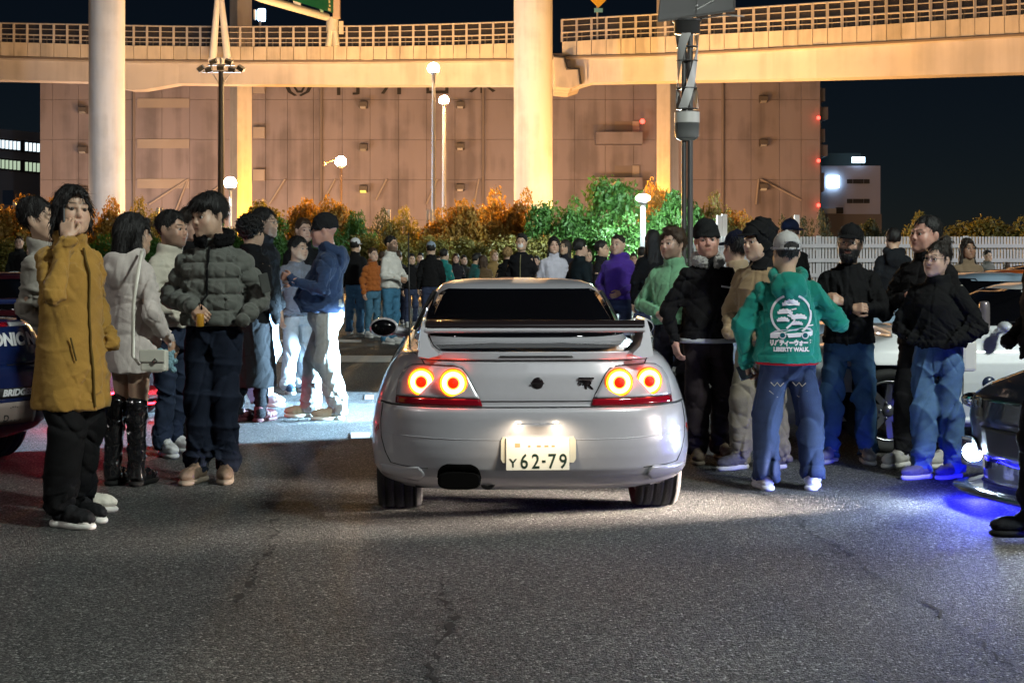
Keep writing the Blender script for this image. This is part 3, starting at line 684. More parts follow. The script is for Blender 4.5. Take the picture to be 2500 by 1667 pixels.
def build_planting():
    B = [(-10, 468, 120, 47, 2, 'orange lit bush at the far end of the fence'), (62, 450, 105, 47, 2, 'rounded orange bush just beside the grey office block'), (128, 452, 90, 48, 2, 'orange bush behind the head of the mustard coat man'),
         (255, 466, 100, 47, 2, 'orange bush behind the cream coat woman'), (318, 466, 80, 48, 1, 'brownish bush right of the round pale pillar foot'),
         (450, 484, 90, 49, 2, 'thin orange bush behind the puffer jacket man'), (612, 466, 110, 48, 1, 'dim olive bush behind the tall man in glasses'), (690, 462, 90, 48, 2, 'brown bush below the round orange lamp pole'), (770, 464, 100, 47, 2, 'bright orange bush beside the beanie of the navy hoodie man'),
         (822, 486, 70, 45.5, 0, 'dark green bush right of the navy hoodie man'), (925, 487, 80, 49, 1, 'dim bush left of the twin orange lamps'), (1015, 487, 100, 48, 2, 'rust coloured bush at the foot of the twin lamps'), (1080, 466, 110, 48, 2, 'rust coloured bush just right of the twin lamps'), (1140, 446, 120, 49, 2, 'tall amber bush left of the middle pillar foot'), (1205, 448, 80, 48.5, 2, 'amber bush at the middle pillar foot'),
         (1252, 466, 100, 46, 0, 'green bush right of the middle pillar foot'), (1318, 466, 110, 46, 0, 'mid green bush left of the biggest bush'), (1400, 409, 150, 46.5, 0, 'biggest dark green bush, dome shaped, left of the mushroom lamp'),
         (1512, 428, 70, 50, 2, 'orange bush directly behind the mushroom lamp'), (1560, 440, 130, 45, 0, 'round bush glowing green behind the solar lamp post'), (1638, 456, 90, 46.5, 1, 'olive bush right of the solar lamp post'), (1700, 484, 90, 47, 2, 'brown bush above the beanie of the black jacket man'),
         (1990, 504, 90, 52, 3, 'dim bush in front of the tan plinth'), (2122, 488, 90, 50, 1, 'olive bush behind the smiling man'), (2255, 505, 160, 52, 1, 'long low olive bush above the white fence'), (2350, 508, 110, 51, 1, 'olive bush at the picture edge above the white fence')]
    for (x, y, w, Y, m, l) in B: bush(x, y, w * 1.45, Y, m, l)
    for (x, y, w, l) in ((358, 458, 60, 'bare twiggy shrub between cream coat woman and zip sweater man'), (872, 474, 80, 'thin shrub left of the pale fence post near the twin lamps'), (1818, 468, 110, 'dim leafless shrub above the grey cap'), (1880, 478, 80, 'dim thin shrub in front of the tan plinth corner')): bush(x, y, w, 49, 3, l, sparse=True)
    # lower hedge in front of the fence
    lows = [(20, 548, 120, 1), (90, 545, 100, 0), (240, 545, 110, 0), (330, 545, 110, 0), (425, 518, 110, 0), (530, 528, 100, 0), (640, 512, 110, 0), (735, 532, 110, 0), (835, 540, 110, 1), (920, 548, 110, 1), (1000, 546, 120, 1), (1080, 545, 110, 1), (1165, 545, 110, 1), (1250, 545, 110, 1), (1335, 535, 110, 0), (1440, 500, 110, 0), (1515, 500, 90, 0)]
    LOWL = ['at the picture edge above the dark car roof', 'just left of the mustard coat', 'in the gap between mustard coat and cream coat', 'above the hair of the cream coat woman', 'behind the short brown haired man', 'behind the collar of the puffer jacket man', 'behind the tall man with glasses', 'behind the navy hoodie', 'above the white cap', 'above the white jacket man', 'above the pale blue cap', 'above the teal jackets', 'above the fair haired person', 'above the masked man', 'above the woman in white and blue jacket', 'glowing green left of the mushroom lamp', 'glowing green right of the mushroom lamp']
    for i, (x, y, w, m) in enumerate(lows):
        bush(x, y, w * 1.5, 43.5 + (i % 3) * .6, m, 'low leafy hedge bush ' + LOWL[i], group='low hedge bushes')
build_planting()

def build_fences():
    # slatted fence with tall twin plank posts behind the hedge
    Y = 50.0; f = thing('slatted_fence', 'pale slatted fence with tall twin plank posts behind the hedge', 'fence', (0, Y, 0))
    pm = mat('post_wood', (.48, .45, .40), .8, var=.12, vscale=3); sm = mat('slat_wood', (.40, .37, .30), .8, var=.12, vscale=3)
    x0, x1 = P(-60, 0, Y).x, P(1620, 0, Y).x; top = P(0, 553, Y).z
    for xd in (40, 266, 368, 470, 692 - 15, 745, 890, 987, 1112, 1210):
        p = bpy.data.objects.new('post', None); COL.objects.link(p); p.parent = f; p.location = (P(xd * 1.06293, 0, Y).x, -.1, 0)
        h = P(0, {40: 463, 266: 466, 368: 478, 470: 478}.get(xd, 482) * 1.06293, Y).z
        for dx in (-.065, .065):
            mb = MB(); mb.box((dx - .05, -.04, 0), (dx + .05, .04, h), bev=.008); mb.build('plank', pm, p)
    mb = MB(); x = x0
    while x < x1: mb.box((x, -.015, .2), (x + .045, .015, top)); x += .095
    s = mb.build('slats', sm, f); s['kind'] = 'stuff'
    for z in (top - .12, 1.2, .5):
        mb = MB(); mb.box((x0, .02, z - .05), (x1, .07, z + .05)); mb.build('rail', sm, f)
    M_FENCE = mat('fence_paint', (.50, .49, .50), .6, var=.08, vscale=1.5)
    # white fence
    Y = 40.0; f = thing('white_fence', 'long white metal slat fence behind the crowd', 'fence', (0, Y, 0))
    x0, x1 = P(1640, 0, Y).x, P(2760, 0, Y).x; top = P(0, 578, Y).z
    mb = MB(); x = x0
    while x < x1: mb.box((x, -.012, .12), (x + .055, .012, top)); x += .085
    s = mb.build('slats', M_FENCE, f); s['kind'] = 'stuff'
    for yd in (565, 598, 632):
        z = P(0, yd * 1.06293, Y).z
        mb = MB(); mb.box((x0, -.07, z - .05), (x1, -.014, z + .05)); mb.build('rail', M_FENCE, f)
    x = x0
    while x < x1:
        mb = MB(); mb.box((x - .06, .015, 0), (x + .06, .12, top + .02)); mb.build('post', M_FENCE, f); x += 2.0
    for (xd, ya) in ((1652, 495), (1664, 492), (1830, 494)):
        mb = MB(); mb.box((-.07, -.05, 0), (.07, .05, P(0, ya * 1.06293, Y + .6).z), bev=.01)
        o = mb.build('marker_post', mat('post_white', (.62, .56, .52), .6)); o.location = (P(xd * 1.06293, 0, Y + .6).x, Y + .6, 0)
        tag(o, {1652: 'pale marker post just left of its twin behind the beanie', 1664: 'pale marker post just right of its twin above the white fence', 1830: 'pale marker post above the grey cap'}[xd], 'post')
build_fences()

# unseen sodium lamps on short posts, added to backlight the planting
for (X, Y, pw) in ((-15.5, 51.6, 420), (-11.5, 51.8, 300), (-5.8, 51.8, 460), (-1.8, 51.8, 380), (1.0, 51.8, 300), (4.6, 52.0, 420), (8.2, 52.0, 120)):
    t = thing('bush_backlight', 'short orange lamp added unseen beyond the bushes', 'street lamp', (X, Y, 0), 0, 'added lamps beyond the bushes')
    mb = MB(); mb.tube([(0, 0, 0), (0, 0, 2.2)], .05, 8); mb.lathe([(.05, 2.15), (.14, 2.22), (.14, 2.26)], 12); mb.build('pole', M_STEEL, t)  # pole of the added backlight
    l = point('bush_backlight_bulb', (0, 0, 0), pw * 4.0, (1, .50, .10), .12); l.parent = t; l.location = (0, 0, 3.4 if X < 8 else 2.6)
# ================================================================== cars
def paint(name, col, metal=.25, rough=.38):
    return mat(name, col, rough, metal=metal, coat=1.0, coat_rough=.03, var=.02, vscale=30)
M_GLASS = mat('tinted_glass', (.003, .003, .004), .05, spec=.3)
M_RUBBER = mat('tyre_rubber', (.012, .012, .012), .75, bump=.3, bscale=120)
M_ALLOY = mat('alloy_rim', (.30, .30, .31), .28, metal=.9)
M_DALLOY = mat('dark_alloy_rim', (.05, .05, .052), .35, metal=.8)
M_PLASTIC = mat('black_plastic', (.010, .010, .011), .45)
M_CARBON = mat('carbon_blade', (.012, .008, .009), .18, coat=.6)
M_CHROME = mat('chrome', (.7, .7, .72), .12, metal=1.0)
M_REDLENS = mat('red_lens', (.22, .004, .012), .12, coat=1.0)

HERO = dict(
    W=[(.19, .76), (.24, .83), (.29, .856), (.386, .868), (.527, .862), (.60, .85), (.67, .832), (.76, .80), (.82, .768), (.865, .735), (.893, .705), (.905, .67), (.913, .60), (.920, .45), (.926, .2)],
    RR=[(.19, .30), (.24, .14), (.29, .06), (.33, .030), (.40, .010), (.46, 0), (.60, 0.0), (.638, .008), (.652, .045), (.70, .05), (.80, .072), (.865, .10), (.893, .13), (.905, .17), (.913, .30), (.920, .55), (.926, .8)],
    FR=[(.19, 4.4), (.3, 4.6), (.5, 4.64), (.62, 4.62), (.68, 4.5), (.74, 4.25), (.80, 3.95), (.865, 3.6), (.893, 3.42), (.905, 3.3), (.913, 3.1), (.92, 2.8), (.926, 2.4)],
    y0=.95, y1=3.6, n=3.4,
    GW=[(.90, .665), (1.0, .622), (1.1, .572), (1.20, .515), (1.235, .48), (1.256, .42), (1.268, .30), (1.272, .12)],
    GR=[(.90, .96), (1.0, 1.20), (1.1, 1.45), (1.20, 1.71), (1.235, 1.83), (1.256, 1.97), (1.268, 2.15), (1.272, 2.3)],
    GF=[(.90, 3.4), (1.0, 3.15), (1.1, 2.9), (1.20, 2.65), (1.235, 2.56), (1.256, 2.48), (1.268, 2.42), (1.272, 2.38)],
    gy=2.2, gn=3.6, axr=.93, axf=3.65, wr=.315, ww=.25, tx=.715)

class Shell:
    """a car skin given as stacked plan outlines"""
    def __init__(s, D): s.D = D
    def yr(s, x, z):
        D = s.D; W = interp(D['W'], z); r = interp(D['RR'], z); q = min(.9995, abs(x) / W)
        return D['y0'] - (D['y0'] - r) * (1 - q ** D['n']) ** (1 / D['n'])
    def yf(s, x, z):
        D = s.D; W = interp(D['W'], z); f = interp(D['FR'], z); q = min(.9995, abs(x) / W)
        return D['y1'] + max(.02, f - D['y1']) * (1 - q ** D['n']) ** (1 / D['n'])
    def gyr(s, x, z):
        D = s.D; W = interp(D['GW'], z); r = interp(D['GR'], z); q = min(.9995, abs(x) / W)
        return D['gy'] - (D['gy'] - r) * (1 - q ** D['gn']) ** (1 / D['gn'])
    def gyf(s, x, z):
        D = s.D; W = interp(D['GW'], z); f = interp(D['GF'], z); q = min(.9995, abs(x) / W)
        return D['gy'] + (f - D['gy']) * (1 - q ** D['gn']) ** (1 / D['gn'])
    def xs(s, y, z):
        D = s.D; W = interp(D['W'], z)
        if y < D['y0']:
            r = interp(D['RR'], z); q = min(1, max(0, (D['y0'] - y) / (D['y0'] - r))); return W * (1 - q ** D['n']) ** (1 / D['n'])
        if y > D['y1']:
            f = interp(D['FR'], z); q = min(1, max(0, (y - D['y1']) / max(.02, f - D['y1']))); return W * (1 - q ** D['n']) ** (1 / D['n'])
        return W
    def gxs(s, y, z):
        D = s.D; W = interp(D['GW'], z); gy = D['gy']
        r = interp(D['GR'], z); f = interp(D['GF'], z)
        q = (gy - y) / (gy - r) if y < gy else (y - gy) / (f - gy)
        q = min(1, max(0, q)); return W * (1 - q ** D['gn']) ** (1 / D['gn'])
    def outline(s, z, W, r, f, ya, yb, n, K=22):
        pts = []
        for i in range(K + 1):
            t = i / K * math.pi / 2
            pts.append((W * math.sin(t) ** (2 / n), ya - (ya - r) * math.cos(t) ** (2 / n)))
        m = 26 if yb > ya + .1 else 1
        for i in range(1, m): pts.append((W, lerp(ya, yb, i / m)))
        for i in range(K + 1):
            t = (1 - i / K) * math.pi / 2
            pts.append((W * math.sin(t) ** (2 / n), yb + max(.02, f - yb) * math.cos(t) ** (2 / n)))
        pts = pts + [(-x, y) for x, y in pts[-2:0:-1]]
        return [Vector((x, y, z)) for x, y in pts]
    def build(s, t, paint_m, split=None):
        D = s.D
        def stack(tabW, tabR, tabF, ya, yb, n, zs):
            return [s.outline(z, interp(tabW, z), interp(tabR, z), interp(tabF, z), ya, yb, n) for z in zs]
        zs = sorted(set([w[0] for w in D['W']] + [r[0] for r in D['RR']] + [q / 50 for q in range(int(D['W'][0][0] * 50) + 1, int(D['W'][-1][0] * 50))]))
        rows = stack(D['W'], D['RR'], D['FR'], D['y0'], D['y1'], D['n'], zs)
        mb = MB(); mb.grid(rows, closed=True); mb.add(rows[-1], [tuple(range(len(rows[-1])))], sm=True)
        # wheel openings: drop faces inside the arch circle
        keep = []
        for k, f in enumerate(mb.f):
            c = [sum(mb.v[i][j] for i in f) / len(f) for j in range(3)]
            inside = any((c[1] - a) ** 2 + (c[2] - D['wr']) ** 2 < (D['wr'] + .035) ** 2 for a in (D['axr'], D['axf'])) and abs(c[0]) > .5 and c[2] < .66
            keep.append(not inside)
        mb.m = [a for a, k in zip(mb.m, keep) if k]; mb.s = [a for a, k in zip(mb.s, keep) if k]; mb.f = [a for a, k in zip(mb.f, keep) if k]
        s.body = mb.build('body', paint_m, t)
        zs = sorted(set([w[0] for w in D['GW']] + [q / 50 for q in range(int(D['GW'][0][0] * 50) + 1, int(D['GW'][-1][0] * 50))]))
        rows = stack(D['GW'], D['GR'], D['GF'], D['gy'], D['gy'], D['gn'], zs)
        mb = MB(); mb.grid(rows, closed=True); mb.add(rows[-1], [tuple(range(len(rows[-1])))], sm=True)
        s.roof = mb.build('roof', paint_m, t)
        # underside
        mb = MB(); mb.box((-.62, .35, D['W'][0][0] + .005), (.62, 4.2, D['W'][0][0] + .03)); mb.build('underbody', M_BLACK, t)
        for a in (D['axr'], D['axf']):
            mb = MB(); mb.cyl((-.60, a, D['wr']), (.60, a, D['wr']), .05, 10); mb.build('axle', M_BLACK, t)
    def conform(s, poly, fn, off, name, m, parent, nx=16, nz=14):
        """sheet that follows the skin inside an outline of (x, z); fn(x, z) gives y; off pushes it outward (-y when positive)"""
        za, zb = min(p[1] for p in poly), max(p[1] for p in poly); rows = []
        for j in range(nz + 1):
            z = lerp(za + 1e-4, zb - 1e-4, j / nz); xx = []
            for (a, b) in zip(poly, poly[1:] + poly[:1]):
                if (a[1] - z) * (b[1] - z) < 0: xx.append(lerp(a[0], b[0], (z - a[1]) / (b[1] - a[1])))
            if len(xx) < 2: continue
            xa, xb = min(xx), max(xx)
            rows.append([Vector((lerp(xa, xb, i / nx), fn(lerp(xa, xb, i / nx), z) - off, z)) for i in range(nx + 1)])
        mb = MB(); mb.grid(rows); o = mb.build(name, m, parent)
        sol = o.modifiers.new('thickness', 'SOLIDIFY'); sol.thickness = .006; sol.offset = 0
        return o
    def seam(s, pts, fn, name, parent, r=.0035, m=None):
        pp = []
        for a, b in zip(pts[:-1], pts[1:]):
            n = max(2, int(math.hypot(b[0] - a[0], b[1] - a[1]) / .03))
            for i in range(n): q = (lerp(a[0], b[0], i / n), lerp(a[1], b[1], i / n)); pp.append(Vector((q[0], fn(*q), q[1])))
        q = pts[-1]; pp.append(Vector((q[0], fn(*q), q[1])))
        mb = MB(); mb.tube(pp, r, 6); return mb.build(name, m or M_BLACK, parent)
    def side_windows(s, t, z0, z1, ya, yb, gap=.06, bpill=None):
        D = s.D
        for sg in (-1, 1):
            rows = []
            for j in range(9):
                z = lerp(z0, z1, j / 8); k = (z - z0) / (z1 - z0)
                y_a = max(ya + .02, interp(D['GR'], z) + .20 + .12 * k); y_b = min(yb, interp(D['GF'], z) - .12)
                row = []
                for i in range(25):
                    y = lerp(y_a, y_b, i / 24); row.append(Vector((sg * (s.gxs(y, z) + .004), y, z)))
                rows.append(row)
            mb = MB(); mb.grid(rows); o = mb.build('side_window', M_GLASS, t)
            so = o.modifiers.new('thickness', 'SOLIDIFY'); so.thickness = .006; so.offset = 0
            if bpill:
                pp = [Vector((sg * (s.gxs(bpill, lerp(z0, z1, j / 8)) + .007), bpill - .03 * j / 8, lerp(z0, z1, j / 8))) for j in range(9)]
                mb = MB(); mb.tube(pp, .018, 6); mb.build('pillar_trim', M_PLASTIC, t)
    def wheels(s, t, rim_m=None, spokes=5, label=None):
        D = s.D; rim_m = rim_m or M_ALLOY; first = None
        for a in (D['axr'], D['axf']):
            for sg in (-1, 1):
                w = bpy.data.objects.new('wheel', None); COL.objects.link(w); w.parent = t
                w.location = (sg * D['tx'], a, D['wr']); w.rotation_euler = (0, 0, 0 if sg > 0 else math.pi)
                if first is None:
                    first = (tyre(D['wr'], D['ww'], w), rim(D['wr'], D['ww'], w, rim_m, spokes))
                else:
                    for o in first[:1]: share(o, 'tyre', w)
                    share(first[1], 'rim', w)
RX = Matrix.Rotation(math.pi / 2, 4, 'Y')
def tyre(r, w, parent):
    h = w / 2; rr = r * .72
    prof = [(rr, -h * .80), (r * .86, -h * .98), (r * .955, -h * .95), (r * .985, -h * .82)]
    for k in (-.62, -.22, .22, .62):        # tread grooves
        prof += [(r, h * (k - .14)), (r, h * (k - .035)), (r - .009, h * (k - .03)), (r - .009, h * (k + .03)), (r, h * (k + .035)), (r, h * (k + .14))]
    prof += [(r * .985, h * .82), (r * .955, h * .95), (r * .86, h * .98), (rr, h * .80), (rr, -h * .80)]
    mb = MB(); mb.lathe(prof, 56, M=RX, cap=False); return mb.build('tyre', M_RUBBER, parent)
def rim(r, w, parent, m, spokes):
    h = w / 2; R0 = r * .725; mb = MB()
    mb.lathe([(R0 * .90, -h * .8), (R0, -h * .82), (R0 * .97, -h * .6), (R0 * .93, 0), (R0 * .95, h * .6), (R0 * 1.005, h * .82), (R0 * .98, h * .86), (R0 * .92, h * .80), (R0 * .90, h * .3)], 48, M=RX, cap=False)
    mb.lathe([(R0 * .18, h * .15), (R0 * .20, h * .62), (R0 * .15, h * .72), (0.001, h * .74)], 24, M=RX, cap=False)
    for k in range(spokes):
        for dd in (-1, 1):
            a = 2 * math.pi * k / spokes; a2 = a + dd * .26; pts = []
            c0 = Vector((h * .58, R0 * .14 * math.cos(a + dd * .5), R0 * .14 * math.sin(a + dd * .5))); c1 = Vector((h * .70, R0 * .93 * math.cos(a2), R0 * .93 * math.sin(a2)))
            d = (c1 - c0); n = Vector((0, -d.z, d.y)).normalized(); wd = .022
            V = []
            for p, q in ((c0, 1.25), (c1, .9)):
                for s1 in (-1, 1):
                    for s2 in (0, 1): V.append(p + n * wd * s1 * q * r / .33 + Vector((-.03 * s2, 0, 0)))
            mb.add(V, [(0, 2, 6, 4), (1, 5, 7, 3), (0, 4, 5, 1), (2, 3, 7, 6), (4, 6, 7, 5), (0, 1, 3, 2)])
        a = 2 * math.pi * (k + .5) / spokes
        mb.sphere((h * .66, R0 * .26 * math.cos(a), R0 * .26 * math.sin(a)), .012 * r / .33, 8)
    o = mb.build('rim', m, parent)
    mb = MB(); mb.lathe([(R0 * .14, h * .1), (R0 * .66, h * .1), (R0 * .66, h * .18), (R0 * .14, h * .18)], 36, M=RX); b = mb.build('brake_disc', M_ALLOY, parent)
    return o
def text_mesh(txt, size, name, m, parent, loc, rot=(R(90), 0, 0), ext=.001, sx=1.0, bold=0.0, center=True, shear=0.0):
    cu = bpy.data.curves.new('tmp', 'FONT'); cu.body = txt; cu.size = size; cu.extrude = ext; cu.offset = bold; cu.shear = shear
    if center: cu.align_x = 'CENTER'; cu.align_y = 'CENTER'
    cu.resolution_u = 3
    o = bpy.data.objects.new('tmp', cu); COL.objects.link(o)
    dg = bpy.context.evaluated_depsgraph_get(); me = bpy.data.meshes.new_from_object(o.evaluated_get(dg))
    bpy.data.objects.remove(o); bpy.data.curves.remove(cu)
    me.materials.clear(); me.materials.append(m)
    q = bpy.data.objects.new(name, me); COL.objects.link(q); q.parent = parent; q.location = loc; q.rotation_euler = rot; q.scale = (sx, 1, 1)
    return q

# ------------------------------------------------------------------ the silver coupe in the middle
def build_hero():
    t = thing('sports_coupe', 'silver sports coupe seen from behind with four lit round tail lamps', 'car', (0.128, 7.42, 0), R(2.6))
    S = Shell(HERO); pm = paint('silver_paint', (.46, .45, .495), .15, .34)
    S.build(t, pm)
    yr = S.yr
    S.wheels(t, M_DALLOY, 5)
    # rear glass
    poly = [(-.615, .945), (-.60, .99), (-.50, 1.175), (-.475, 1.198), (-.44, 1.208), (.44, 1.208), (.475, 1.198), (.50, 1.175), (.60, .99), (.615, .945)]
    S.conform(poly, S.gyr, .006, 'rear_window', M_GLASS, t, 24, 16)
    S.side_windows(t, .945, 1.19, 1.25, 3.2, bpill=2.0)
    # trunk and bumper seams
    mc = lambda pts: [(-x, z) for x, z in pts]
    S.seam([(-.80, .645), (.80, .645)], yr, 'bumper_seam', t, .006)
    S.seam([(-.285, .675), (.285, .675)], yr, 'trunk_seam', t, .003)
    S.seam([(-.50, .872), (.50, .872)], yr, 'trunk_seam', t, .003)
    for f in (lambda p: p, mc):
        S.seam(f([(-.57, .853), (-.585, .875), (-.625, .90)]), yr, 'trunk_seam', t, .003)
        S.seam(f([(-.79, .64), (-.80, .56), (-.797, .47), (-.775, .40), (-.745, .345)]), yr, 'bumper_seam', t, .0035)
        S.seam(f([(-.745, .345), (-.68, .338), (-.55, .333)]), yr, 'bumper_seam', t, .0025)
    S.seam([(-.80, .50), (-.4, .487), (0, .485), (.4, .487), (.80, .50)], yr, 'bumper_crease', t, .0022, pm)
    # tail lamps
    rim_e = emat('lamp_rim', (1.0, .10, .0), 1.3); amb_e = emat('lamp_amber', (1.0, .34, .01), 2.6); hot_e = emat('lamp_hot', (1.0, .058, .034), 27.0); red_e = emat('lamp_red', (1.0, .01, .0), 1.6); mid_e = emat('lamp_mid', (1.0, .20, .02), 4.0)
    panel = [(-.717, .69), (-.706, .771), (-.673, .823), (-.634, .847), (-.586, .853), (-.421, .851), (-.378, .838), (-.351, .806), (-.288, .69)]
    strip = [(-.720, .652), (-.717, .686), (-.287, .686), (-.275, .652)]
    for sg in (1, -1):
        pf = [(sg * x, z) for x, z in panel]; sf = [(sg * x, z) for x, z in strip]
        tl = S.conform(pf, yr, .005, 'tail_lamp', pm, t)
        S.seam(pf + [pf[0]], lambda x, z: yr(x, z) - .006, 'lamp_gasket', tl, .0032)
        S.conform(sf, yr, .006, 'reflector', M_REDLENS, tl, 24, 4)
        for cx in (.422, .583):
            cx *= sg * -1 if sg > 0 else 1; cx = -abs(cx) if sg > 0 else abs(cx)
            z = .767; y = yr(cx, z); dx = (yr(cx + .01, z) - yr(cx - .01, z)) / .02
            M = Matrix.Translation((cx, y - .012, z)) @ Matrix.Rotation(math.atan(dx) * .35, 4, 'Z') @ Matrix.Rotation(R(90), 4, 'X')
            u = bpy.data.objects.new('lamp_unit', None)
            mb = MB(); mb.lathe([(.074, -.004), (.073, .010), (.068, .013)], 40, 0, M, cap=False); mb.lathe([(.068, .013), (.057, .015)], 40, 1, M, cap=False); mb.lathe([(.057, .015), (.034, .016)], 40, 2, M, cap=False)
            mb.lathe([(.034, .016), (.0275, .018)], 40, 3, M, cap=False); mb.lathe([(.0275, .018), (.018, .023), (.001, .025)], 40, 4, M, cap=False)
            mb.build('round_lamp', [rim_e, amb_e, hot_e, mid_e, red_e], tl)
    # spoiler
    base = [(-.60, .880), (-.60, .905), (-.575, .921), (.575, .921), (.60, .905), (.60, .880)]
    S.conform(base, lambda x, z: yr(x, .872) + (z - .872) * .15, .004, 'spoiler_base', pm, t, 30, 6)
    slot = [(-.190, .8945), (-.183, .902), (.183, .902), (.190, .8945)]
    S.conform(slot, lambda x, z: yr(x, .872) + (z - .872) * .15, .010, 'brake_lamp_slot', M_BLACK, t, 16, 3)
    wing = bpy.data.objects.new('rear_wing', None); COL.objects.link(wing); wing.parent = t
    pl = [(-.612, .90), (-.606, .942), (-.597, 1.029), (-.580, 1.083), (-.566, 1.092), (-.557, 1.075), (-.547, .995), (-.524, .948), (-.480, .916), (-.47, .905), (-.54, .89)]
    for sg in (1, -1):
        rows = []
        K = 7
        for k in range(K):                       # the end plate narrows and leans as it rises, swept in depth
            q = k / (K - 1); e = math.sin(q * math.pi) ** .35
            rows.append([Vector((sg * (x + (1 - e) * .012 * (-.57 - x) / .05), lerp(.10, .46, q) + (z - .9) * lerp(.42, .10, q), z)) for x, z in pl])
        mb = MB(); mb.grid(rows, closed=True); mb.add(rows[0], [tuple(range(len(pl)))]); mb.add(rows[-1], [tuple(range(len(pl)))]); mb.build('end_plate', pm, wing)
    af = [(.40, 1.052), (.36, 1.068), (.30, 1.075), (.22, 1.078), (.165, 1.079), (.160, 1.040)]; af2 = [(.160, 1.040), (.148, 1.036), (.146, 1.022), (.16, 1.017), (.19, 1.019)]; af3 = [(.19, 1.019), (.25, 1.026), (.36, 1.044), (.40, 1.052)]
    for prof, m, nm in ((af, M_CARBON, 'blade'), (af2, pm, 'blade_lip'), (af3, M_CARBON, 'blade_underside')):
        rows = [[Vector((x, y - .02 * (x / .56) ** 2 * 0, z)) for y, z in prof] for x in (-.565, -.3, 0, .3, .565)]
        mb = MB(); mb.grid(rows); o = mb.build(nm, m, wing)
    # badges: dark round emblem, dark letter emblem
    mb = MB(); M = Matrix.Translation((.004, yr(0, .767) - .001, .765)) @ Matrix.Rotation(R(90), 4, 'X'); mb.lathe([(.030, 0), (.030, .006), (.024, .010), (.001, .011)], 28, 0, M); mb.tube([(-.03, yr(0, .767) - .011, .765), (.038, yr(0, .767) - .011, .765)], .004, 6); mb.build('round_emblem', M_CARBON, t)
    bd = bpy.data.objects.new('letter_emblem', None); COL.objects.link(bd); bd.parent = t; bd.location = (.252, yr(.25, .767) - .005, .762)
    mb = MB(); mb.box((-.040, -.004, .022), (.040, .004, .032)); mb.build('bar', M_CARBON, bd)
    text_mesh('R', .062, 'letter', M_CARBON, bd, (.012, 0, -.008), ext=.004, sx=1.25, bold=.0012); text_mesh('GT', .030, 'letter', M_CARBON, bd, (-.024, 0, .002), ext=.003, sx=.9, bold=.0006)
    # number plate
    yb = yr(0, .42) - .002
    pb = [( -.178, .372), (-.188, .39), (-.188, .485), (-.178, .502), (.178, .502), (.190, .485), (.190, .39), (.178, .372)]
    plate = bpy.data.objects.new('number_plate', None); COL.objects.link(plate); plate.parent = t; plate.location = (.004, yb, 0)
    mb = MB(); mb.prism(pb, -.012, .0); mb.build('plate_holder', mat('holder_white', (.68, .62, .50), .4), plate)
    mb = MB(); mb.box((-.163, -.022, .335), (.156, -.014, .498), bev=.003); mb.build('plate_face', mat('plate_white', (.84, .80, .70), .35), plate)
    ink = mat('plate_ink', (.012, .03, .02), .5)
    for ch, x, s_ in (('Y', -.128, .058), ('6', -.072, .104), ('2', -.014, .104), ('7', .068, .104), ('9', .124, .104)):
        text_mesh(ch, s_, 'digit', ink, plate, (x, -.023, .377 if s_ > .08 else .370), ext=.0006, sx=.82 if s_ > .08 else 1, bold=.0012)
    mb = MB(); mb.box((.018, -.0236, .374), (.036, -.0222, .386)); mb.build('dash', ink, plate)
    for x, w_ in ((-.118, .026), (-.052, .012), (-.008, .02), (.03, .02), (.066, .016)):
        mb = MB(); mb.box((x, -.0233, .452), (x + w_, -.0222, .452 + (.02 if x < -.1 else .009))); mb.build('small_print', mat('faint_print', (.45, .30, .15), .6), plate)
    for x in (-.10, .10):
        l = spot('plate_lamp', (0, 0, 0), (0, 0, -1), 1.0, (1, .82, .56), 150, .8, .02); l.parent = plate; l.location = (x, -.12, .55); l.rotation_euler = (R(40), 0, 0)
    mb = MB(); mb.box((-.11, -.035, .556), (.11, .0, .566)); mb.build('plate_lamp_housing', pm, plate)
    # exhaust recess as a black sheet standing for its shade, muffler, tow eye
    ex = [(-.505, .285), (-.50, .325), (-.485, .348), (-.455, .36), (-.335, .36), (-.305, .348), (-.29, .325), (-.28, .285)]
    deep = mat('exhaust_black', (.002, .002, .002), .9, spec=.05); S.conform(ex, yr, .004, 'exhaust_recess_shade', deep, t, 16, 8)
    mb = MB(); rows = []
    for y in (.03, .05, .55, .58):
        k = .9 if y in (.03, .58) else 1; rows.append([Vector((-.392 + .110 * k * math.copysign(abs(math.cos(a)) ** .6, math.cos(a)), y, .276 + .046 * k * math.copysign(abs(math.sin(a)) ** .7, math.sin(a)))) for a in [2 * math.pi * i / 32 for i in range(32)]])
    mb.grid(rows, closed=True); mb.add(rows[0], [tuple(range(32))]); mb.build('muffler', deep, t)
    mb = MB(); mb.tube([(-.245 + .03 * math.cos(a), .16, .248 + .026 * math.sin(a)) for a in [2 * math.pi * i / 18 for i in range(18)]], .011, 8, closed=True); mb.tube([(-.31, .17, .262), (-.27, .16, .255)], .012, 8); mb.build('tow_eye', M_BLACK, t)
    mb = MB(); mb.tube([(.20, .2, .30), (.175, .18, .262), (.165, .18, .236)], .010, 6); mb.tube([(.18, .18, .262), (.225, .18, .268), (.215, .18, .285)], .008, 6); mb.build('tow_hook', M_BLACK, t)
    # rear spats under the bumper corners
    for sg in (1, -1):
        sp = [(sg * x, z) for x, z in ((-.80, .262), (-.815, .335), (-.60, .338), (-.565, .30), (-.60, .256))]
        S.conform(sp, yr, .014, 'rear_spat', pm, t, 14, 6)
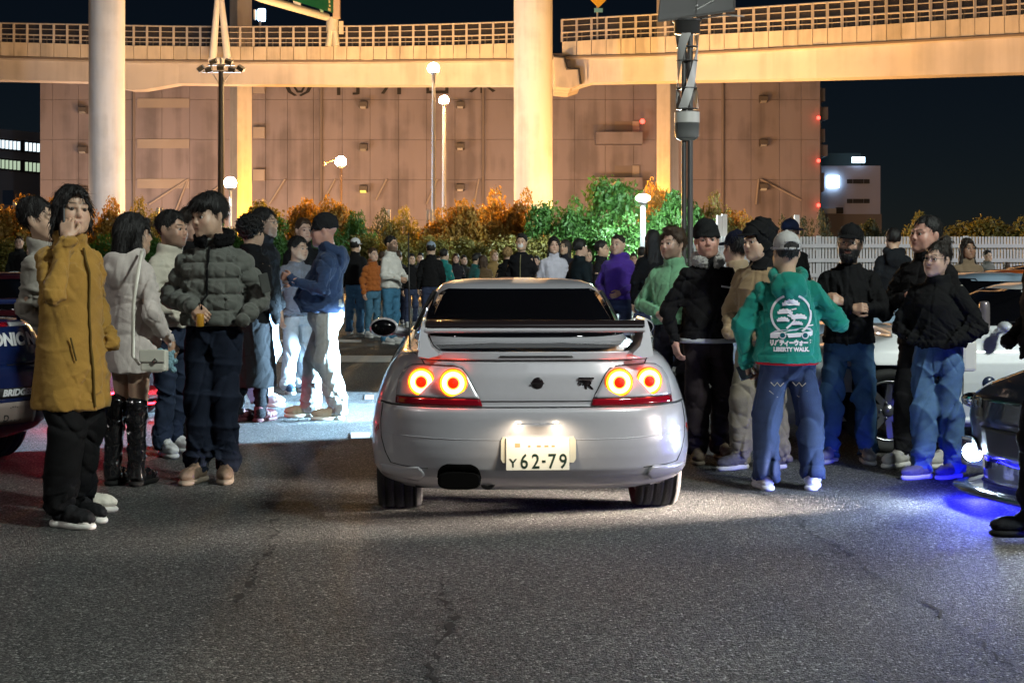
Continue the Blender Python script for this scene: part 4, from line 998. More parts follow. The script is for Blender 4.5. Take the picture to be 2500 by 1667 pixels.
    # mirrors, antenna, door seams, marker
    for sg in (-1, 1):
        mi = bpy.data.objects.new('door_mirror', None); COL.objects.link(mi); mi.parent = t; mi.location = (sg * .885, 2.78, .925)
        mb = MB(); mb.sphere((0, 0, 0), 1, 20, sc=(.100, .075, .066)); mb.tube([(-sg * .20, .03, -.05), (-sg * .05, .02, -.02)], [.028, .035], 10); mb.build('mirror_housing', pm, mi)
        mb = MB(); M = Matrix.Translation((0, -.05, 0)) @ Matrix.Rotation(R(90), 4, 'X') @ Matrix.Diagonal((.086, .054, 1, 1)); mb.lathe([(1, 0), (.96, .028), (.001, .030)], 28, 0, M); mb.build('mirror_glass', M_GLASS, mi)
        S2 = [Vector((sg * (S.xs(2.05, z) + .001), 2.05 - (.9 - z) * .12, z)) for z in [.27 + .06 * i for i in range(11)]]
        mb = MB(); mb.tube(S2, .004, 6); mb.build('door_seam', M_BLACK, t)
        S3 = [Vector((sg * (S.xs(y, .30) + .002), y, .26)) for y in (1.3, 2.0, 2.6, 3.3)]
        mb = MB(); mb.tube(S3, .028, 8); mb.build('side_skirt', pm, t)
        mb = MB(); mb.box((-.004, -.05, -.014), (.004, .05, .014), bev=.003); mb.build('side_marker', mat('marker_red', (.45, .01, .01), .2, coat=1), t, loc=(sg * (S.xs(.42, .50) - .002), .42, .50), rot=(R(-20), 0, -sg * R(14)))
    mb = MB(); mb.tube([(-.66, .80, .86), (-.668, .80, 1.54)], [.006, .0035], 6); mb.cyl((-.66, .80, .84), (-.66, .80, .89), .014, 8); mb.build('antenna', M_DARK, t)
    # wiper-less roof lip
    return t
build_hero()
# ================================================================== people: smooth distance fields turned into meshes
def rotm(yaw=0, pitch=0, roll=0):
    return np.array(Euler((R(pitch), R(roll), R(yaw)), 'XYZ').to_matrix())
class Field:
    def __init__(s): s.ops = []; s.disp = []
    def _add(s, f, c, rad, k, op): s.ops.append((f, np.asarray(c, float) - rad, np.asarray(c, float) + rad, k, op)); return s
    def cone(s, a, b, ra, rb, k=.02, op='u', flat=None):
        a = np.array(a, float); b = np.array(b, float); ba = b - a; L2 = float(ba @ ba) + 1e-9
        def f(x, y, z):
            px, py, pz = x - a[0], y - a[1], z - a[2]
            t = np.clip((px * ba[0] + py * ba[1] + pz * ba[2]) / L2, 0, 1)
            dx, dy, dz = px - ba[0] * t, py - ba[1] * t, pz - ba[2] * t
            if flat is not None:
                q = dx * flat[0] + dy * flat[1] + dz * flat[2]; m = flat[3]
                dx, dy, dz = dx + q * (m - 1) * flat[0], dy + q * (m - 1) * flat[1], dz + q * (m - 1) * flat[2]
            return np.sqrt(dx * dx + dy * dy + dz * dz) - (ra + (rb - ra) * t)
        lo = np.minimum(a, b); hi = np.maximum(a, b); m = max(ra, rb) + k + .03
        s.ops.append((f, lo - m, hi + m, k, op)); return s
    def ell(s, c, r, k=.02, op='u', rot=None):
        c = np.array(c, float); r = np.array(r, float)
        def f(x, y, z):
            px, py, pz = x - c[0], y - c[1], z - c[2]
            if rot is not None:
                px, py, pz = (rot[0, 0] * px + rot[1, 0] * py + rot[2, 0] * pz, rot[0, 1] * px + rot[1, 1] * py + rot[2, 1] * pz, rot[0, 2] * px + rot[1, 2] * py + rot[2, 2] * pz)
            k0 = np.sqrt((px / r[0]) ** 2 + (py / r[1]) ** 2 + (pz / r[2]) ** 2); k1 = np.sqrt((px / r[0] ** 2) ** 2 + (py / r[1] ** 2) ** 2 + (pz / r[2] ** 2) ** 2) + 1e-6
            return k0 * (k0 - 1) / k1
        return s._add(f, c, r.max() + k + .03, k, op)
    def box(s, c, h, r=.01, k=.01, op='u', rot=None):
        c = np.array(c, float); h = np.array(h, float)
        def f(x, y, z):
            px, py, pz = x - c[0], y - c[1], z - c[2]
            if rot is not None:
                px, py, pz = (rot[0, 0] * px + rot[1, 0] * py + rot[2, 0] * pz, rot[0, 1] * px + rot[1, 1] * py + rot[2, 1] * pz, rot[0, 2] * px + rot[1, 2] * py + rot[2, 2] * pz)
            qx, qy, qz = np.abs(px) - h[0] + r, np.abs(py) - h[1] + r, np.abs(pz) - h[2] + r
            return np.sqrt(np.maximum(qx, 0) ** 2 + np.maximum(qy, 0) ** 2 + np.maximum(qz, 0) ** 2) + np.minimum(np.maximum(qx, np.maximum(qy, qz)), 0) - r
        return s._add(f, c, float(np.linalg.norm(h)) + k + .03, k, op)
    def ring(s, c, rx, ry, r, k=.02, op='u', rot=None, flat=1.0):
        c = np.array(c, float)
        def f(x, y, z):
            px, py, pz = x - c[0], y - c[1], z - c[2]
            if rot is not None:
                px, py, pz = (rot[0, 0] * px + rot[1, 0] * py + rot[2, 0] * pz, rot[0, 1] * px + rot[1, 1] * py + rot[2, 1] * pz, rot[0, 2] * px + rot[1, 2] * py + rot[2, 2] * pz)
            q = (np.sqrt((px / rx) ** 2 + (py / ry) ** 2) - 1) * min(rx, ry)
            return np.sqrt(q * q + (pz / flat) ** 2) - r
        return s._add(f, c, max(rx, ry) + r * max(1, flat) + k + .03, k, op)
    def stack(s, T, k=.03, op='u', n=2.3):
        T = sorted(T); zz = np.array([t[0] for t in T]); A = [np.array([t[i] if len(t) > i else 0.0 for t in T]) for i in (1, 2, 3, 4)]
        def f(x, y, z):
            rx = np.interp(z, zz, A[0]); ry = np.interp(z, zz, A[1]); cx = np.interp(z, zz, A[2]); cy = np.interp(z, zz, A[3])
            q = (np.abs((x - cx) / rx) ** n + np.abs((y - cy) / ry) ** n) ** (1 / n)
            d = (q - 1) * np.minimum(rx, ry) * .95
            e = np.maximum(zz[0] - z, z - zz[-1])
            return np.maximum(d, e) + np.minimum(np.maximum(d, e), 0) * 0
        m = A[0].max() + np.abs(A[2]).max() + .06; my = A[1].max() + np.abs(A[3]).max() + .06
        s.ops.append((f, np.array((-m, -my, zz[0] - .05)), np.array((m, my, zz[-1] + .05)), k, op)); return s
    def wrap(s, fn): s.disp.append(fn); return s
    def bounds(s):
        U = [o for o in s.ops if o[4] == 'u']
        return np.min([o[1] for o in U], 0), np.max([o[2] for o in U], 0)
    @staticmethod
    def comb(F, d, k, op):
        if op == 'u':
            h = np.clip(.5 + .5 * (d - F) / k, 0, 1); return d * (1 - h) + F * h - k * h * (1 - h)
        h = np.clip(.5 - .5 * (F + d) / k, 0, 1); return F * (1 - h) - d * h + k * h * (1 - h)
    def at(s, p):
        x, y, z = p[:, 0], p[:, 1], p[:, 2]; Fv = np.ones(len(p))
        for f, lo, hi, k, op in s.ops: Fv = s.comb(Fv, f(x, y, z), k, op)
        for fn in s.disp: Fv = Fv + fn(p)
        return Fv
    def mesh(s, h):
        lo, hi = s.bounds(); n = np.ceil((hi - lo) / h).astype(int) + 1
        ax = [lo[i] + h * np.arange(n[i]) for i in range(3)]
        Fv = np.ones(n, np.float32)
        for f, a, b, k, op in s.ops:
            i0 = np.clip(((a - lo) / h).astype(int), 0, n); i1 = np.clip(((b - lo) / h).astype(int) + 2, 0, n)
            if (i1 <= i0).any(): continue
            sl = tuple(slice(i0[i], i1[i]) for i in range(3))
            d = f(ax[0][sl[0]][:, None, None], ax[1][sl[1]][None, :, None], ax[2][sl[2]][None, None, :])
            Fv[sl] = s.comb(Fv[sl], np.broadcast_to(d, Fv[sl].shape), k, op)
        if s.disp:
            I = np.nonzero(np.abs(Fv) < .05 + h)
            p = np.stack([ax[0][I[0]], ax[1][I[1]], ax[2][I[2]]], 1); add = 0
            for fn in s.disp: add = add + fn(p)
            Fv[I] += add
        v, q = surface_net(Fv, lo, h)
        if len(v):
            e = h * .25; d0 = s.at(v)
            g = np.stack([s.at(v + np.array(o) * e) - d0 for o in ((1, 0, 0), (0, 1, 0), (0, 0, 1))], 1) / e
            st = d0[:, None] * g / (np.sum(g * g, 1)[:, None] + 1e-3)
            L = np.linalg.norm(st, axis=1)[:, None]; v = v - st * np.minimum(1, h * .7 / (L + 1e-9))
        return v, q
def surface_net(Fv, lo, h):
    ins = Fv < 0
    c = ins[:-1, :-1, :-1].astype(np.int8)
    tot = sum(ins[i:ins.shape[0] - 1 + i, j:ins.shape[1] - 1 + j, k:ins.shape[2] - 1 + k].astype(np.int8) for i in (0, 1) for j in (0, 1) for k in (0, 1))
    I = np.nonzero((tot > 0) & (tot < 8)); N = len(I[0])
    if N == 0: return np.zeros((0, 3)), np.zeros((0, 4), int)
    acc = np.zeros((N, 3)); cnt = np.zeros(N)
    corners = [(i, j, k) for i in (0, 1) for j in (0, 1) for k in (0, 1)]
    val = {cc: Fv[I[0] + cc[0], I[1] + cc[1], I[2] + cc[2]] for cc in corners}
    for a in corners:
        for axd in range(3):
            if a[axd] == 1: continue
            b = list(a); b[axd] = 1; b = tuple(b); fa, fb = val[a], val[b]; m = (fa < 0) != (fb < 0)
            t = np.where(m, fa / (fa - fb + 1e-12), 0)
            for q in range(3): acc[:, q] += np.where(m, a[q] + (t if q == axd else 0), 0)
            cnt += m
    v = acc / cnt[:, None] + np.stack(I, 1); v = lo + v * h
    idx = -np.ones(tot.shape, np.int32); idx[I] = np.arange(N)
    Q = []
    for axd in range(3):
        o1, o2 = [(1, 2), (2, 0), (0, 1)][axd]
        sa = [slice(1, -1)] * 3; sb = [slice(1, -1)] * 3; sa[axd] = slice(0, -1); sb[axd] = slice(1, None)
        A = ins[tuple(sa)]; B = ins[tuple(sb)]; W = np.nonzero(A != B)
        if len(W[0]) == 0: continue
        base = [W[0] + 1, W[1] + 1, W[2] + 1]; base[axd] = W[axd]
        def g(d1, d2):
            p = [base[0].copy(), base[1].copy(), base[2].copy()]; p[o1] = p[o1] - d1; p[o2] = p[o2] - d2; return idx[p[0], p[1], p[2]]
        q = np.stack([g(1, 1), g(0, 1), g(0, 0), g(1, 0)], 1)
        fl = ~A[W]; q[fl] = q[fl][:, ::-1]; Q.append(q)
    Q = np.concatenate(Q); Q = Q[(Q >= 0).all(1)]
    return v, Q

def folds(seed, amp, f=14.0, sq=(1, 1, 1.0), wt=None):
    r = np.random.RandomState(seed); K = []
    for i in range(4):
        d = r.normal(size=3); d /= np.linalg.norm(d); K.append((d * f * r.uniform(.6, 1.5) * np.array(sq), r.uniform(0, 6), r.normal(size=3) * f * .45, r.uniform(0, 6)))
    def fn(p):
        o = 0
        for i, (k1, p1, k2, p2) in enumerate(K):
            w = np.sin(p @ k1 + p1 + 1.6 * np.sin(p @ k2 + p2)); e = (1 - np.abs(w)) ** 3 * 1.9 - .42; o = o + (e if i % 3 == 0 else -e)
        o = o * amp / 2
        return o if wt is None else o * wt(p)
    return fn
def near(joints, r, base=.35):
    J = [np.array(j, float) for j in joints]
    def w(p):
        o = base
        for j in J: o = o + np.exp(-np.sum((p - j) ** 2, 1) / (r * r))
        return np.minimum(o, 1.4)
    return w

# ------------------------------------------------------------------ head (origin between the eyes' level and the ears, face towards -y)
HEADS = {}
def head_geo(kind, h):
    if (kind, h) in HEADS: return HEADS[(kind, h)]
    f = Field(); w = {'m': 1.0, 'f': .93, 'b': 1.10}[kind]; jw = {'m': 1.0, 'f': .86, 'b': 1.16}[kind]
    f.ell((0, .022, .034), (.074 * w, .094, .086), .02)
    f.ell((0, -.018, -.030), (.0665 * w, .072, .087), .03)
    for s in (-1, 1):
        f.cone((s * .050 * jw, .008, -.040), (s * .036 * jw, -.042, -.080), .024, .022, .035)
        f.cone((s * .036 * jw, -.042, -.080), (s * .010, -.070, -.100), .022, .018, .03)
        f.ell((s * .038 * w, -.056, -.034), (.028, .028, .030), .03)               # cheek
        f.cone((s * .014, -.086, .024), (s * .046 * w, -.070, .021), .010, .009, .014)     # brow
        f.ell((s * .0315, -.099, .003), (.017, .016, .0105), .010, 's')             # socket
        f.ell((s * .0765 * w, .012, -.004), (.011, .021, .033), .006, rot=rotm(s * -22))   # ear
        f.cone((s * .010, -.094, -.033), (s * .0120, -.086, -.035), .0068, .0075, .007)     # nostril wing
        f.cone((s * .017, -.0870, .0110), (s * .045, -.0775, .0090), .0056, .0046, .005)     # upper lid
    f.cone((0, -.088, .014), (0, -.100, -.022), .0075, .0100, .012)
    f.ell((0, -.102, -.028), (.0110, .0105, .0100), .009)
    f.ell((0, -.074, -.064), (.032, .020, .024), .025)
    f.cone((-.017, -.0905, -.0585), (.017, -.0905, -.0585), .0050, .0050, .007); f.cone((-.014, -.0905, -.0690), (.014, -.0905, -.0690), .0058, .0058, .008)
    f.cone((-.021, -.0955, -.0638), (.021, -.0955, -.0638), .0018, .0018, .003, 's')
    f.ell((0, -.077, -.099), (.020, .016, .015), .02)
    nr = {'m': .056, 'f': .047, 'b': .062}[kind]
    f.cone((0, .012, -.06), (0, .026, -.20), nr, nr * 1.08, .03)
    v, q = f.mesh(h)
    # eyes
    ev = []; eq = []; ec = []
    for s in (-1, 1):
        n = 16; o = len(ev)
        for i in range(n // 2 + 1):
            for k in range(n):
                a = math.pi * i / (n // 2); b = 2 * math.pi * k / n; d = np.array((math.sin(a) * math.cos(b), -math.cos(a), math.sin(a) * math.sin(b)))
                ev.append(np.array((s * .0315, -.0790, .0020)) + d * .0118); ec.append(2 if i <= 1 else (3 if i == 2 else 1))
        for i in range(n // 2):
            for k in range(n): eq.append((o + i * n + k, o + i * n + (k + 1) % n, o + (i + 1) * n + (k + 1) % n, o + (i + 1) * n + k))
    HEADS[(kind, h)] = (v, q, np.array(ev), np.array(eq), np.array(ec)); return HEADS[(kind, h)]
def head_colors(v, skin, hairc, beard=0.0, lips=1.0, brow=1.0):
    x, y, z = v[:, 0], v[:, 1], v[:, 2]; n = len(v); c = np.tile(np.array(skin), (n, 1)); front = np.clip((-y - .03) / .03, 0, 1)
    def mixc(m, col): 
        m = np.clip(m, 0, 1)[:, None]; return c * (1 - m) + np.array(col) * m
    c = mixc(.30 * np.exp(-(((np.abs(x) - .04) / .025) ** 2 + ((z + .03) / .025) ** 2)) * front, (skin[0] * 1.05, skin[1] * .70, skin[2] * .66))
    c = mixc(.35 * np.exp(-((x / .014) ** 2 + ((z + .028) / .014) ** 2)) * front, (skin[0] * 1.0, skin[1] * .72, skin[2] * .68))
    if beard > 0:
        m = np.clip((-.030 - z) / .014, 0, 1) * np.clip((.02 - y) / .02, 0, 1) * np.clip((z + .145) / .01, 0, 1)
        m *= 1 - .9 * np.exp(-((x / .030) ** 4 + ((z + .040) / .010) ** 4))
        side = np.clip((.012 - y) / .02, 0, 1) * np.clip((np.abs(x) - .055) / .006, 0, 1) * np.clip((.01 - z) / .01, 0, 1); m = np.maximum(m, side * .9)
        c = mixc(beard * m, hairc)
    c = mixc(lips * .8 * np.exp(-((x / .021) ** 4 + ((z + .064) / .0105) ** 4)) * front, (skin[0] * .78, skin[1] * .42, skin[2] * .40))
    c = mixc(.9 * np.exp(-((x / .018) ** 4 + ((z + .064) / .0026) ** 2)) * front, (.05, .02, .02))
    bz = .0275 + .004 * np.sin((np.abs(x) - .012) / .036 * 3.0)
    c = mixc(brow * .92 * np.exp(-(((np.abs(x) - .031) / .0195) ** 4 + ((z - bz) / .0052) ** 2)) * front, hairc)
    c = mixc(.75 * np.exp(-(((np.abs(x) - .0315) / .0165) ** 4 + ((z - .0072) / .0026) ** 2)) * front, (.02, .015, .012))     # lash line
    return c

def hair_field(style, kind='m'):
    f = Field(); w = {'m': 1.0, 'f': .94, 'b': 1.1}[kind]
    if style in ('short', 'crop', 'quiff', 'fringe'):
        t = {'short': .013, 'crop': .007, 'quiff': .018, 'fringe': .017}[style]
        f.ell((0, .024, .038), (.074 * w + t * .8, .094 + t, .086 + t), .02)
        f.ell((0, -.088, -.018), (.30, .062, .096), .016, 's')                       # face and temples
        f.box((0, .0, -.135), (.2, .2, .10), .02, .02, 's')                          # below the nape
        f.ell((0, -.025, -.055), (.2, .060, .060), .02, 's')
        if style == 'quiff': f.ell((0, -.045, .112), (.052, .045, .026), .03)
        if style == 'fringe':
            f.ell((0, -.058, .075), (.068, .040, .044), .02); f.ell((-.03, -.075, .05), (.035, .018, .025), .015); f.ell((.035, -.07, .052), (.03, .018, .025), .015)
    elif style in ('bob', 'long', 'lob'):
        f.ell((0, .026, .036), (.084 * w, .104, .095), .02)
        L = {'bob': -.115, 'lob': -.17, 'long': -.30}[style]
        for s in (-1, 1):
            f.cone((s * .064, .005, .02), (s * .070, .005, L * .55), .026, .028, .03); f.cone((s * .070, .005, L * .55), (s * .060, .02, L), .028, .016, .03)
            f.cone((s * .030, .085, .0), (s * .035, .085, L), .045, .035, .03)
            f.cone((s * .010, -.075, .085), (s * .060, -.075, .010), .016, .012, .015)
        f.ell((0, -.105, -.028), (.066 * w, .085, .104), .012, 's')
    elif style == 'bun':
        f.ell((0, .024, .036), (.081 * w, .101, .093), .02)
        f.ell((0, -.088, -.018), (.30, .062, .092), .016, 's'); f.box((0, .0, -.14), (.2, .2, .10), .02, .02, 's')
        f.ell((0, .075, .120), (.042, .042, .045), .008)
    elif style == 'curly':
        f.ell((0, .03, .05), (.098, .118, .105), .02); f.ell((0, -.085, -.05), (.075, .085, .090), .015, 's'); f.box((0, 0, -.16), (.2, .2, .10), .02, .02, 's')
    if style == 'curly':
        f.wrap(folds(3, .016, 110)); f.wrap(folds(4, .010, 200))
    else:
        def strands(p):
            a = np.arctan2(p[:, 0], p[:, 1] - .0 + 1e-6); return .0012 * np.sin(a * 37 + 3 * np.sin(p[:, 2] * 40)) + .0009 * np.sin(a * 83 + p[:, 2] * 30) + .0026 * np.sin(a * 7 + p[:, 2] * 26) + .0018 * np.sin(p[:, 0] * 90 + p[:, 2] * 60)
        f.wrap(strands)
    return f
HAIRS = {}
def hair_geo(style, kind, h):
    if (style, kind, h) not in HAIRS: HAIRS[(style, kind, h)] = hair_field(style, kind).mesh(h)
    return HAIRS[(style, kind, h)]

def strands_on(v, q, seed, style):
    """adds thin tapering locks that leave the hair's skin and loosen its outline"""
    r = np.random.RandomState(seed); n = 900 if style not in ('crop', 'curly') else 500
    fn = np.cross(v[q[:, 2]] - v[q[:, 0]], v[q[:, 3]] - v[q[:, 1]]); A = np.linalg.norm(fn, axis=1) + 1e-12; fn /= A[:, None]
    i = r.choice(len(q), n, p=A / A.sum()); p = v[q[i]].mean(1); nn = fn[i]
    sgn = np.sign(np.sum(nn * (p - np.array((0, .02, .0))), 1)); nn = nn * np.where(sgn == 0, 1, sgn)[:, None]
    flow = p - np.array((0, .045, .13)) + np.array((0, 0, -.03)); flow += r.normal(size=(n, 3)) * .022
    if style == 'quiff': flow = np.where((p[:, 2] > .07)[:, None], np.array((.3, .6, .5)) * .1 + r.normal(size=(n, 3)) * .03, flow)
    if style == 'curly': flow = r.normal(size=(n, 3)) * .05
    t = flow - nn * np.sum(flow * nn, 1)[:, None]; t /= np.linalg.norm(t, axis=1)[:, None] + 1e-9
    L = r.uniform(.020, .055, n)[:, None] * (1.25 if style in ('bob', 'lob', 'long') else (.55 if style == 'crop' else .9)); w = np.cross(t, nn) * r.uniform(.0012, .0026, n)[:, None]
    lift = r.uniform(.0, .009, n)[:, None]; dn = np.array((0, 0, -1.0))
    a = p - nn * .003; b = p + t * L * .5 + nn * (lift * .8 + .001); c = p + t * L + nn * lift * .6 + dn * L * .16
    V = np.stack([a - w, a + w, b - w * .8, b + w * .8, c - w * .12, c + w * .12], 1).reshape(-1, 3); k = np.arange(n)[:, None] * 6 + len(v)
    return np.concatenate([v, V]), np.concatenate([q, k + np.array([[0, 1, 3, 2]]), k + np.array([[2, 3, 5, 4]])])
def np_obj(name, v, q, m, parent, cols=None, smooth=True):
    me = bpy.data.meshes.new(name); nv = len(v); nf = len(q); k = q.shape[1]
    me.vertices.add(nv); me.vertices.foreach_set('co', np.ascontiguousarray(v, dtype=np.float32).ravel())
    me.loops.add(nf * k); me.loops.foreach_set('vertex_index', np.ascontiguousarray(q, dtype=np.int32).ravel())
    me.polygons.add(nf); me.polygons.foreach_set('loop_start', np.arange(0, nf * k, k, dtype=np.int32))
    if smooth: me.polygons.foreach_set('use_smooth', np.ones(nf, bool))
    me.update(calc_edges=True); me.validate()
    if cols is not None:
        a = me.color_attributes.new('Col', 'FLOAT_COLOR', 'POINT'); a.data.foreach_set('color', np.concatenate([cols, np.ones((nv, 1))], 1).astype(np.float32).ravel())
    me.materials.append(m)
    o = bpy.data.objects.new(name, me); COL.objects.link(o); o.parent = parent; return o

# ------------------------------------------------------------------ hand in a frame: d along the fingers, n out of the palm's back, l towards the thumb
def hand_field(f, wrist, d, n, curl=.35, spread=.02, sc=1.0, thumb=.5):
    d = np.array(d, float); d /= np.linalg.norm(d); n = np.array(n, float); n = n - d * (n @ d); n /= np.linalg.norm(n); l = np.cross(d, n)
    w = np.array(wrist, float); T = lambda a, b, c: w + (d * a + l * b + n * c) * sc
    f.cone(T(-.03, 0, 0), T(.02, 0, 0), .026 * sc, .030 * sc, .02)
    for b in (-.026, -.009, .009, .026): f.cone(T(.02, b * .8, 0), T(.082, b, .002), .015 * sc, .0125 * sc, .010)
    for i, (b, L) in enumerate(((.027, .072), (.009, .080), (-.009, .075), (-.026, .060))):
        p = np.array((.084, b, 0.0)); ang = .15 + curl * .5
        for j, fr in enumerate((.45, .32, .25)):
            q = p + np.array((math.cos(ang), spread * (1.5 - i), -math.sin(ang))) * L * fr
            f.cone(T(*p), T(*q), (.0092 - .0008 * j) * sc, (.0086 - .0009 * j) * sc, .003); p = q; ang += curl * (1.1 if j == 0 else .9)
    p = np.array((.025, .028, -.006))
    for j, (a, b, c, r) in enumerate(((.030, .022, -.010, .0125), (.026, .010 - .012 * thumb, -.010 - .012 * thumb, .0108), (.020, .002 - .012 * thumb, -.006 - .008 * thumb, .009))):
        q = p + np.array((a, b, c)); f.cone(T(*p), T(*q), r * 1.05 * sc, r * .92 * sc, .006); p = q
    return f

SKIN = mat('skin', (.5, .3, .2), .48, vcol=True, var=.05, vscale=60, bump=.05, bscale=250, subsurf=.10)
def cloth(name, col, rough=.85, var=.10, vscale=14, bump=.25, bscale=220, sheen=0.0, **k):
    if max(col) < .04: sheen = 0.0; col = tuple(c * .8 for c in col)
    return mat('cloth_' + name, col, rough, spec=.12 if max(col) < .03 else .25, var=var, vscale=vscale, bump=bump, bscale=bscale, sheen=sheen, **k)
def hairmat(c, nm): return mat('hair_' + nm, c, .55, spec=.35, var=.35, vscale=30, stretch=(1, 1, .2), bump=.4, bscale=160)
HC = {'black': (.010, .009, .009), 'brown': (.045, .025, .014), 'dark': (.018, .013, .010), 'blond': (.30, .19, .08), 'ginger': (.12, .055, .02), 'grey': (.16, .15, .14)}
SK = {'fair': (.52, .34, .26), 'tan': (.42, .26, .18), 'asian': (.50, .33, .235), 'brown': (.27, .155, .10), 'red': (.50, .27, .21)}

def person(label, x=None, Y=None, H=1.72, yaw=0, group='people standing about in the car park', X=None, near_=True,
           head=(0, 0, 0), kind='m', skin='asian', hair='short', hairc='black', beard=0.0, hat=None, hatc=(.02, .02, .022), glasses=False,
           top='jacket', topc=(.03, .03, .03), hem=.92, bulk=1.0, collar='stand', hood=None, collarc=None, zipc=None, short=False, topname=None,
           arms=None, hands=('relax', 'relax'), pants=(.03, .04, .08), pw=1.0, shoes=(.5, .5, .5), sole=(.6, .6, .58), feet=None, lean=(0, 0),
           quilt=False, fold=1.0, legs=True, belly=0.0, bootz=None, skirt=False, headh=None, shoekind='sneaker', pantz=None, fold_p=1.15):
    h = .0086 if near_ else .020; hh = .0052 if near_ else .0085; hnd = .0048 if near_ else .009
    Xw = P(x * 1.06293, 0, Y).x if X is None else X
    s = H / 1.75
    t = thing('person', label, 'person', (Xw, Y, 0), R(yaw), group); t.scale = (s, s, s)
    bulk = 1 + (bulk - 1) * .55
    seed = abs(hash((round(Xw, 2), round(Y, 2)))) % 9973; r = random.Random(seed)
    topname = topname or 'top'
    A = arms or {}
    sh = {}; 
    for sd, sg in (('r', -1), ('l', 1)):
        S0 = (sg * .145 * (.55 + .45 * bulk), .008, 1.378); q = A.get(sd, ((sg * (.225 + .06 * (bulk - 1)), .035, 1.13), (sg * (.235 + .05 * (bulk - 1)), -.045, .895)))
        
        if sd in A: q = [(p[0] * .90, p[1], p[2]) for p in q]
        sh[sd] = (S0, q[0], q[1])
    def lift(v): 
        v = np.array(v, float); k = np.clip((v[:, 2] - .85) / .6, 0, 1.6)
        v[:, 0] += lean[0] * k; v[:, 1] += lean[1] * k; return v
    # ---- body: head, neck, hands, arms, legs in one mesh
    V = []; Q = []; C = []; off = 0
    def push(v, q, c):
        nonlocal off
        V.append(v); Q.append(q + off); C.append(c); off += len(v)
    hv, hq, ev, eq, ec = head_geo(kind, hh)
    HM = rotm(head[0], head[1], head[2]); piv = np.array((0, .03, -.13)); HO = np.array((0, -.012, 1.632))
    def hx(v): return lift(((np.asarray(v) - piv) @ HM.T) * 1.06 + piv + HO)
    sk = np.array(SK[skin]); hc = HC[hairc]
    push(hx(hv), hq, head_colors(hv, sk, hc, beard, lips=1.0 if kind == 'f' else .7))
    push(hx(ev), eq, np.array([(.55, .53, .5) if e == 1 else ((.012, .008, .006) if e == 2 else (.06, .035, .02)) for e in ec]))
    core = MB()
    core.tube([(0, 0, .9), (0, 0, 1.2), (0, 0, 1.42), (0, .01, 1.47)], [.10, .09, .07, .03], 10)
    FT = feet or ((-.11, 0, -8), (.11, .02, 10))
    for sd in ('r', 'l'): core.tube(sh[sd], [.05, .04, .028], 8)
    for sg, ft in zip((-1, 1), FT): core.tube([(sg * .085, 0, .92), (ft[0] * .9, -.015, .5), (ft[0], ft[1] + .04, .08)], [.06, .035, .022], 8)
    push(lift(np.array([tuple(v) for v in core.v])), np.array([f if len(f) == 4 else (f[0], f[1], f[2], f[3]) for f in core.f if len(f) == 4]), np.tile(sk, (len(core.v), 1)))
    for sd, hp in zip(('r', 'l'), hands):
        S0, E, Wr = [np.array(p) for p in sh[sd]]
        f = Field(); any_ = False
        if hp not in ('pocket', 'none'):
            d = Wr - E; d /= np.linalg.norm(d); sg = -1 if sd == 'r' else 1; any_ = True
            if isinstance(hp, tuple): dd, nn, cu, th = hp
            else: dd, nn, cu, th = d, (sg * 1.0, -.3, .1), {'relax': .42, 'fist': 1.15, 'hold': .95, 'open': .15}[hp], .5
            hf = Field(); hand_field(hf, Wr + d * .01, dd, nn, cu, sc=1.0 if kind != 'f' else .9, thumb=th); f.ops += hf.ops
            if sg < 0 and not isinstance(hp, tuple): pass
        if short:
            f.cone(E * .75 + S0 * .25, E, .046, .043, .03); f.cone(E, E + (Wr - E) * .35, .043, .043, .03); f.cone(E + (Wr - E) * .35, Wr, .043, .028, .03); any_ = True
        if any_:
            v, q = f.mesh(hnd if not short else max(hnd, .0065)); push(lift(v), q, np.tile(sk * np.array((.98, .93, .9)), (len(v), 1)))
    if skirt or bootz:
        f = Field()
        for sg, ft in zip((-1, 1), FT): f.cone((sg * .085, 0, .85), (ft[0] * .92, -.012, .5), .082, .056, .02)
        v, q = f.mesh(.012); push(v, q, np.tile(sk, (len(v), 1)))
    np_obj('body', np.concatenate(V), np.concatenate(Q), SKIN, t, np.concatenate(C))
    # ---- hair, hats
    if hair: 
        v, q = hair_geo(hair, kind, hh)
        if near_: v, q = strands_on(v, q, seed, hair)
        np_obj('hair', hx(v), q, hairmat(HC[hairc], hairc), t)
    if beard >= .95:
        f = Field(); f.ell((0, -.045, -.085), (.062, .060, .062), .02); f.ell((0, -.052, -.045), (.056, .064, .055), .012, 's')
        f.ell((0, -.102, -.064), (.026, .02, .013), .006, 's'); f.cone((-.022, -.104, -.050), (.022, -.104, -.050), .006, .006, .006); f.wrap(folds(5, .004, 160))
        v, q = f.mesh(hh); np_obj('beard', hx(v), q, hairmat(HC[hairc], hairc), t)
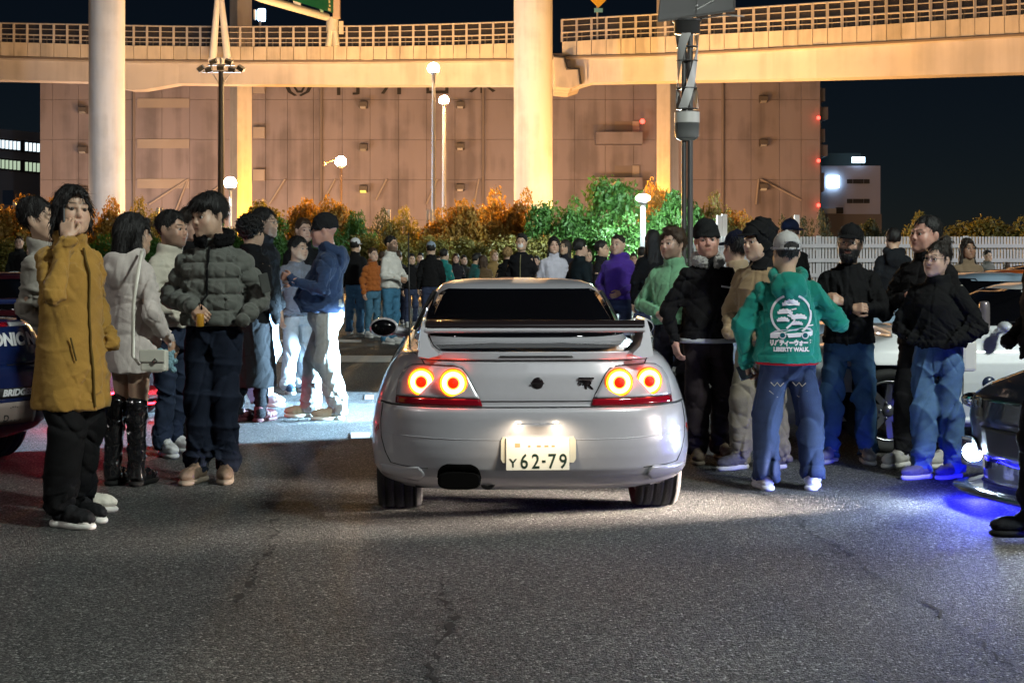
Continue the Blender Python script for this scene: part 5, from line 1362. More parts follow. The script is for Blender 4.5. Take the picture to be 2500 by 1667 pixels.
    if hat:
        f = Field(); hm = cloth('hat_%02x%02x%02x' % tuple(int(c * 255) for c in hatc), hatc)
        if hat == 'beanie':
            f.ell((0, .022, .058), (.088, .108, .100), .02); f.ring((0, .012, .035), .080, .098, .013, .01, rot=rotm(0, 8), flat=1.8); f.box((0, 0, -.09), (.2, .2, .105), .01, .01, 's')
            f.wrap(lambda p: .0018 * np.sin(np.arctan2(p[:, 0], p[:, 1]) * 46)); f.wrap(folds(9, .004, 30))
        elif hat in ('cap', 'capback'):
            f.ell((0, .018, .058), (.087, .106, .088), .02); f.box((0, 0, -.075), (.2, .2, .105), .01, .01, 's')
            sg = -1 if hat == 'cap' else 1
            if hat == 'cap': f.ell((0, -.125, .040), (.070, .072, .010), .008, rot=rotm(0, 10))
            else:
                f.ell((0, .135, .036), (.06, .050, .008), .008, rot=rotm(0, -20)) if False else None
                f.ell((0, .125, .050), (.045, .04, .026), .006, 's'); f.ring((0, .018, .030), .083, .102, .006, .004, flat=1.5)
                f.ell((0, -.115, .035), (.066, .062, .010), .008, rot=rotm(0, 12))
            f.ell((0, .018, .148), (.012, .012, .006), .004)
        elif hat == 'hoodcap':
            f.ell((0, .030, .040), (.106, .122, .128), .02); f.cone((0, .06, -.05), (0, .05, -.20), .092, .11, .04); f.ell((0, -.115, -.02), (.074, .085, .120), .014, 's'); f.wrap(folds(seed + 2, .010, 22))
        v, q = f.mesh(hh * 1.2); np_obj({'beanie': 'beanie', 'cap': 'cap', 'capback': 'cap', 'hoodcap': 'hood'}[hat], hx(v), q, hm, t)
        if hat == 'hoodcap':
            f = Field(); f.ell((0, -.125, .046), (.070, .072, .011), .008, rot=rotm(0, 14)); f.ell((0, -.03, .062), (.080, .085, .060), .01); f.box((0, 0, -.06), (.2, .2, .105), .01, .01, 's')
            v, q = f.mesh(hh); np_obj('cap', hx(v), q, cloth('cap_black', (.012, .012, .013)), t)
    if glasses:
        mb = MB()
        for sg in (-1, 1):
            pts = [(sg * .033 + .024 * math.cos(a) * (1 + .1 * math.cos(2 * a)), -.108 + .012 * abs(sg * .033 + .024 * math.cos(a)) / .06, .002 + .018 * math.sin(a)) for a in [2 * math.pi * i / 16 for i in range(16)]]
            mb.tube(pts, .0016, 5, closed=True); mb.tube([(sg * .057, -.100, .006), (sg * .078, -.02, .008), (sg * .079, .015, .0)], .0016, 5)
        mb.tube([(-.01, -.109, .006), (.01, -.109, .006)], .0014, 5)
        mb.v = [tuple(p) for p in hx(np.array(mb.v))]; mb.build('glasses', M_PLASTIC, t)
    # ---- top garment
    cm = topc if not isinstance(topc, tuple) else cloth('%s_%02x%02x%02x%s' % (topname, *[int(c * 255) for c in topc], 'f' if fold < .9 else ''), topc, sheen=.15)
    f = Field(); b = bulk; bw = .5 + .5 * b
    fl = max(0., .92 - hem) * .10; f.stack([(hem, .172 * b + fl, .136 * b + fl + belly * .5, 0, -belly * .4), (hem + .03, .174 * b + fl, .138 * b + fl + belly * .6, 0, -belly * .5), (max(hem + .06, 1.05), .160 * b, .128 * b + belly, 0, -belly * .9), (1.18, .165 * b, .128 * b + belly * .5, 0, -belly * .5), (1.30, .170 * bw, .126 * b, 0, 0), (1.38, .160 * bw, .108 * bw, 0, .005), (1.43, .124, .092, 0, .012), (1.465, .094, .078, 0, .014), (1.49, .078, .074, 0, .016)], .04)
    if hem < .85: pass
    sl = .30 if short else 1.0
    for sd in ('r', 'l'):
        S0, E, Wr = [np.array(p) for p in sh[sd]]
        if short: f.cone(S0, S0 + (E - S0) * .72, .074, .064, .04)
        else:
            f.cone(S0, E, .060 * bw, .049 * b, .045); f.cone(E, Wr, .049 * b, .039 * bw, .022)
            f.cone(Wr - (Wr - E) * .06, Wr + (Wr - E) * .02, .037 * bw, .036 * bw, .008)
    if collar == 'stand': f.ring((0, .010, 1.50), .074, .076, .016, .02, rot=rotm(0, 10), flat=2.0)
    if collar == 'crew': f.ring((0, .010, 1.478), .072, .074, .010, .015, rot=rotm(0, 10))
    if hood == 'down':
        f.ell((0, .125 * bw, 1.40), (.125, .050, .115), .018); f.cone((0, .15 * bw, 1.40), (0, .135 * bw, 1.30), .045, .02, .02); f.ring((0, .048, 1.485), .108, .098, .030, .03, rot=rotm(0, -24), flat=1.3); f.ell((0, .005, 1.57), (.075, .085, .07), .03, 's')
    jn = [sh['r'][1], sh['l'][1], sh['r'][2], sh['l'][2], (0, -.1, hem + .05), (.15, 0, 1.3), (-.15, 0, 1.3)]
    if quilt:
        def qf(p):
            zz = p[:, 2]; o = np.zeros(len(p))
            armd = np.full(len(p), 9.0); at = np.zeros(len(p))
            for sd in ('r', 'l'):
                for (a, c, base) in ((sh[sd][0], sh[sd][1], 0.0), (sh[sd][1], sh[sd][2], .30)):
                    a = np.array(a); c = np.array(c); bb = c - a; tt = np.clip((p - a) @ bb / (bb @ bb), 0, 1); dd = np.linalg.norm(p - a - tt[:, None] * bb, axis=1)
                    mm = dd < armd; armd = np.where(mm, dd, armd); at = np.where(mm, base + tt * np.linalg.norm(bb), at)
            isarm = armd < .088
            tor = np.abs(np.sin(np.pi * (zz - hem) / .098)) ** .55; ver = np.abs(np.sin(np.pi * (p[:, 0] + .003) / .105)) ** .5
            arm = np.abs(np.sin(np.pi * at / .098)) ** .55
            return -np.where(isarm, .022 * arm, .024 * np.minimum(tor, .35 + .65 * ver)) + .012
        f.wrap(qf); f.wrap(folds(seed, .006, 26))
    else:
        f.wrap(folds(seed, .011 * fold, 15, (1.3, 1.3, .55) if hem < .8 else (1, 1, 1), wt=near(jn, .13, .35))); f.wrap(folds(seed + 1, .006 * fold, 36, wt=near(jn, .11, .2)))
    if near_ and not quilt:
        def seams(p):
            o = .0055 * np.exp(-((p[:, 2] - hem - .055) / .007) ** 2) * (np.abs(p[:, 0]) < .2) * (hem > .8)
            o = o + .0045 * np.exp(-(p[:, 0] / .006) ** 2) * (p[:, 1] < -.05) * (zipc is None) * (hood is None)
            for sd in ('r', 'l'):
                E, Wr = np.array(sh[sd][1]), np.array(sh[sd][2]); ba = Wr - E; tt = (p - E) @ ba / (ba @ ba); dd = np.linalg.norm(p - E - np.clip(tt, 0, 1)[:, None] * ba, axis=1)
                o = o + .006 * np.exp(-((tt - .80) * np.linalg.norm(ba) / .007) ** 2) * (dd < .08)
                S0 = np.array(sh[sd][0]); o = o + .004 * np.exp(-((np.abs(p[:, 0]) - abs(S0[0]) * .93) / .006) ** 2) * (p[:, 2] > 1.22) * (np.sign(p[:, 0]) == np.sign(S0[0]))
            return o
        f.wrap(seams)
    v, q = f.mesh(h); v = lift(v); np_obj(topname, v, q, cm, t)
    def front(zv, xo=0.0, out=.004):
        """point on the front of the torso"""
        c = v[(np.abs(v[:, 0] - xo - lean[0] * np.clip((zv - .85) / .6, 0, 1.6)) < .03) & (np.abs(v[:, 2] - zv) < .025)]
        return Vector((xo, (c[:, 1].min() if len(c) else -.13) - out, zv))
    if zipc is not None:
        mb = MB(); mb.tube([front(z_) for z_ in np.linspace(hem + .01, 1.44, 14)], .007, 6); mb.build('zip', cloth('zip_%02x' % int(zipc[0] * 255), zipc), t)
    if collarc is not None:
        f = Field(); f.ring((0, .005, 1.495), .092, .095, .034, .02, rot=rotm(0, 14), flat=1.3); f.ell((0, -.12, 1.47), (.030, .08, .09), .02, 's'); f.wrap(folds(seed, .010, 90))
        vv, q = f.mesh(h); np_obj('collar', lift(vv), q, cloth('fur_%02x' % int(collarc[0] * 255), collarc, bump=.8, bscale=140), t)
    if hood == 'hang': 
        f = Field(); f.ell((0, .12, 1.42), (.14, .055, .11), .03); vv, q = f.mesh(h); np_obj('hood', lift(vv), q, cm, t)
    # ---- trousers and shoes
    if legs:
        pm = pants if not isinstance(pants, tuple) else cloth('trousers_%02x%02x%02x' % tuple(int(c * 255) for c in pants), pants, var=.15, vscale=16)
        if not skirt:
            f = Field(); f.stack([(.78, .140 * bw, .105), (.86, .158 * bw, .122 + belly * .4), (1.0, .150 * bw, .115 + belly * .5), (1.04, .145 * bw, .11 + belly * .5)], .04)
            lo = pantz or bootz or .055
            for sg, ft in zip((-1, 1), FT):
                kn = np.array((ft[0] * .93, ft[1] * .5 - .02, .50)); an = np.array((ft[0], ft[1] + .045, lo + .045))
                f.cone((sg * .086, 0, .86), kn, .088 * bw, .066 * pw, .03); f.cone(kn, an, .066 * pw, .055 * pw * (1.0 if pw < 1.25 else 1.10), .02)
            f.box((0, 0, -.3 + lo - .005), (.6, .6, .3), .0, .004, 's')
            kn_ = [(ft[0], ft[1], .12) for ft in FT] + [(ft[0] * .93, 0, .5) for ft in FT] + [(0, 0, .82)]
            fold = fold_p; f.wrap(folds(seed + 3, .015 * fold, 12, (.9, .9, 1.2), near(kn_, .14, .3))); f.wrap(folds(seed + 4, .008 * fold, 26, (.6, .6, 1.6), near(kn_[:2], .13, .1)))
            if near_:
                f.wrap(lambda p: .004 * np.exp(-(p[:, 1] / .005) ** 2) * (np.abs(p[:, 0]) > .12) + .004 * np.exp(-((np.abs(p[:, 0]) - .10 - (.93 - p[:, 2]) * .5) / .006) ** 2) * (p[:, 1] < -.04) * (p[:, 2] > .80) + .005 * np.exp(-(p[:, 0] / .005) ** 2) * (p[:, 2] > .80))
            v2, q = f.mesh(h); k = np.clip((v2[:, 2] - .85) / .6, 0, 1); v2[:, 0] += lean[0] * k; v2[:, 1] += lean[1] * k; np_obj('trousers', v2, q, pm, t)
        sm = cloth('shoe_%02x%02x%02x' % tuple(int(c * 255) for c in shoes), shoes, rough=.55); om = cloth('sole_%02x%02x%02x' % tuple(int(c * 255) for c in sole), sole, rough=.6)
        for ft in FT:
            rm = rotm(ft[2]); o0 = np.array((ft[0], ft[1], 0)); T = lambda a, b, c: o0 + rm @ np.array((a, b, c))
            f = Field()
            if shoekind == 'boot':
                f.ell(T(0, -.055, .055), (.046, .125, .050), .02, rot=rm); f.cone(T(0, .045, .07), np.array((ft[0] * .95, ft[1] * .6 + .02, .52)), .052, .072, .02)
                f.wrap(folds(seed + 8, .008, 24, (.7, .7, 1.5))); f.box((0, 0, -.3 + .015), (.6, .6, .3), .0, .004, 's')
            else:
                f.ell(T(0, -.085, .058), (.050, .105, .046), .02, rot=rm); f.cone(T(0, .035, .065), T(0, .042, .105), .050, .043, .02); f.cone(T(0, -.02, .090), T(0, .03, .115), .036, .038, .02); f.wrap(folds(seed + 8, .004, 60))
                f.box((0, 0, -.3 + .022), (.6, .6, .3), .0, .004, 's')
            v3, q = f.mesh(.009 if near_ else .018); so = np_obj('shoe' if shoekind != 'boot' else 'boot', v3, q, sm, t)
            f = Field(); f.ell(T(0, -.080, .018), (.054, .116, .034), .01, rot=rm); f.ell(T(0, .045, .018), (.049, .058, .034), .02, rot=rm)
            f.box((0, 0, -.3 + .001), (.6, .6, .3), .0, .003, 's'); f.box((0, 0, .3 + .034), (.6, .6, .3), .0, .003, 's')
            v3, q = f.mesh(.009 if near_ else .018); np_obj('sole', v3, q, om, so)
    t['_s'] = s
    return t, front
# ================================================================== the cast
def wpt(t, p):
    s = t['_s']; c, sn = math.cos(t.rotation_euler.z), math.sin(t.rotation_euler.z)
    return Vector((t.location.x + s * (p[0] * c - p[1] * sn), t.location.y + s * (p[0] * sn + p[1] * c), s * p[2]))
def topH(y, Y): return CAMH + (HOR - y * 1.06293) / F * Y
def mesh_y(t, name, back=True):
    """depth of a garment's skin at (x, z) of the person's own frame"""
    o = [c for c in t.children if c.name.split('.')[0] == name][0]; n = len(o.data.vertices); co = np.empty(n * 3, np.float32); o.data.vertices.foreach_get('co', co); co = co.reshape(-1, 3)
    co = co[co[:, 1] > -.02] if back else co[co[:, 1] < .02]
    def f(x, z):
        d = (co[:, 0] - x) ** 2 + (co[:, 2] - z) ** 2; i = np.argsort(d)[:26]; w = np.exp(-d[i] / 5e-4) + 1e-6; return float((co[i, 1] * w).sum() / w.sum())
    return f
BLK = (.010, .010, .011)
def near_people():
    # man in the mustard coat, phone at his ear
    t, fr = person('man in long mustard coat holding a phone to his ear', 163, fy(1200), 1.765, 58, head=(-22, 0, 4), hair='bob', topc=(.31, .170, .032), topname='coat', hem=.605, bulk=1.05, fold=1.1, zipc=(.10, .06, .012),
                   arms={'r': ((-.29, -.16, 1.20), (-.150, -.125, 1.475)), 'l': ((.26, .06, 1.12), (.225, -.08, .93))}, hands=(((.22, .30, .92), (-.85, -.45, .2), .70, .9), 'pocket'),
                   pants=(.008, .008, .009), pw=1.45, shoes=(.02, .02, .022), sole=(.72, .70, .66), feet=((-.10, -.08, 4), (.08, .0, -6)), pantz=.09)
    ph = MB(); ph.box((-.006, -.036, -.075), (.006, .036, .075), bev=.004); o = ph.build('phone', M_PLASTIC); o.location = wpt(t, (-.100, -.045, 1.585)); o.rotation_euler = (R(-25), R(8), R(58 - 22))
    tag(o, 'dark phone pressed against the ear of the mustard coat man', 'phone')
    for xo, z0, z1 in ((-.10, .86, .98),):
        mb = MB(); mb.tube([fr(z0, xo), fr(z1, xo - .02)], .005, 6); mb.build('pocket_seam', cloth('seam', (.09, .055, .012)), t)
    toe = cloth('toe_rubber', (.70, .68, .64), rough=.5)
    for ft in ((-.10, -.08, 4), (.08, .0, -6)):
        f = Field(); rm = rotm(ft[2]); f.ell(np.array((ft[0], ft[1], 0)) + rm @ np.array((0, -.135, .036)), (.042, .040, .026), .01, rot=rm); v, q = f.mesh(.008); np_obj('toe_cap', v, q, toe, t)
    # person behind him
    person('dark haired person half hidden behind the mustard coat man', 165, fy(1163), 1.72, 75, hair='short', topc=(.26, .24, .21), lean=(0, .16), pants=(.12, .12, .13), pw=1.2, shoes=(.62, .60, .52), sole=(.62, .6, .56), feet=((-.12, -.16, 5), (.10, .12, 0)), hands=('none', 'none'), arms={'r': ((-.2, .1, 1.14), (-.15, 0, .95)), 'l': ((.2, .1, 1.14), (.15, 0, .95))})
    # woman in the cream hooded coat
    t, fr = person('woman in cream hooded coat and black over-knee boots seen from behind', 300, fy(1112), 1.66, 142, kind='f', head=(-20, 4, 0), hair='lob', topc=(.50, .445, .415), topname='coat', hem=.735, bulk=1.2, fold=1.3, hood='down', collar=None,
                   arms={'r': ((-.285, .03, 1.12), (-.29, -.11, .935)), 'l': ((.25, .02, 1.12), (.23, -.12, .95))}, hands=('hold', 'none'), skirt=True, shoes=(.008, .008, .009), sole=(.012, .012, .012), shoekind='boot', feet=((-.075, -.02, 20), (.085, .06, 30)))
    for c in t.children:
        if c.name.startswith('boot'): c.data.materials[0] = mat('boot_leather', (.008, .008, .009), .16, coat=.8, bump=.3, bscale=20)
    wl = mat('bag_leather', (.70, .67, .58), .4, coat=.2)
    b = thing('shoulder_bag', 'white leather shoulder bag at the hip of the cream coat woman', 'bag', PD(355, 852, 8.80), R(-8))
    mb = MB(); mb.box((-.078, -.035, 0), (.078, .035, .125), bev=.014); mb.build('bag_body', wl, b)
    mb = MB(); mb.box((-.080, -.042, .055), (.080, -.032, .130), bev=.006); mb.build('flap', wl, b)
    mb = MB(); mb.tube([(.005, -.046, .062), (.02, -.046, .078), (.035, -.046, .062), (.02, -.046, .05)], .004, 6, closed=True); mb.build('clasp', M_CHROME, b)
    a0 = PD(305, 818, 8.84) - b.location; a1 = PD(306, 700, 8.83) - b.location; a2 = PD(318, 615, 8.86) - b.location; a3 = PD(326, 575, 8.98) - b.location
    Ri = Matrix.Rotation(R(8), 4, 'Z'); rows = [[], []]
    for q, w_ in ((PD(320, 838, 8.80) - b.location, .010), (a0, .011), (a1, .011), (a2, .011), (a3, .010)): q = Ri @ q; rows[0].append(q + Vector((-w_, 0, 0))); rows[1].append(q + Vector((w_, 0, 0)))
    mb = MB(); mb.grid(rows); st = mb.build('strap', wl, b); so = st.modifiers.new('t', 'SOLIDIFY'); so.thickness = .004
    pl = thing('plush_charm', 'pale blue plush toy hanging from the hand of the cream coat woman', 'toy', PD(385, 850, 8.9))
    f = Field(); 
    for c, r_ in (((0, 0, .04), .035), ((.01, 0, .085), .028), ((-.03, 0, .06), .018), ((.045, 0, .055), .018), ((-.015, 0, .005), .018), ((.035, 0, .002), .02), ((-.012, 0, .115), .013), ((.035, 0, .11), .013), ((-.045, 0, .115), .02)): f.ell(c, (r_, r_ * .8, r_), .012)
    v, q = f.mesh(.007); np_obj('plush_body', v, q, cloth('plush', (.22, .38, .45), bump=.9, bscale=120), pl)
    # cream zip sweater man
    t, fr = person('man in cream zip sweater and dark jeans looking sideways', 392, fy(1043), 1.715, 62, kind='b', head=(4, 2, 0), skin='tan', beard=.45, topc=(.50, .465, .385), topname='sweater', hem=.935, bulk=1.12, belly=.015, arms={'r': ((-.27, -.02, 1.12), (-.15, -.20, 1.02)), 'l': ((.27, .0, 1.12), (.2, -.12, .98))}, hands=('none', 'pocket'), pants=(.018, .028, .055), pw=1.15, shoes=(.62, .62, .62), feet=((-.10, -.05, -30), (.14, .05, 0)), zipc=(.3, .28, .25))
    # puffer jacket man
    t, fr = person('man in grey quilted puffer jacket holding a can', 492, fy(1104), 1.785, -4, head=(-34, 9, 0), hair='fringe', skin='asian', topc=(.105, .11, .098), topname='puffer_jacket', quilt=True, hem=.955, bulk=1.27, collarc=(.008, .008, .009), zipc=(.006, .006, .007), collar=None,
                   arms={'r': ((-.315, .02, 1.13), (-.075, -.235, 1.09)), 'l': ((.325, .02, 1.12), (.245, -.13, 1.0))}, hands=(((.75, -.35, -.55), (-.2, -.85, .5), .8, .6), 'pocket'), pants=(.012, .017, .032), pw=1.28, shoes=(.12, .085, .06), sole=(.16, .13, .10), feet=((-.09, -.06, -14), (.075, -.01, 12)))
    pm = cloth('sleeve_patch', (.06, .063, .058)); mb = MB(); mb.box((-.03, -.008, -.06), (.03, .004, .06), bev=.006); mb.build('sleeve_pocket', pm, t, loc=(.335, -.085, 1.22), rot=(R(4), R(-14), R(35)))
    mb = MB(); mb.lathe([(.022, 0), (.024, .004), (.024, .07), (.020, .078), (.0, .078)], 20); o = mb.build('drink_can', mat('amber_can', (.45, .22, .02), .3, coat=.5)); o.location = wpt(t, (.0, -.31, .965)); tag(o, 'small amber can in the hand of the puffer jacket man', 'can')
    person('man with short brown hair and black jacket behind the puffer jacket man', 440, 10.9, topH(484, 10.9), 58, hair='short', hairc='dark', skin='fair', topc=BLK, pants=(.015, .014, .016), pw=1.1, shoes=(.03, .012, .014), sole=(.03, .03, .03), arms={'r': ((-.22, .03, 1.13), (-.16, -.1, .95)), 'l': ((.22, .03, 1.13), (.16, -.1, .95))}, hands=('none', 'none'), feet=((-.10, -.1, 10), (.25, .0, 0)))
    # green hoodie man
    t, fr = person('man in green hoodie with white back print and grey cap', 1808, fy(1122), topH(519, 8.95) / 1.045, 174, head=(14, 0, 0), hair='crop', hat='capback', hatc=(.42, .41, .40), skin='asian', topc=(.002, .165, .125), topname='hoodie', hem=.885, bulk=1.62, fold=1.3, hood='down', collar=None,
                   arms={'l': ((.345, .03, 1.13), (.30, -.06, .875)), 'r': ((-.395, -.03, 1.16), (-.20, -.24, 1.27))}, hands=('none', 'hold'), pants=(.020, .034, .080), fold_p=1.5, pw=1.42, shoes=(.66, .66, .67), sole=(.70, .70, .72), feet=((-.17, .0, -12), (.155, .04, 18)), pantz=.085)
    back_print(t)
    hem_ = cloth('red_hem', (.45, .01, .02)); f = Field(); f.ring((0, 0, .880), .206, .166, .008, flat=1.6); v, q = f.mesh(.007); np_obj('shirt_hem', v, q, hem_, t)
    mb = MB(); mb.box((-.037, -.004, -.075), (.037, .004, .075), bev=.003); o = mb.build('phone', mat('phone_glass', (.05, .06, .08), .08, coat=1)); o.location = wpt(t, (.29, -.10, .80)); o.rotation_euler = (R(60), R(20), R(174)); tag(o, 'phone held low in the hand of the green hoodie man', 'phone')
    st = cloth('stitch', (.30, .26, .20)); fb = mesh_y(t, 'trousers')
    for sg in (-1, 1):
        pts = [(sg * .075 + dx, .735 + dz) for dx, dz in ((-.045, .01), (-.02, -.015), (0, .012), (.02, -.012), (.045, .014))]
        mb = MB(); mb.tube([(x_, fb(x_, z_) + .002, z_) for x_, z_ in pts], .0035, 5); mb.build('pocket_stitch', st, t)
        pts = [(sg * .075 + dx, .69 + dz) for dx, dz in ((-.055, .0), (0, -.045), (.055, .0))]
        mb = MB(); mb.tube([(x_, fb(x_, z_) + .001, z_) for x_, z_ in pts], .0022, 5); mb.build('pocket_stitch', st, t)
    # black jacket man with beanie
    t, fr = person('man in black jacket with pale fleece collar and black beanie', 1626, fy(1058), topH(502, 10.2) / 1.03, 6, head=(-8, 0, -3), hair=None, hat='beanie', hatc=(.016, .017, .018), skin='red', beard=.35, hairc='ginger', topc=(.011, .010, .011), topname='jacket', hem=.915, bulk=1.26, collarc=(.46, .44, .42), arms={'r': ((-.335, .02, 1.12), (-.29, -.03, .90)), 'l': ((.34, .02, 1.13), (.24, -.15, .97))}, hands=('relax', 'pocket'), pants=(.030, .021, .024), pw=1.42, shoes=(.12, .085, .06), sole=(.15, .12, .09), feet=((-.10, -.10, -12), (.13, .06, 14)))
    mb = MB(); mb.box((-.045, -.004, -.007), (.045, .003, .007)); mb.build('chest_logo', cloth('logo_white', (.6, .6, .6)), t, loc=fr(1.295, .11), rot=(0, R(8), R(12)))
    f = Field(); f.ring((0, 0, .898), .208, .158, .012, flat=1.5); v, q = f.mesh(.01); np_obj('shirt_hem', v, q, cloth('grey_hem', (.42, .42, .44)), t)
    # man with hood over cap
    t, fr = person('man in tan jacket with black hood pulled over a cap', 1748, fy(1076), topH(492, 9.83) / 1.05, -36, head=(-22, 3, 0), hair='short', hat='hoodcap', hatc=(.011, .011, .012), skin='asian', topc=(.27, .185, .10), topname='jacket', hem=.93, bulk=1.15, collar=None, pants=(.20, .165, .115), pw=1.3, shoes=(.10, .09, .085), sole=(.55, .52, .48), arms={'r': ((-.28, .0, 1.12), (-.2, -.14, .98)), 'l': ((.28, .0, 1.12), (.2, -.12, .97))}, hands=('pocket', 'pocket'), feet=((-.13, -.12, -20), (.10, .05, -6)))
    person('person in tan jacket and pale jeans behind the black jacket man', 1692, 10.95, topH(540, 10.95), -150, hair='short', hat='cap', hatc=(.01, .012, .03), topc=(.32, .235, .145), pants=(.34, .41, .50), pw=1.35, shoes=(.5, .5, .52), hands=('none', 'none'), feet=((-.12, 0, 0), (.12, .1, 10)))
    # green fleece man
    person('man in pale green fleece with brown quiff behind the silver coupe', 1548, 11.55, topH(522, 11.55) / 1.02, -24, head=(-24, -2, 0), skin='fair', hair='quiff', hairc='brown', beard=.55, topc=(.155, .345, .20), topname='fleece', hem=.965, bulk=1.2, arms={'r': ((-.325, .0, 1.13), (-.10, -.19, 1.06)), 'l': ((.28, .0, 1.12), (.2, -.1, .95))}, hands=('fist', 'none'), pants=(.018, .016, .022), pw=1.25, shoes=(.03, .03, .03))
    # bearded man
    person('bearded man in black cap and black shirt with folded arms', 1950, fy(1062), topH(516, 10.15) / 1.02, -14, head=(-6, -3, 4), skin='tan', hair='short', hat='cap', hatc=(.011, .011, .012), beard=1.0, glasses=True, topc=(.009, .009, .010), topname='shirt', hem=.90, bulk=1.2, belly=.02, collar='crew', arms={'r': ((-.29, -.10, 1.12), (.02, -.25, 1.16)), 'l': ((.30, -.09, 1.13), (-.03, -.24, 1.21))}, hands=('fist', 'fist'), pants=(.035, .085, .165), pw=1.28, shoes=(.16, .16, .17), sole=(.35, .35, .36), feet=((-.14, 0, -20), (.13, .02, 12)))
    # smiling man
    person('smiling man with flat-top hair in black behind the woman with glasses', 2126, 9.95, topH(503, 9.95), -42, kind='b', head=(-18, -2, 5), skin='red', hair='crop', topc=(.009, .009, .010), topname='jacket', hem=.86, bulk=1.2, arms={'r': ((-.29, -.06, 1.12), (-.05, -.2, 1.2)), 'l': ((.29, 0, 1.12), (.15, -.2, 1.1))}, hands=('relax', 'none'), pants=(.012, .012, .014), pw=1.1, shoes=(.40, .38, .36), sole=(.55, .53, .5), feet=((-.12, -.16, -8), (.10, .05, 0)))
    # woman with glasses
    t, fr = person('woman with hair bun and glasses in black fleece and jeans', 2153, fy(1096), topH(561, 9.38), -34, kind='f', head=(-16, 0, 6), skin='fair', hair='bun', hairc='dark', glasses=True, topc=(.010, .010, .011), topname='fleece', hem=.985, bulk=1.38, collar='stand', arms={'r': ((-.325, .0, 1.12), (-.15, -.145, 1.04)), 'l': ((.345, .02, 1.12), (.20, -.12, 1.03))}, hands=('pocket', 'pocket'), pants=(.075, .145, .27), fold_p=1.4, pw=1.45, shoes=(.10, .09, .12), sole=(.55, .5, .6), feet=((-.08, -.12, -30), (.10, .04, -20)))
    b = thing('shoulder_bag', 'white shoulder bag behind the woman with glasses', 'bag', PD(2220, 852, 9.55), R(10))
    mb = MB(); mb.box((-.05, -.05, 0), (.05, .05, .20), bev=.02); mb.build('bag_body', wl, b)
    mb = MB(); mb.tube([(0, -.045, .19), PD(2212, 720, 9.52) - b.location, PD(2203, 655, 9.5) - b.location], .011, 6); mb.build('strap', wl, b)
    # man at the picture edge
    person('man in black at the right picture edge facing the coupe', 2424, 7.35, topH(437, 7.35), -82, head=(4, 2, 0), skin='fair', hair='short', hairc='dark', topc=(.009, .009, .010), topname='jacket', hem=.90, bulk=1.18, pants=(.009, .009, .010), pw=1.2, shoes=(.01, .01, .012), sole=(.015, .015, .015), arms={'l': ((.27, .03, 1.13), (.2, -.16, .98)), 'r': ((-.27, .03, 1.13), (-.2, -.16, .98))}, hands=('none', 'pocket'), feet=((-.1, -.10, -6), (.1, .02, 6)))

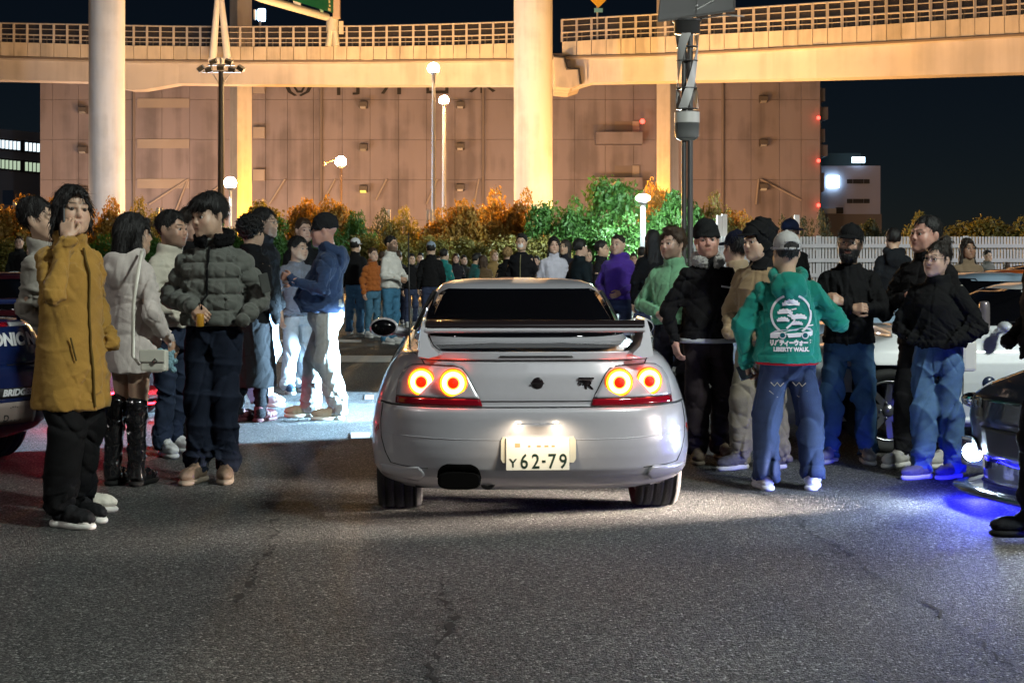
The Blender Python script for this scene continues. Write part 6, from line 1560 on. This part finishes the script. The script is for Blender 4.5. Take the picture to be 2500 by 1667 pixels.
def back_print(t):
    ink = cloth('print_white', (.62, .61, .63), bump=.1); blue = cloth('print_teal', (.004, .085, .10), bump=.1)
    fb = mesh_y(t, 'hoodie'); pr = bpy.data.objects.new('back_print', None); COL.objects.link(pr); pr.parent = t
    cx, cz = -.015, 1.185; k = .135
    def U(x, z): return (cx - x * k, cz + z * k)     # back view: viewer's right is -x
    def put(poly, m, off=.006, name='print'):
        pts = [U(*p) for p in poly]; mb = MB(); mb.add([(x, fb(x, z) + off, z) for x, z in pts], [tuple(range(len(pts)))]); mb.build(name, m, pr)
    def strip(pts, w, m, off=.006, closed=False):
        L = []; Rr = []
        n = len(pts)
        for i in range(n):
            a = pts[(i - 1) % n] if (closed or i > 0) else pts[i]; b = pts[(i + 1) % n] if (closed or i < n - 1) else pts[i]
            dx, dz = b[0] - a[0], b[1] - a[1]; l = math.hypot(dx, dz) + 1e-9; nx, nz = -dz / l * w, dx / l * w
            for lst, sg in ((L, 1), (Rr, -1)):
                q = U(pts[i][0] + sg * nx, pts[i][1] + sg * nz); lst.append(Vector((q[0], fb(*q) + off, q[1])))
        mb = MB(); mb.grid([L, Rr], sm=False); mb.build('print', m, pr)
    strip([(math.cos(a), math.sin(a) + .25) for a in [R(-58 + i * 8.5) for i in range(16)]], .055, ink)
    strip([(math.cos(a), math.sin(a) + .25) for a in [R(112 + i * 9.5) for i in range(14)]], .055, ink)
    def cloud(x, z, w, h, off=.009):
        pts = [(x - w, z - h * .4)]
        for i in range(6):
            a0 = math.pi * (1 - (i + .5) / 6)
            for q in (-.4, 0, .4): pts.append((x + (w * math.cos(a0) + q * w * .26) * 1.0, z + h * math.sin(a0) * (1.0 if q == 0 else .82)))
        pts += [(x + w, z - h * .4), (x + w * .4, z - h * .25), (x - w * .3, z - h * .3)]
        put(pts, ink, off)
    cloud(-.02, .80, .42, .26); cloud(-.32, .36, .36, .22); cloud(-.42, -.04, .30, .20); cloud(.38, .10, .38, .22); cloud(.30, -.22, .26, .16)
    strip([(-.25, -.45), (-.05, -.28), (.15, -.05), (.05, .22), (-.10, .30)], .05, ink, .008); strip([(.2, .02), (.05, .12), (-.2, .22)], .035, ink, .008); strip([(.0, .5), (.25, .55)], .03, ink, .008)
    car_ = [(-1.05, -.95), (-1.05, -.72), (-.80, -.56), (-.45, -.52), (.1, -.50), (.45, -.42), (.95, -.42), (1.10, -.58), (1.08, -.80), (.95, -.86), (.85, -.70), (.55, -.70), (.45, -.88), (-.15, -.92), (-.22, -.74), (-.55, -.72), (-.68, -.95)]
    put(car_, ink, .010); strip([(.75, -.34), (1.12, -.28)], .03, ink, .010)
    for x in (-.45, .70):
        put([(x + .19 * math.cos(a), -.80 + .19 * math.sin(a)) for a in [i * .52 for i in range(12)]], ink, .012); put([(x + .13 * math.cos(a), -.80 + .13 * math.sin(a)) for a in [i * .52 for i in range(12)]], blue, .014)
    for txt, sz, z, sx, bold in (('リバティーウォーク', .042, -1.20, .78, .0035), ('LIBERTY WALK.', .038, -1.52, .92, .0022)):
        o = text_mesh(txt, sz, 'lettering', ink, pr, (0, 0, 0), (0, 0, 0), .0008, 1.0, bold)
        me = o.data; n = len(me.vertices)
        for v in me.vertices:
            x = cx - v.co.x * sx + .0; zz = cz + z * k + v.co.y; v.co = (x, fb(x, zz) + .006 + (.002 if v.co.z > 0 else 0), zz)
        me.update()
    lab = MB(); fh = fb(-.01, 1.49); lab.box((-.045, fh - .004, 1.477), (.022, fh + .006, 1.497)); lab.build('hood_label', ink, pr)

def far_people():
    # group left of the coupe, lit by headlights
    person('tall man with glasses in black coat and pale wide jeans', 606, fy(930), topH(480, 14.1) / 1.01, 72, head=(8, 0, 0), hair='short', skin='asian', glasses=True, beard=.5, topc=BLK, topname='coat', hem=.84, hood='down', bulk=1.05, pants=(.26, .36, .50), pw=1.6, shoes=(.6, .62, .64), hands=('relax', 'none'), feet=((-.12, -.08, 0), (.12, .08, -10)))
    person('person with curly black hair in long black coat', 577, 12.7, topH(505, 12.7), 150, hair='curly', topc=(.008, .008, .010), topname='coat', hem=.30, bulk=.95, pants=(.01, .01, .012), shoes=(.06, .012, .016), sole=(.05, .012, .015), hands=('none', 'none'), feet=((-.12, 0, 0), (.05, .1, 0)))
    person('stocky man in grey t-shirt and pale jeans', 682, fy(902), topH(548, 15.3), 38, kind='b', head=(18, 4, 0), hair='short', topc=(.15, .16, .195), topname='t_shirt', short=True, collar='crew', belly=.035, bulk=1.12, hem=.90, pants=(.42, .46, .50), pw=1.3, shoes=(.05, .09, .16), hands=('relax', 'relax'), feet=((-.12, -.05, -20), (.13, .05, 10)))
    person('brown haired person in black behind the grey t-shirt man', 697, 17.2, topH(507, 17.2), 30, hair='short', hairc='brown', topc=BLK, near_=False, skin='fair')
    person('man in navy hoodie and black beanie facing the grey t-shirt man', 750, fy(961), topH(487, 12.8) / 1.03, -84, kind='b', head=(-4, 6, 0), skin='red', hair=None, hat='beanie', hatc=(.02, .02, .022), glasses=True, topc=(.022, .042, .10), topname='hoodie', hood='down', collar=None, belly=.075, bulk=1.16, hem=.93, arms={'l': ((.275, -.02, 1.12), (.13, -.29, 1.215)), 'r': ((-.27, -.04, 1.13), (-.10, -.28, 1.19))}, hands=('hold', 'hold'), pants=(.34, .335, .31), pw=1.5, shoes=(.40, .30, .20), sole=(.62, .58, .5), feet=((-.12, -.18, 0), (.12, .06, 8)))
    # farther crowd
    G = 'crowd behind the silver coupe'
    far = dict(near_=False, group=G)
    person('man in white cap and black jacket with blue jeans, back turned', 816, 27, topH(547, 27) / 1.02, 165, hat='cap', hatc=(.55, .56, .58), topc=BLK, bulk=1.15, pants=(.07, .19, .36), shoes=(.6, .6, .6), pw=1.2, **far)
    person('person in orange padded vest beside the white jacket man', 856, 26, topH(572, 26), 40, hairc='brown', skin='fair', topc=(.30, .085, .015), quilt=True, bulk=1.15, pants=(.05, .13, .20), **far)
    person('man with glasses in white jacket and blue jeans', 898, 24, topH(545, 24), 55, beard=.7, glasses=True, skin='tan', topc=(.60, .58, .54), bulk=1.15, pants=(.05, .16, .27), pw=1.2, arms={'r': ((-.27, -.05, 1.13), (-.1, -.25, 1.08)), 'l': ((.26, -.05, 1.13), (.1, -.25, 1.08))}, hands=('fist', 'none'), **far)
    person('person in black with raised phone behind the thin antenna', 945, 30, topH(585, 30), 20, topc=BLK, **far)
    person('man in pale blue cap and black coat, back turned', 990, 27, topH(555, 27) / 1.02, 178, hat='cap', hatc=(.22, .27, .34), topc=(.009, .009, .010), bulk=1.2, **far)
    person('person in teal jacket beside the pale blue cap', 1020, 29, topH(574, 29), 150, topc=(.01, .15, .14), **far)
    person('bare faced woman looking ahead between teal jackets', 1047, 33, topH(584, 33), 5, kind='f', hair='bob', hairc='brown', skin='fair', topc=(.02, .02, .025), **far)
    person('person in dark teal rain jacket bending forward', 1080, 27, topH(584, 27), 120, topc=(.008, .065, .062), lean=(0, -.12), hairc='black', **far)
    person('brown haired person in brown jacket seen from behind', 1110, 27, topH(588, 27), 175, hair='bob', hairc='brown', topc=(.09, .055, .025), **far)
    person('woman with light brown hair in ochre top', 1135, 31, topH(576, 31), 20, kind='f', hair='lob', hairc='blond', skin='fair', topc=(.22, .14, .05), **far)
    person('fair haired person in black jacket seen from behind', 1166, 28, topH(573, 28), 170, hair='curly', hairc='blond', topc=BLK, **far)
    t, fr = person('man in white face mask and black jacket', 1198, 24, topH(541, 24), -10, hair='quiff', topc=(.010, .010, .012), collar=None, zipc=(.2, .18, .10), **far)
    f = Field(); f.ell((0, -.075, -.045), (.052, .042, .048), .01); v, q = f.mesh(.009); np_obj('face_mask', v + np.array((0, -.012, 1.632)), q, cloth('mask', (.62, .60, .60)), t)
    person('woman with long black hair in white and blue jacket', 1272, 22, topH(547, 22), 5, kind='f', hair='long', skin='fair', topc=(.45, .44, .52), **far)
    person('long haired person just behind the white and blue jacket', 1298, 24.5, topH(553, 24.5), -30, kind='f', hair='long', hairc='dark', topc=(.02, .02, .03), **far)
    person('man in dark jacket turned away beside the purple hoodie', 1332, 20.5, topH(553, 20.5), 125, topc=(.010, .016, .020), bulk=1.25, skin='fair', **far)
    person('man with glasses in dark jacket just behind the purple hoodie', 1382, 22, topH(556, 22), 70, glasses=True, topc=(.012, .012, .015), **far)
    person('man in purple hoodie with white sleeve stripe', 1420, 18.5, topH(543, 18.5), -22, head=(-8, 0, 0), kind='b', hair='crop', hairc='dark', skin='fair', topc=(.060, .022, .24), hood='down', bulk=1.2, arms={'l': ((.30, .02, 1.13), (.12, -.22, 1.02)), 'r': ((-.29, .02, 1.12), (-.2, -.16, 1.0))}, **far)
    person('woman with long black hair and black jacket, back turned', 1500, 17.5, topH(532, 17.5), 178, kind='f', hair='long', topc=(.010, .010, .012), near_=False)
    person('woman with long black hair and navy jacket beside the green fleece man', 1528, 18.2, topH(540, 18.2), 195, kind='f', hair='long', topc=(.014, .018, .030), near_=False)
    person('person in dark blue cap behind the grey cap', 1815, 16, topH(504, 16) / 1.02, 20, hat='cap', hatc=(.008, .012, .035), topc=BLK, near_=False)
    person('man in charcoal hoodie, back turned, before the white fence', 2052, 18, topH(529, 18), 178, topc=(.014, .016, .020), hood='down', bulk=1.2, near_=False)
    person('woman with long dark hair in tan top before the white fence', 2222, 17, topH(551, 17), 8, kind='f', hair='long', hairc='dark', skin='brown', topc=(.19, .135, .085), near_=False)
    person('small seated figure in camouflage grey beyond the black car', 2268, 30, topH(577, 30), 20, topc=(.12, .12, .11), **far)
    person('small brown haired figure just above the black car roof', 2312, 31, topH(604, 31), 180, hair='lob', hairc='brown', topc=(.08, .05, .035), **far)
    person('bald looking man far off above the dark car roof', 44, 33, topH(545, 33), 10, hair='crop', hairc='brown', skin='fair', topc=(.02, .02, .02), **far)
    person('small person far off beside the mustard coat sleeve', 72, 32, topH(562, 32), -30, hair='short', skin='fair', topc=(.03, .03, .035), **far)
    for i, (x, y, Y, c, yw) in enumerate(((965, 583, 33, (.05, .05, .06), 0), (878, 580, 32, (.02, .02, .025), 160), (1210, 592, 32, (.02, .02, .02), 20), (1232, 590, 33, (.06, .05, .05), -20), (1350, 575, 27, (.02, .02, .025), 10), (1455, 585, 29, (.03, .03, .04), 0), (1475, 570, 26, (.012, .012, .014), 160), (915, 578, 31, (.03, .03, .035), 170), (1006, 590, 34, (.04, .03, .03), 10), (1065, 588, 34, (.02, .02, .022), 30))):
        person(['small dark figure deep in the crowd by the antenna', 'small dark figure between orange vest and white cap', 'small dark figure right of the masked man', 'small grey figure left of the long haired woman', 'small dark figure left of the glasses man', 'small figure in the gap right of the purple hoodie', 'small dark figure left of the two long haired women', 'small dark figure behind the white jacket man', 'small figure behind the teal jacket', 'small figure between the two teal jackets'][i], x, Y, topH(y, Y), yw, topc=c, hairc=['black', 'brown', 'dark'][i % 3], skin=['fair', 'asian', 'tan'][i % 3], **far)
near_people()
far_people()
# ================================================================== the other cars
def loc2w(t, p):
    c, s = math.cos(t.rotation_euler.z), math.sin(t.rotation_euler.z); k = t.scale
    return Vector((t.location.x + p[0] * k[0] * c - p[1] * k[1] * s, t.location.y + p[0] * k[0] * s + p[1] * k[1] * c, p[2] * k[2]))
def simple_car(name, label, loc, rz, pm, scale=(1, 1, 1), rim_m=None, lamps=True, roof_m=None, tail_e=None, head_e=None, spokes=5, tail=True):
    t = thing(name, label, 'car', (loc[0], loc[1], 0), R(rz), 'parked cars'); t.scale = scale
    S = Shell(HERO); S.build(t, pm)
    if roof_m: S.roof.data.materials[0] = roof_m
    S.wheels(t, rim_m, spokes)
    S.conform([(-.615, .945), (-.60, .99), (-.50, 1.175), (-.44, 1.208), (.44, 1.208), (.50, 1.175), (.60, .99), (.615, .945)], S.gyr, .006, 'rear_window', M_GLASS, t, 16, 10)
    S.conform([(-.615, .945), (-.60, .99), (-.50, 1.18), (-.44, 1.212), (.44, 1.212), (.50, 1.18), (.60, .99), (.615, .945)], S.gyf, -.006, 'windscreen', M_GLASS, t, 16, 10)
    S.side_windows(t, .945, 1.19, 1.25, 3.2, bpill=2.0)
    for sg in (-1, 1):
        S.seam([(sg * .80, .645), (sg * .3, .645)], S.yr, 'bumper_seam', t, .005)
        if tail: S.conform([(sg * .70, .70), (sg * .66, .82), (sg * .36, .84), (sg * .32, .70)], S.yr, .006, 'tail_lamp', tail_e or M_REDLENS, t, 10, 6)
        hl = S.conform([(sg * .76, .53), (sg * .72, .63), (sg * .42, .62), (sg * .40, .56)], S.yf, -.006, 'headlamp', head_e or mat('lamp_glass', (.10, .11, .12), .05, spec=.8, coat=1), t, 12, 6)
        S.conform([(sg * .74, .30), (sg * .74, .38), (sg * .50, .38), (sg * .48, .30)], S.yf, -.006, 'bumper_vent', M_BLACK, t, 8, 5)
        mi = MB(); mi.sphere((sg * .90, 2.85, .94), 1, 14, sc=(.09, .05, .05)); mi.tube([(sg * .74, 2.85, .90), (sg * .84, 2.85, .92)], .03, 8); mi.build('door_mirror', pm, t)
        for y_ in (2.02, 3.12):
            mb = MB(); mb.tube([Vector((sg * (S.xs(y_, z) + .001), y_ - (.9 - z) * .10 * (1 if y_ < 2.5 else -.4), z)) for z in [.25 + .06 * i for i in range(11)]], .004, 6); mb.build('door_seam', M_BLACK, t)
        mb = MB(); mb.tube([Vector((sg * (S.xs(y_, .28) + .002), y_, .25)) for y_ in (1.3, 2.0, 2.6, 3.3)], .03, 8); mb.build('side_skirt', pm, t)
    S.conform([(-.42, .30), (-.40, .46), (.40, .46), (.42, .30)], S.yf, -.006, 'grille', M_BLACK, t, 14, 6)
    return t, S
def beam(t, p, direction, power, col, ang, blend, size, name='headlight_beam'):
    l = spot(name, (0, 0, 0), direction, power, col, ang, blend, size); l.rotation_euler = Vector(direction).to_track_quat('-Z', 'Y').to_euler(); l.parent = t; l.location = p
    return l
def build_cars():
    # white sports car, side on
    wp = paint('white_paint_car', (.62, .64, .66), .0, .35); op = paint('orange_paint', (.55, .10, .01), .0, .35)
    t, S = simple_car('sports_car', 'white sports car side on behind the woman with glasses', (6.36, 11.42), 90, wp, (1.02, 1.0, .96), M_ALLOY)
    mb = MB(); mb.tube([Vector((-(S.gxs(y_, .952) + .010), y_, .940)) for y_ in (3.05, 2.6, 2.1, 1.7, 1.4)], .016, 6); mb.build('orange_stripe', op, t)
    mb = MB(); mb.grid([[Vector((x, y_, 1.2745 if abs(x) < .3 else 1.268)) for y_ in (2.35, 2.4)] for x in (-.28, 0, .28)]); mb.build('roof_stripe', op, t)
    mb = MB(); M = Matrix.Translation((-(S.xs(2.95, .52) + .001), 2.95, .53)) @ Matrix.Rotation(R(-90), 4, 'Y'); mb.lathe([(.048, 0), (.046, .006), (.001, .008)], 24, 0, M); mb.build('round_badge', mat('badge_blue', (.02, .03, .07), .3), t)
    mb = MB(); mb.tube([Vector((-(S.xs(3.2, z) + .002), 3.18 + .09 * math.sin((z - .3) * 6), z)) for z in [.30 + .05 * i for i in range(10)]], .006, 6); mb.build('fender_vent', M_BLACK, t)
    o = MB(); o.lathe([(0, 0), (.036, 0), (.038, .01)] + [(.038 + .002 * (i % 2), .02 + .016 * i) for i in range(11)] + [(.036, .20), (.03, .215), (0, .218)], 24); o = o.build('tumbler', mat('ribbed_steel', (.35, .30, .31), .3, metal=.6)); o.location = loc2w(t, (-.70, 2.93, .905)); tag(o, 'ribbed steel tumbler standing on the white sports car', 'tumbler')
    # dark car at the picture edge: lit fog lamps, splitter, blue underglow
    bk = paint('black_paint_car', (.008, .009, .014), .1, .3)
    t, S = simple_car('dark_car', 'dark car with glowing fog lamp and blue underglow at the picture edge', (7.10, 9.46), 110, bk, (1, 1, 1), M_DALLOY)
    fog = emat('fog_lamp_glow', (.62, .80, 1.0), 260.0)
    for sg in (-1, 1):
        y = S.yf(sg * .60, .30)
        f = bpy.data.objects.new('fog_lamp', None); COL.objects.link(f); f.parent = t; f.location = (sg * .60, y, .285)
        mb = MB(); mb.sphere((0, .03, 0), 1, 18, sc=(.065, .03, .05)); mb.build('lamp_glow', fog, f)
        mb = MB(); mb.box((-.11, -.02, -.085), (.11, .02, .085), bev=.018); mb.build('lamp_bezel', M_CHROME if sg > 0 else M_PLASTIC, f)
        beam(t, (sg * .60, y + .10, .285), (.30 if sg > 0 else .1, 1, -.22), 45 if sg > 0 else 40, (.70, .84, 1.0), 96, .5, .09)
        if sg > 0:                              # the flat main beam: a sharp upper edge just above ankle height
            for az in (8, 17, 27): beam(t, (sg * .60, y + .10, .285), (math.sin(R(az)), math.cos(R(az)), -.105), 3600, (1.0, .82, .68), 17, 1.0, .18)
        mb = MB(); mb.sphere((sg * .60, S.yf(.6, .55) - .02, .585), 1, 14, sc=(.10, .05, .045)); mb.build('headlamp_reflector', M_CHROME, t)
    rows = [[], []]
    for i in range(25):
        x = -.86 + i * 1.72 / 24; y = S.yf(x * .98, .30); rows[0].append(Vector((x, y - .05, .125))); rows[1].append(Vector((x * 1.03, y + .13, .105)))
    mb = MB(); mb.grid(rows); o = mb.build('splitter', mat('splitter_black', (.012, .013, .018), .2, coat=1), t); so = o.modifiers.new('t', 'SOLIDIFY'); so.thickness = .02
    rows = [[Vector((p.x, p.y - .02, p.z + dz)) for p in rows[0]] for dz in (0.01, .08, .12)]
    mb = MB(); mb.grid(rows); mb.build('front_lip', MATS['splitter_black'], t)
    led = emat('blue_led', (.02, .02, 1.0), 14.0)
    mb = MB(); mb.tube([(-.70, 4.28, .10), (0, 4.40, .10), (.72, 4.28, .10)], .008, 6); mb.build('led_strip', led, t)
    for x in (-.55, .0, .62):
        l = point('underglow', (0, 0, 0), 42, (.02, .02, 1.0), .04); l.parent = t; l.location = (x, 4.62 - .25 * abs(x), .075)
    # pale blue car deeper in the row, headlamps on
    lb = paint('pale_blue_paint', (.30, .42, .55), .1, .35)
    t, S = simple_car('compact_car', 'pale blue car with lit headlamp behind the black jacket man', (6.7, 14.0), 94, lb, (1, 1, 1.0), M_ALLOY, head_e=emat('headlamp_glow', (.55, .75, 1.0), 3.0))
    for sg in (-1, 1):
        y = S.yf(sg * .58, .58)
        mb = MB(); mb.sphere((sg * .58, y, .58), 1, 14, sc=(.07, .03, .045)); mb.build('headlamp_bulb', emat('headlamp_hot', (.6, .8, 1.0), 25.0), t)
        beam(t, (sg * .58, y + .10, .58), (0, 1, -.31), 13000, (.45, .74, 1.0), 48, .2, .04)
    # car just outside the picture, halogen headlamps on: lights the coupe and the ground from the side
    t, S = simple_car('parked_car', 'dark parked car just outside the picture with halogen headlamps on', (9.70, 6.95), 90, bk, (1, 1, 1), M_DALLOY, head_e=emat('halogen_glow', (1.0, .85, .65), 4.0))
    for sg in (-1, 1):
        y = S.yf(sg * .58, .58); beam(t, (sg * .58, y + .10, .58), (.03, 1, -.16), 230, (1.0, .86, .74), 74, .3, .05)
    # orange car behind
    t, S = simple_car('sports_car', 'orange car partly hidden behind the white sports car', (8.0, 17.0), 92, op, (1, 1, 1), M_ALLOY)
    simple_car('parked_car', 'black car roof showing before the white fence', (9.9, 21.5), 88, bk, (1, 1, 1.02), M_DALLOY)
    # blue race liveried car at the left picture edge
    bp = paint('blue_paint', (.004, .013, .075), .1, .3); rp = paint('red_paint', (.22, .012, .010), .0, .3)
    t, S = simple_car('race_car', 'blue race-liveried car with lettering and plate at the left picture edge', (-3.42, 9.25), 50, bp, (1, 1, 1.10), M_DALLOY, roof_m=rp, tail=False)
    S.conform([(.14, .868), (.14, .892), (.36, .892), (.36, .868)], S.yr, .006, 'tail_lamp', M_REDLENS, t, 8, 3); S.conform([(.37, .868), (.37, .892), (.56, .892), (.56, .868)], S.yr, .006, 'tail_lamp', mat('clear_lens', (.4, .4, .42), .2, coat=1), t, 8, 3)
    lw = mat('decal_white', (.62, .62, .64), .5)
    def on_rear(txt, size, x, z, m, sx=1.0, bold=.004, shear=0.0, off=.008):
        o = text_mesh(txt, size, 'lettering', m, t, (0, 0, 0), (0, 0, 0), .0008, 1, bold, shear=shear)
        for v in o.data.vertices:
            xx = x + v.co.x * sx; zz = z + v.co.y; v.co = (xx, S.yr(xx, zz) - off - v.co.z, zz)
    on_rear('ONIC NIS', .100, .43, .790, lw, 1.0, .005)
    bk2 = MB(); S.conform([(.12, .455), (.12, .513), (.62, .513), (.62, .455)], S.yr, .004, 'sticker', M_BLACK, t, 12, 3)
    on_rear('BRIDGES', .052, .36, .484, lw, 1.15, .0025, .25, .010)
    S.conform([(.16, .30), (.16, .43), (.52, .43), (.52, .30)], S.yr, .016, 'number_plate', mat('old_plate', (.22, .17, .15), .6), t, 12, 4)
    on_rear('D . .  .', .055, .33, .335, M_BLACK, 1.0, .001, 0, .021); on_rear('. - - .', .03, .33, .405, M_BLACK, 1.0, .001, 0, .021)
    wing = MB(); wing.box((-.80, .10, 1.00), (.80, .34, 1.03), bev=.012); wing.build('rear_wing', bp, t)
    for x in (-.55, .55):
        mb = MB(); mb.box((x - .02, .14, .90), (x + .02, .30, 1.0)); mb.build('wing_stay', bp, t)
    mb = MB(); mb.prism([(-.16, 1.13), (-.02, 1.04), (.02, 1.04), (.16, 1.13), (.10, 1.13), (0, 1.065), (-.10, 1.13)], -.002, .002, Matrix.Translation((.33, S.gyr(.33, 1.06) - .03, 0)) @ Matrix.Translation((0, 0, 1.08)) @ Matrix.Rotation(R(-50), 4, 'X') @ Matrix.Translation((0, 0, -1.08))); mb.build('window_sticker', lw, t)
    # dark car beyond it
    simple_car('parked_car', 'dark car beyond the blue race-liveried car', (-5.6, 13.6), 62, bk, (1.02, 1, 1.10), M_DALLOY)
    # car with red tail lamps and red underglow behind the legs
    t, S = simple_car('parked_car', 'dark car with red lit tail behind the cream coat woman', (-3.20, 12.25), 40, paint('dark_red_paint', (.05, .006, .01), .1, .3), (1, 1, 1), M_DALLOY, tail_e=emat('tail_red', (1, .02, .02), 5.0))
    mb = MB(); mb.tube([(-.6, .20, .16), (.6, .20, .16)], .01, 6); mb.build('led_strip', emat('red_led', (1, .01, .02), 20.0), t)
    for x in (-.5, 0, .5):
        l = point('underglow', (0, 0, 0), 6.0, (1.0, .02, .04), .04); l.parent = t; l.location = (x, .15, .13)
build_cars()

# ================================================================== unseen car park floodlights, added to light the scene
def added_mast(X, Y, z, targets, power, col, label, gain=()):
    t = thing('floodlight_mast', label, 'mast', (X, Y, 0), 0, 'added car park masts')  # unseen mast added as a light source
    mb = MB(); mb.tube([(0, 0, 0), (0, 0, z)], [.16, .10], 12); mb.build('pole', M_STEEL, t)  # pole of the added mast
    mb = MB(); mb.tube([(-1.0, 0, z), (1.0, 0, z)], .05, 8); mb.build('crossarm', M_STEEL, t)
    for i, tg in enumerate(targets):
        x = -.9 + 1.8 * i / max(1, len(targets) - 1)
        d = (Vector(tg) - Vector((X + x, Y, z))).normalized()
        mb = MB(); mb.box((-.22, -.16, -.05), (.22, .16, .09), bev=.03); o = mb.build('floodlight', M_DARK, t, loc=(x, 0, z + .12)); o.rotation_euler = d.to_track_quat('-Z', 'Y').to_euler()
        g_, an_ = gain[i] if i < len(gain) else (1, 100); l = spot('added_flood_beam', (0, 0, 0), (0, 0, -1), power * g_, col, an_, .8, .35); l.parent = t; l.location = Vector((x, 0, z + .12)) + d * .3; l.rotation_euler = d.to_track_quat('-Z', 'Y').to_euler()
added_mast(9.0, 1.0, 10.5, [(-1.5, 6, 0), (1, 11, 0), (2.5, 31, 4.0)], 2500, (.90, 1.0, .92), 'unseen floodlight mast added behind the camera position', gain=((1, 100), (1, 100), (4, 44)))
added_mast(-14.0, 2.0, 10.0, [(-3, 12, 0)], 1100, (1.0, .95, .88), 'unseen floodlight mast added off to the side of the blue car')
added_mast(26.0, 26.0, 11.0, [(8, 40, 1), (10, 100, 10)], 5500, (.95, .98, 1.0), 'unseen floodlight mast added beside the white fence')
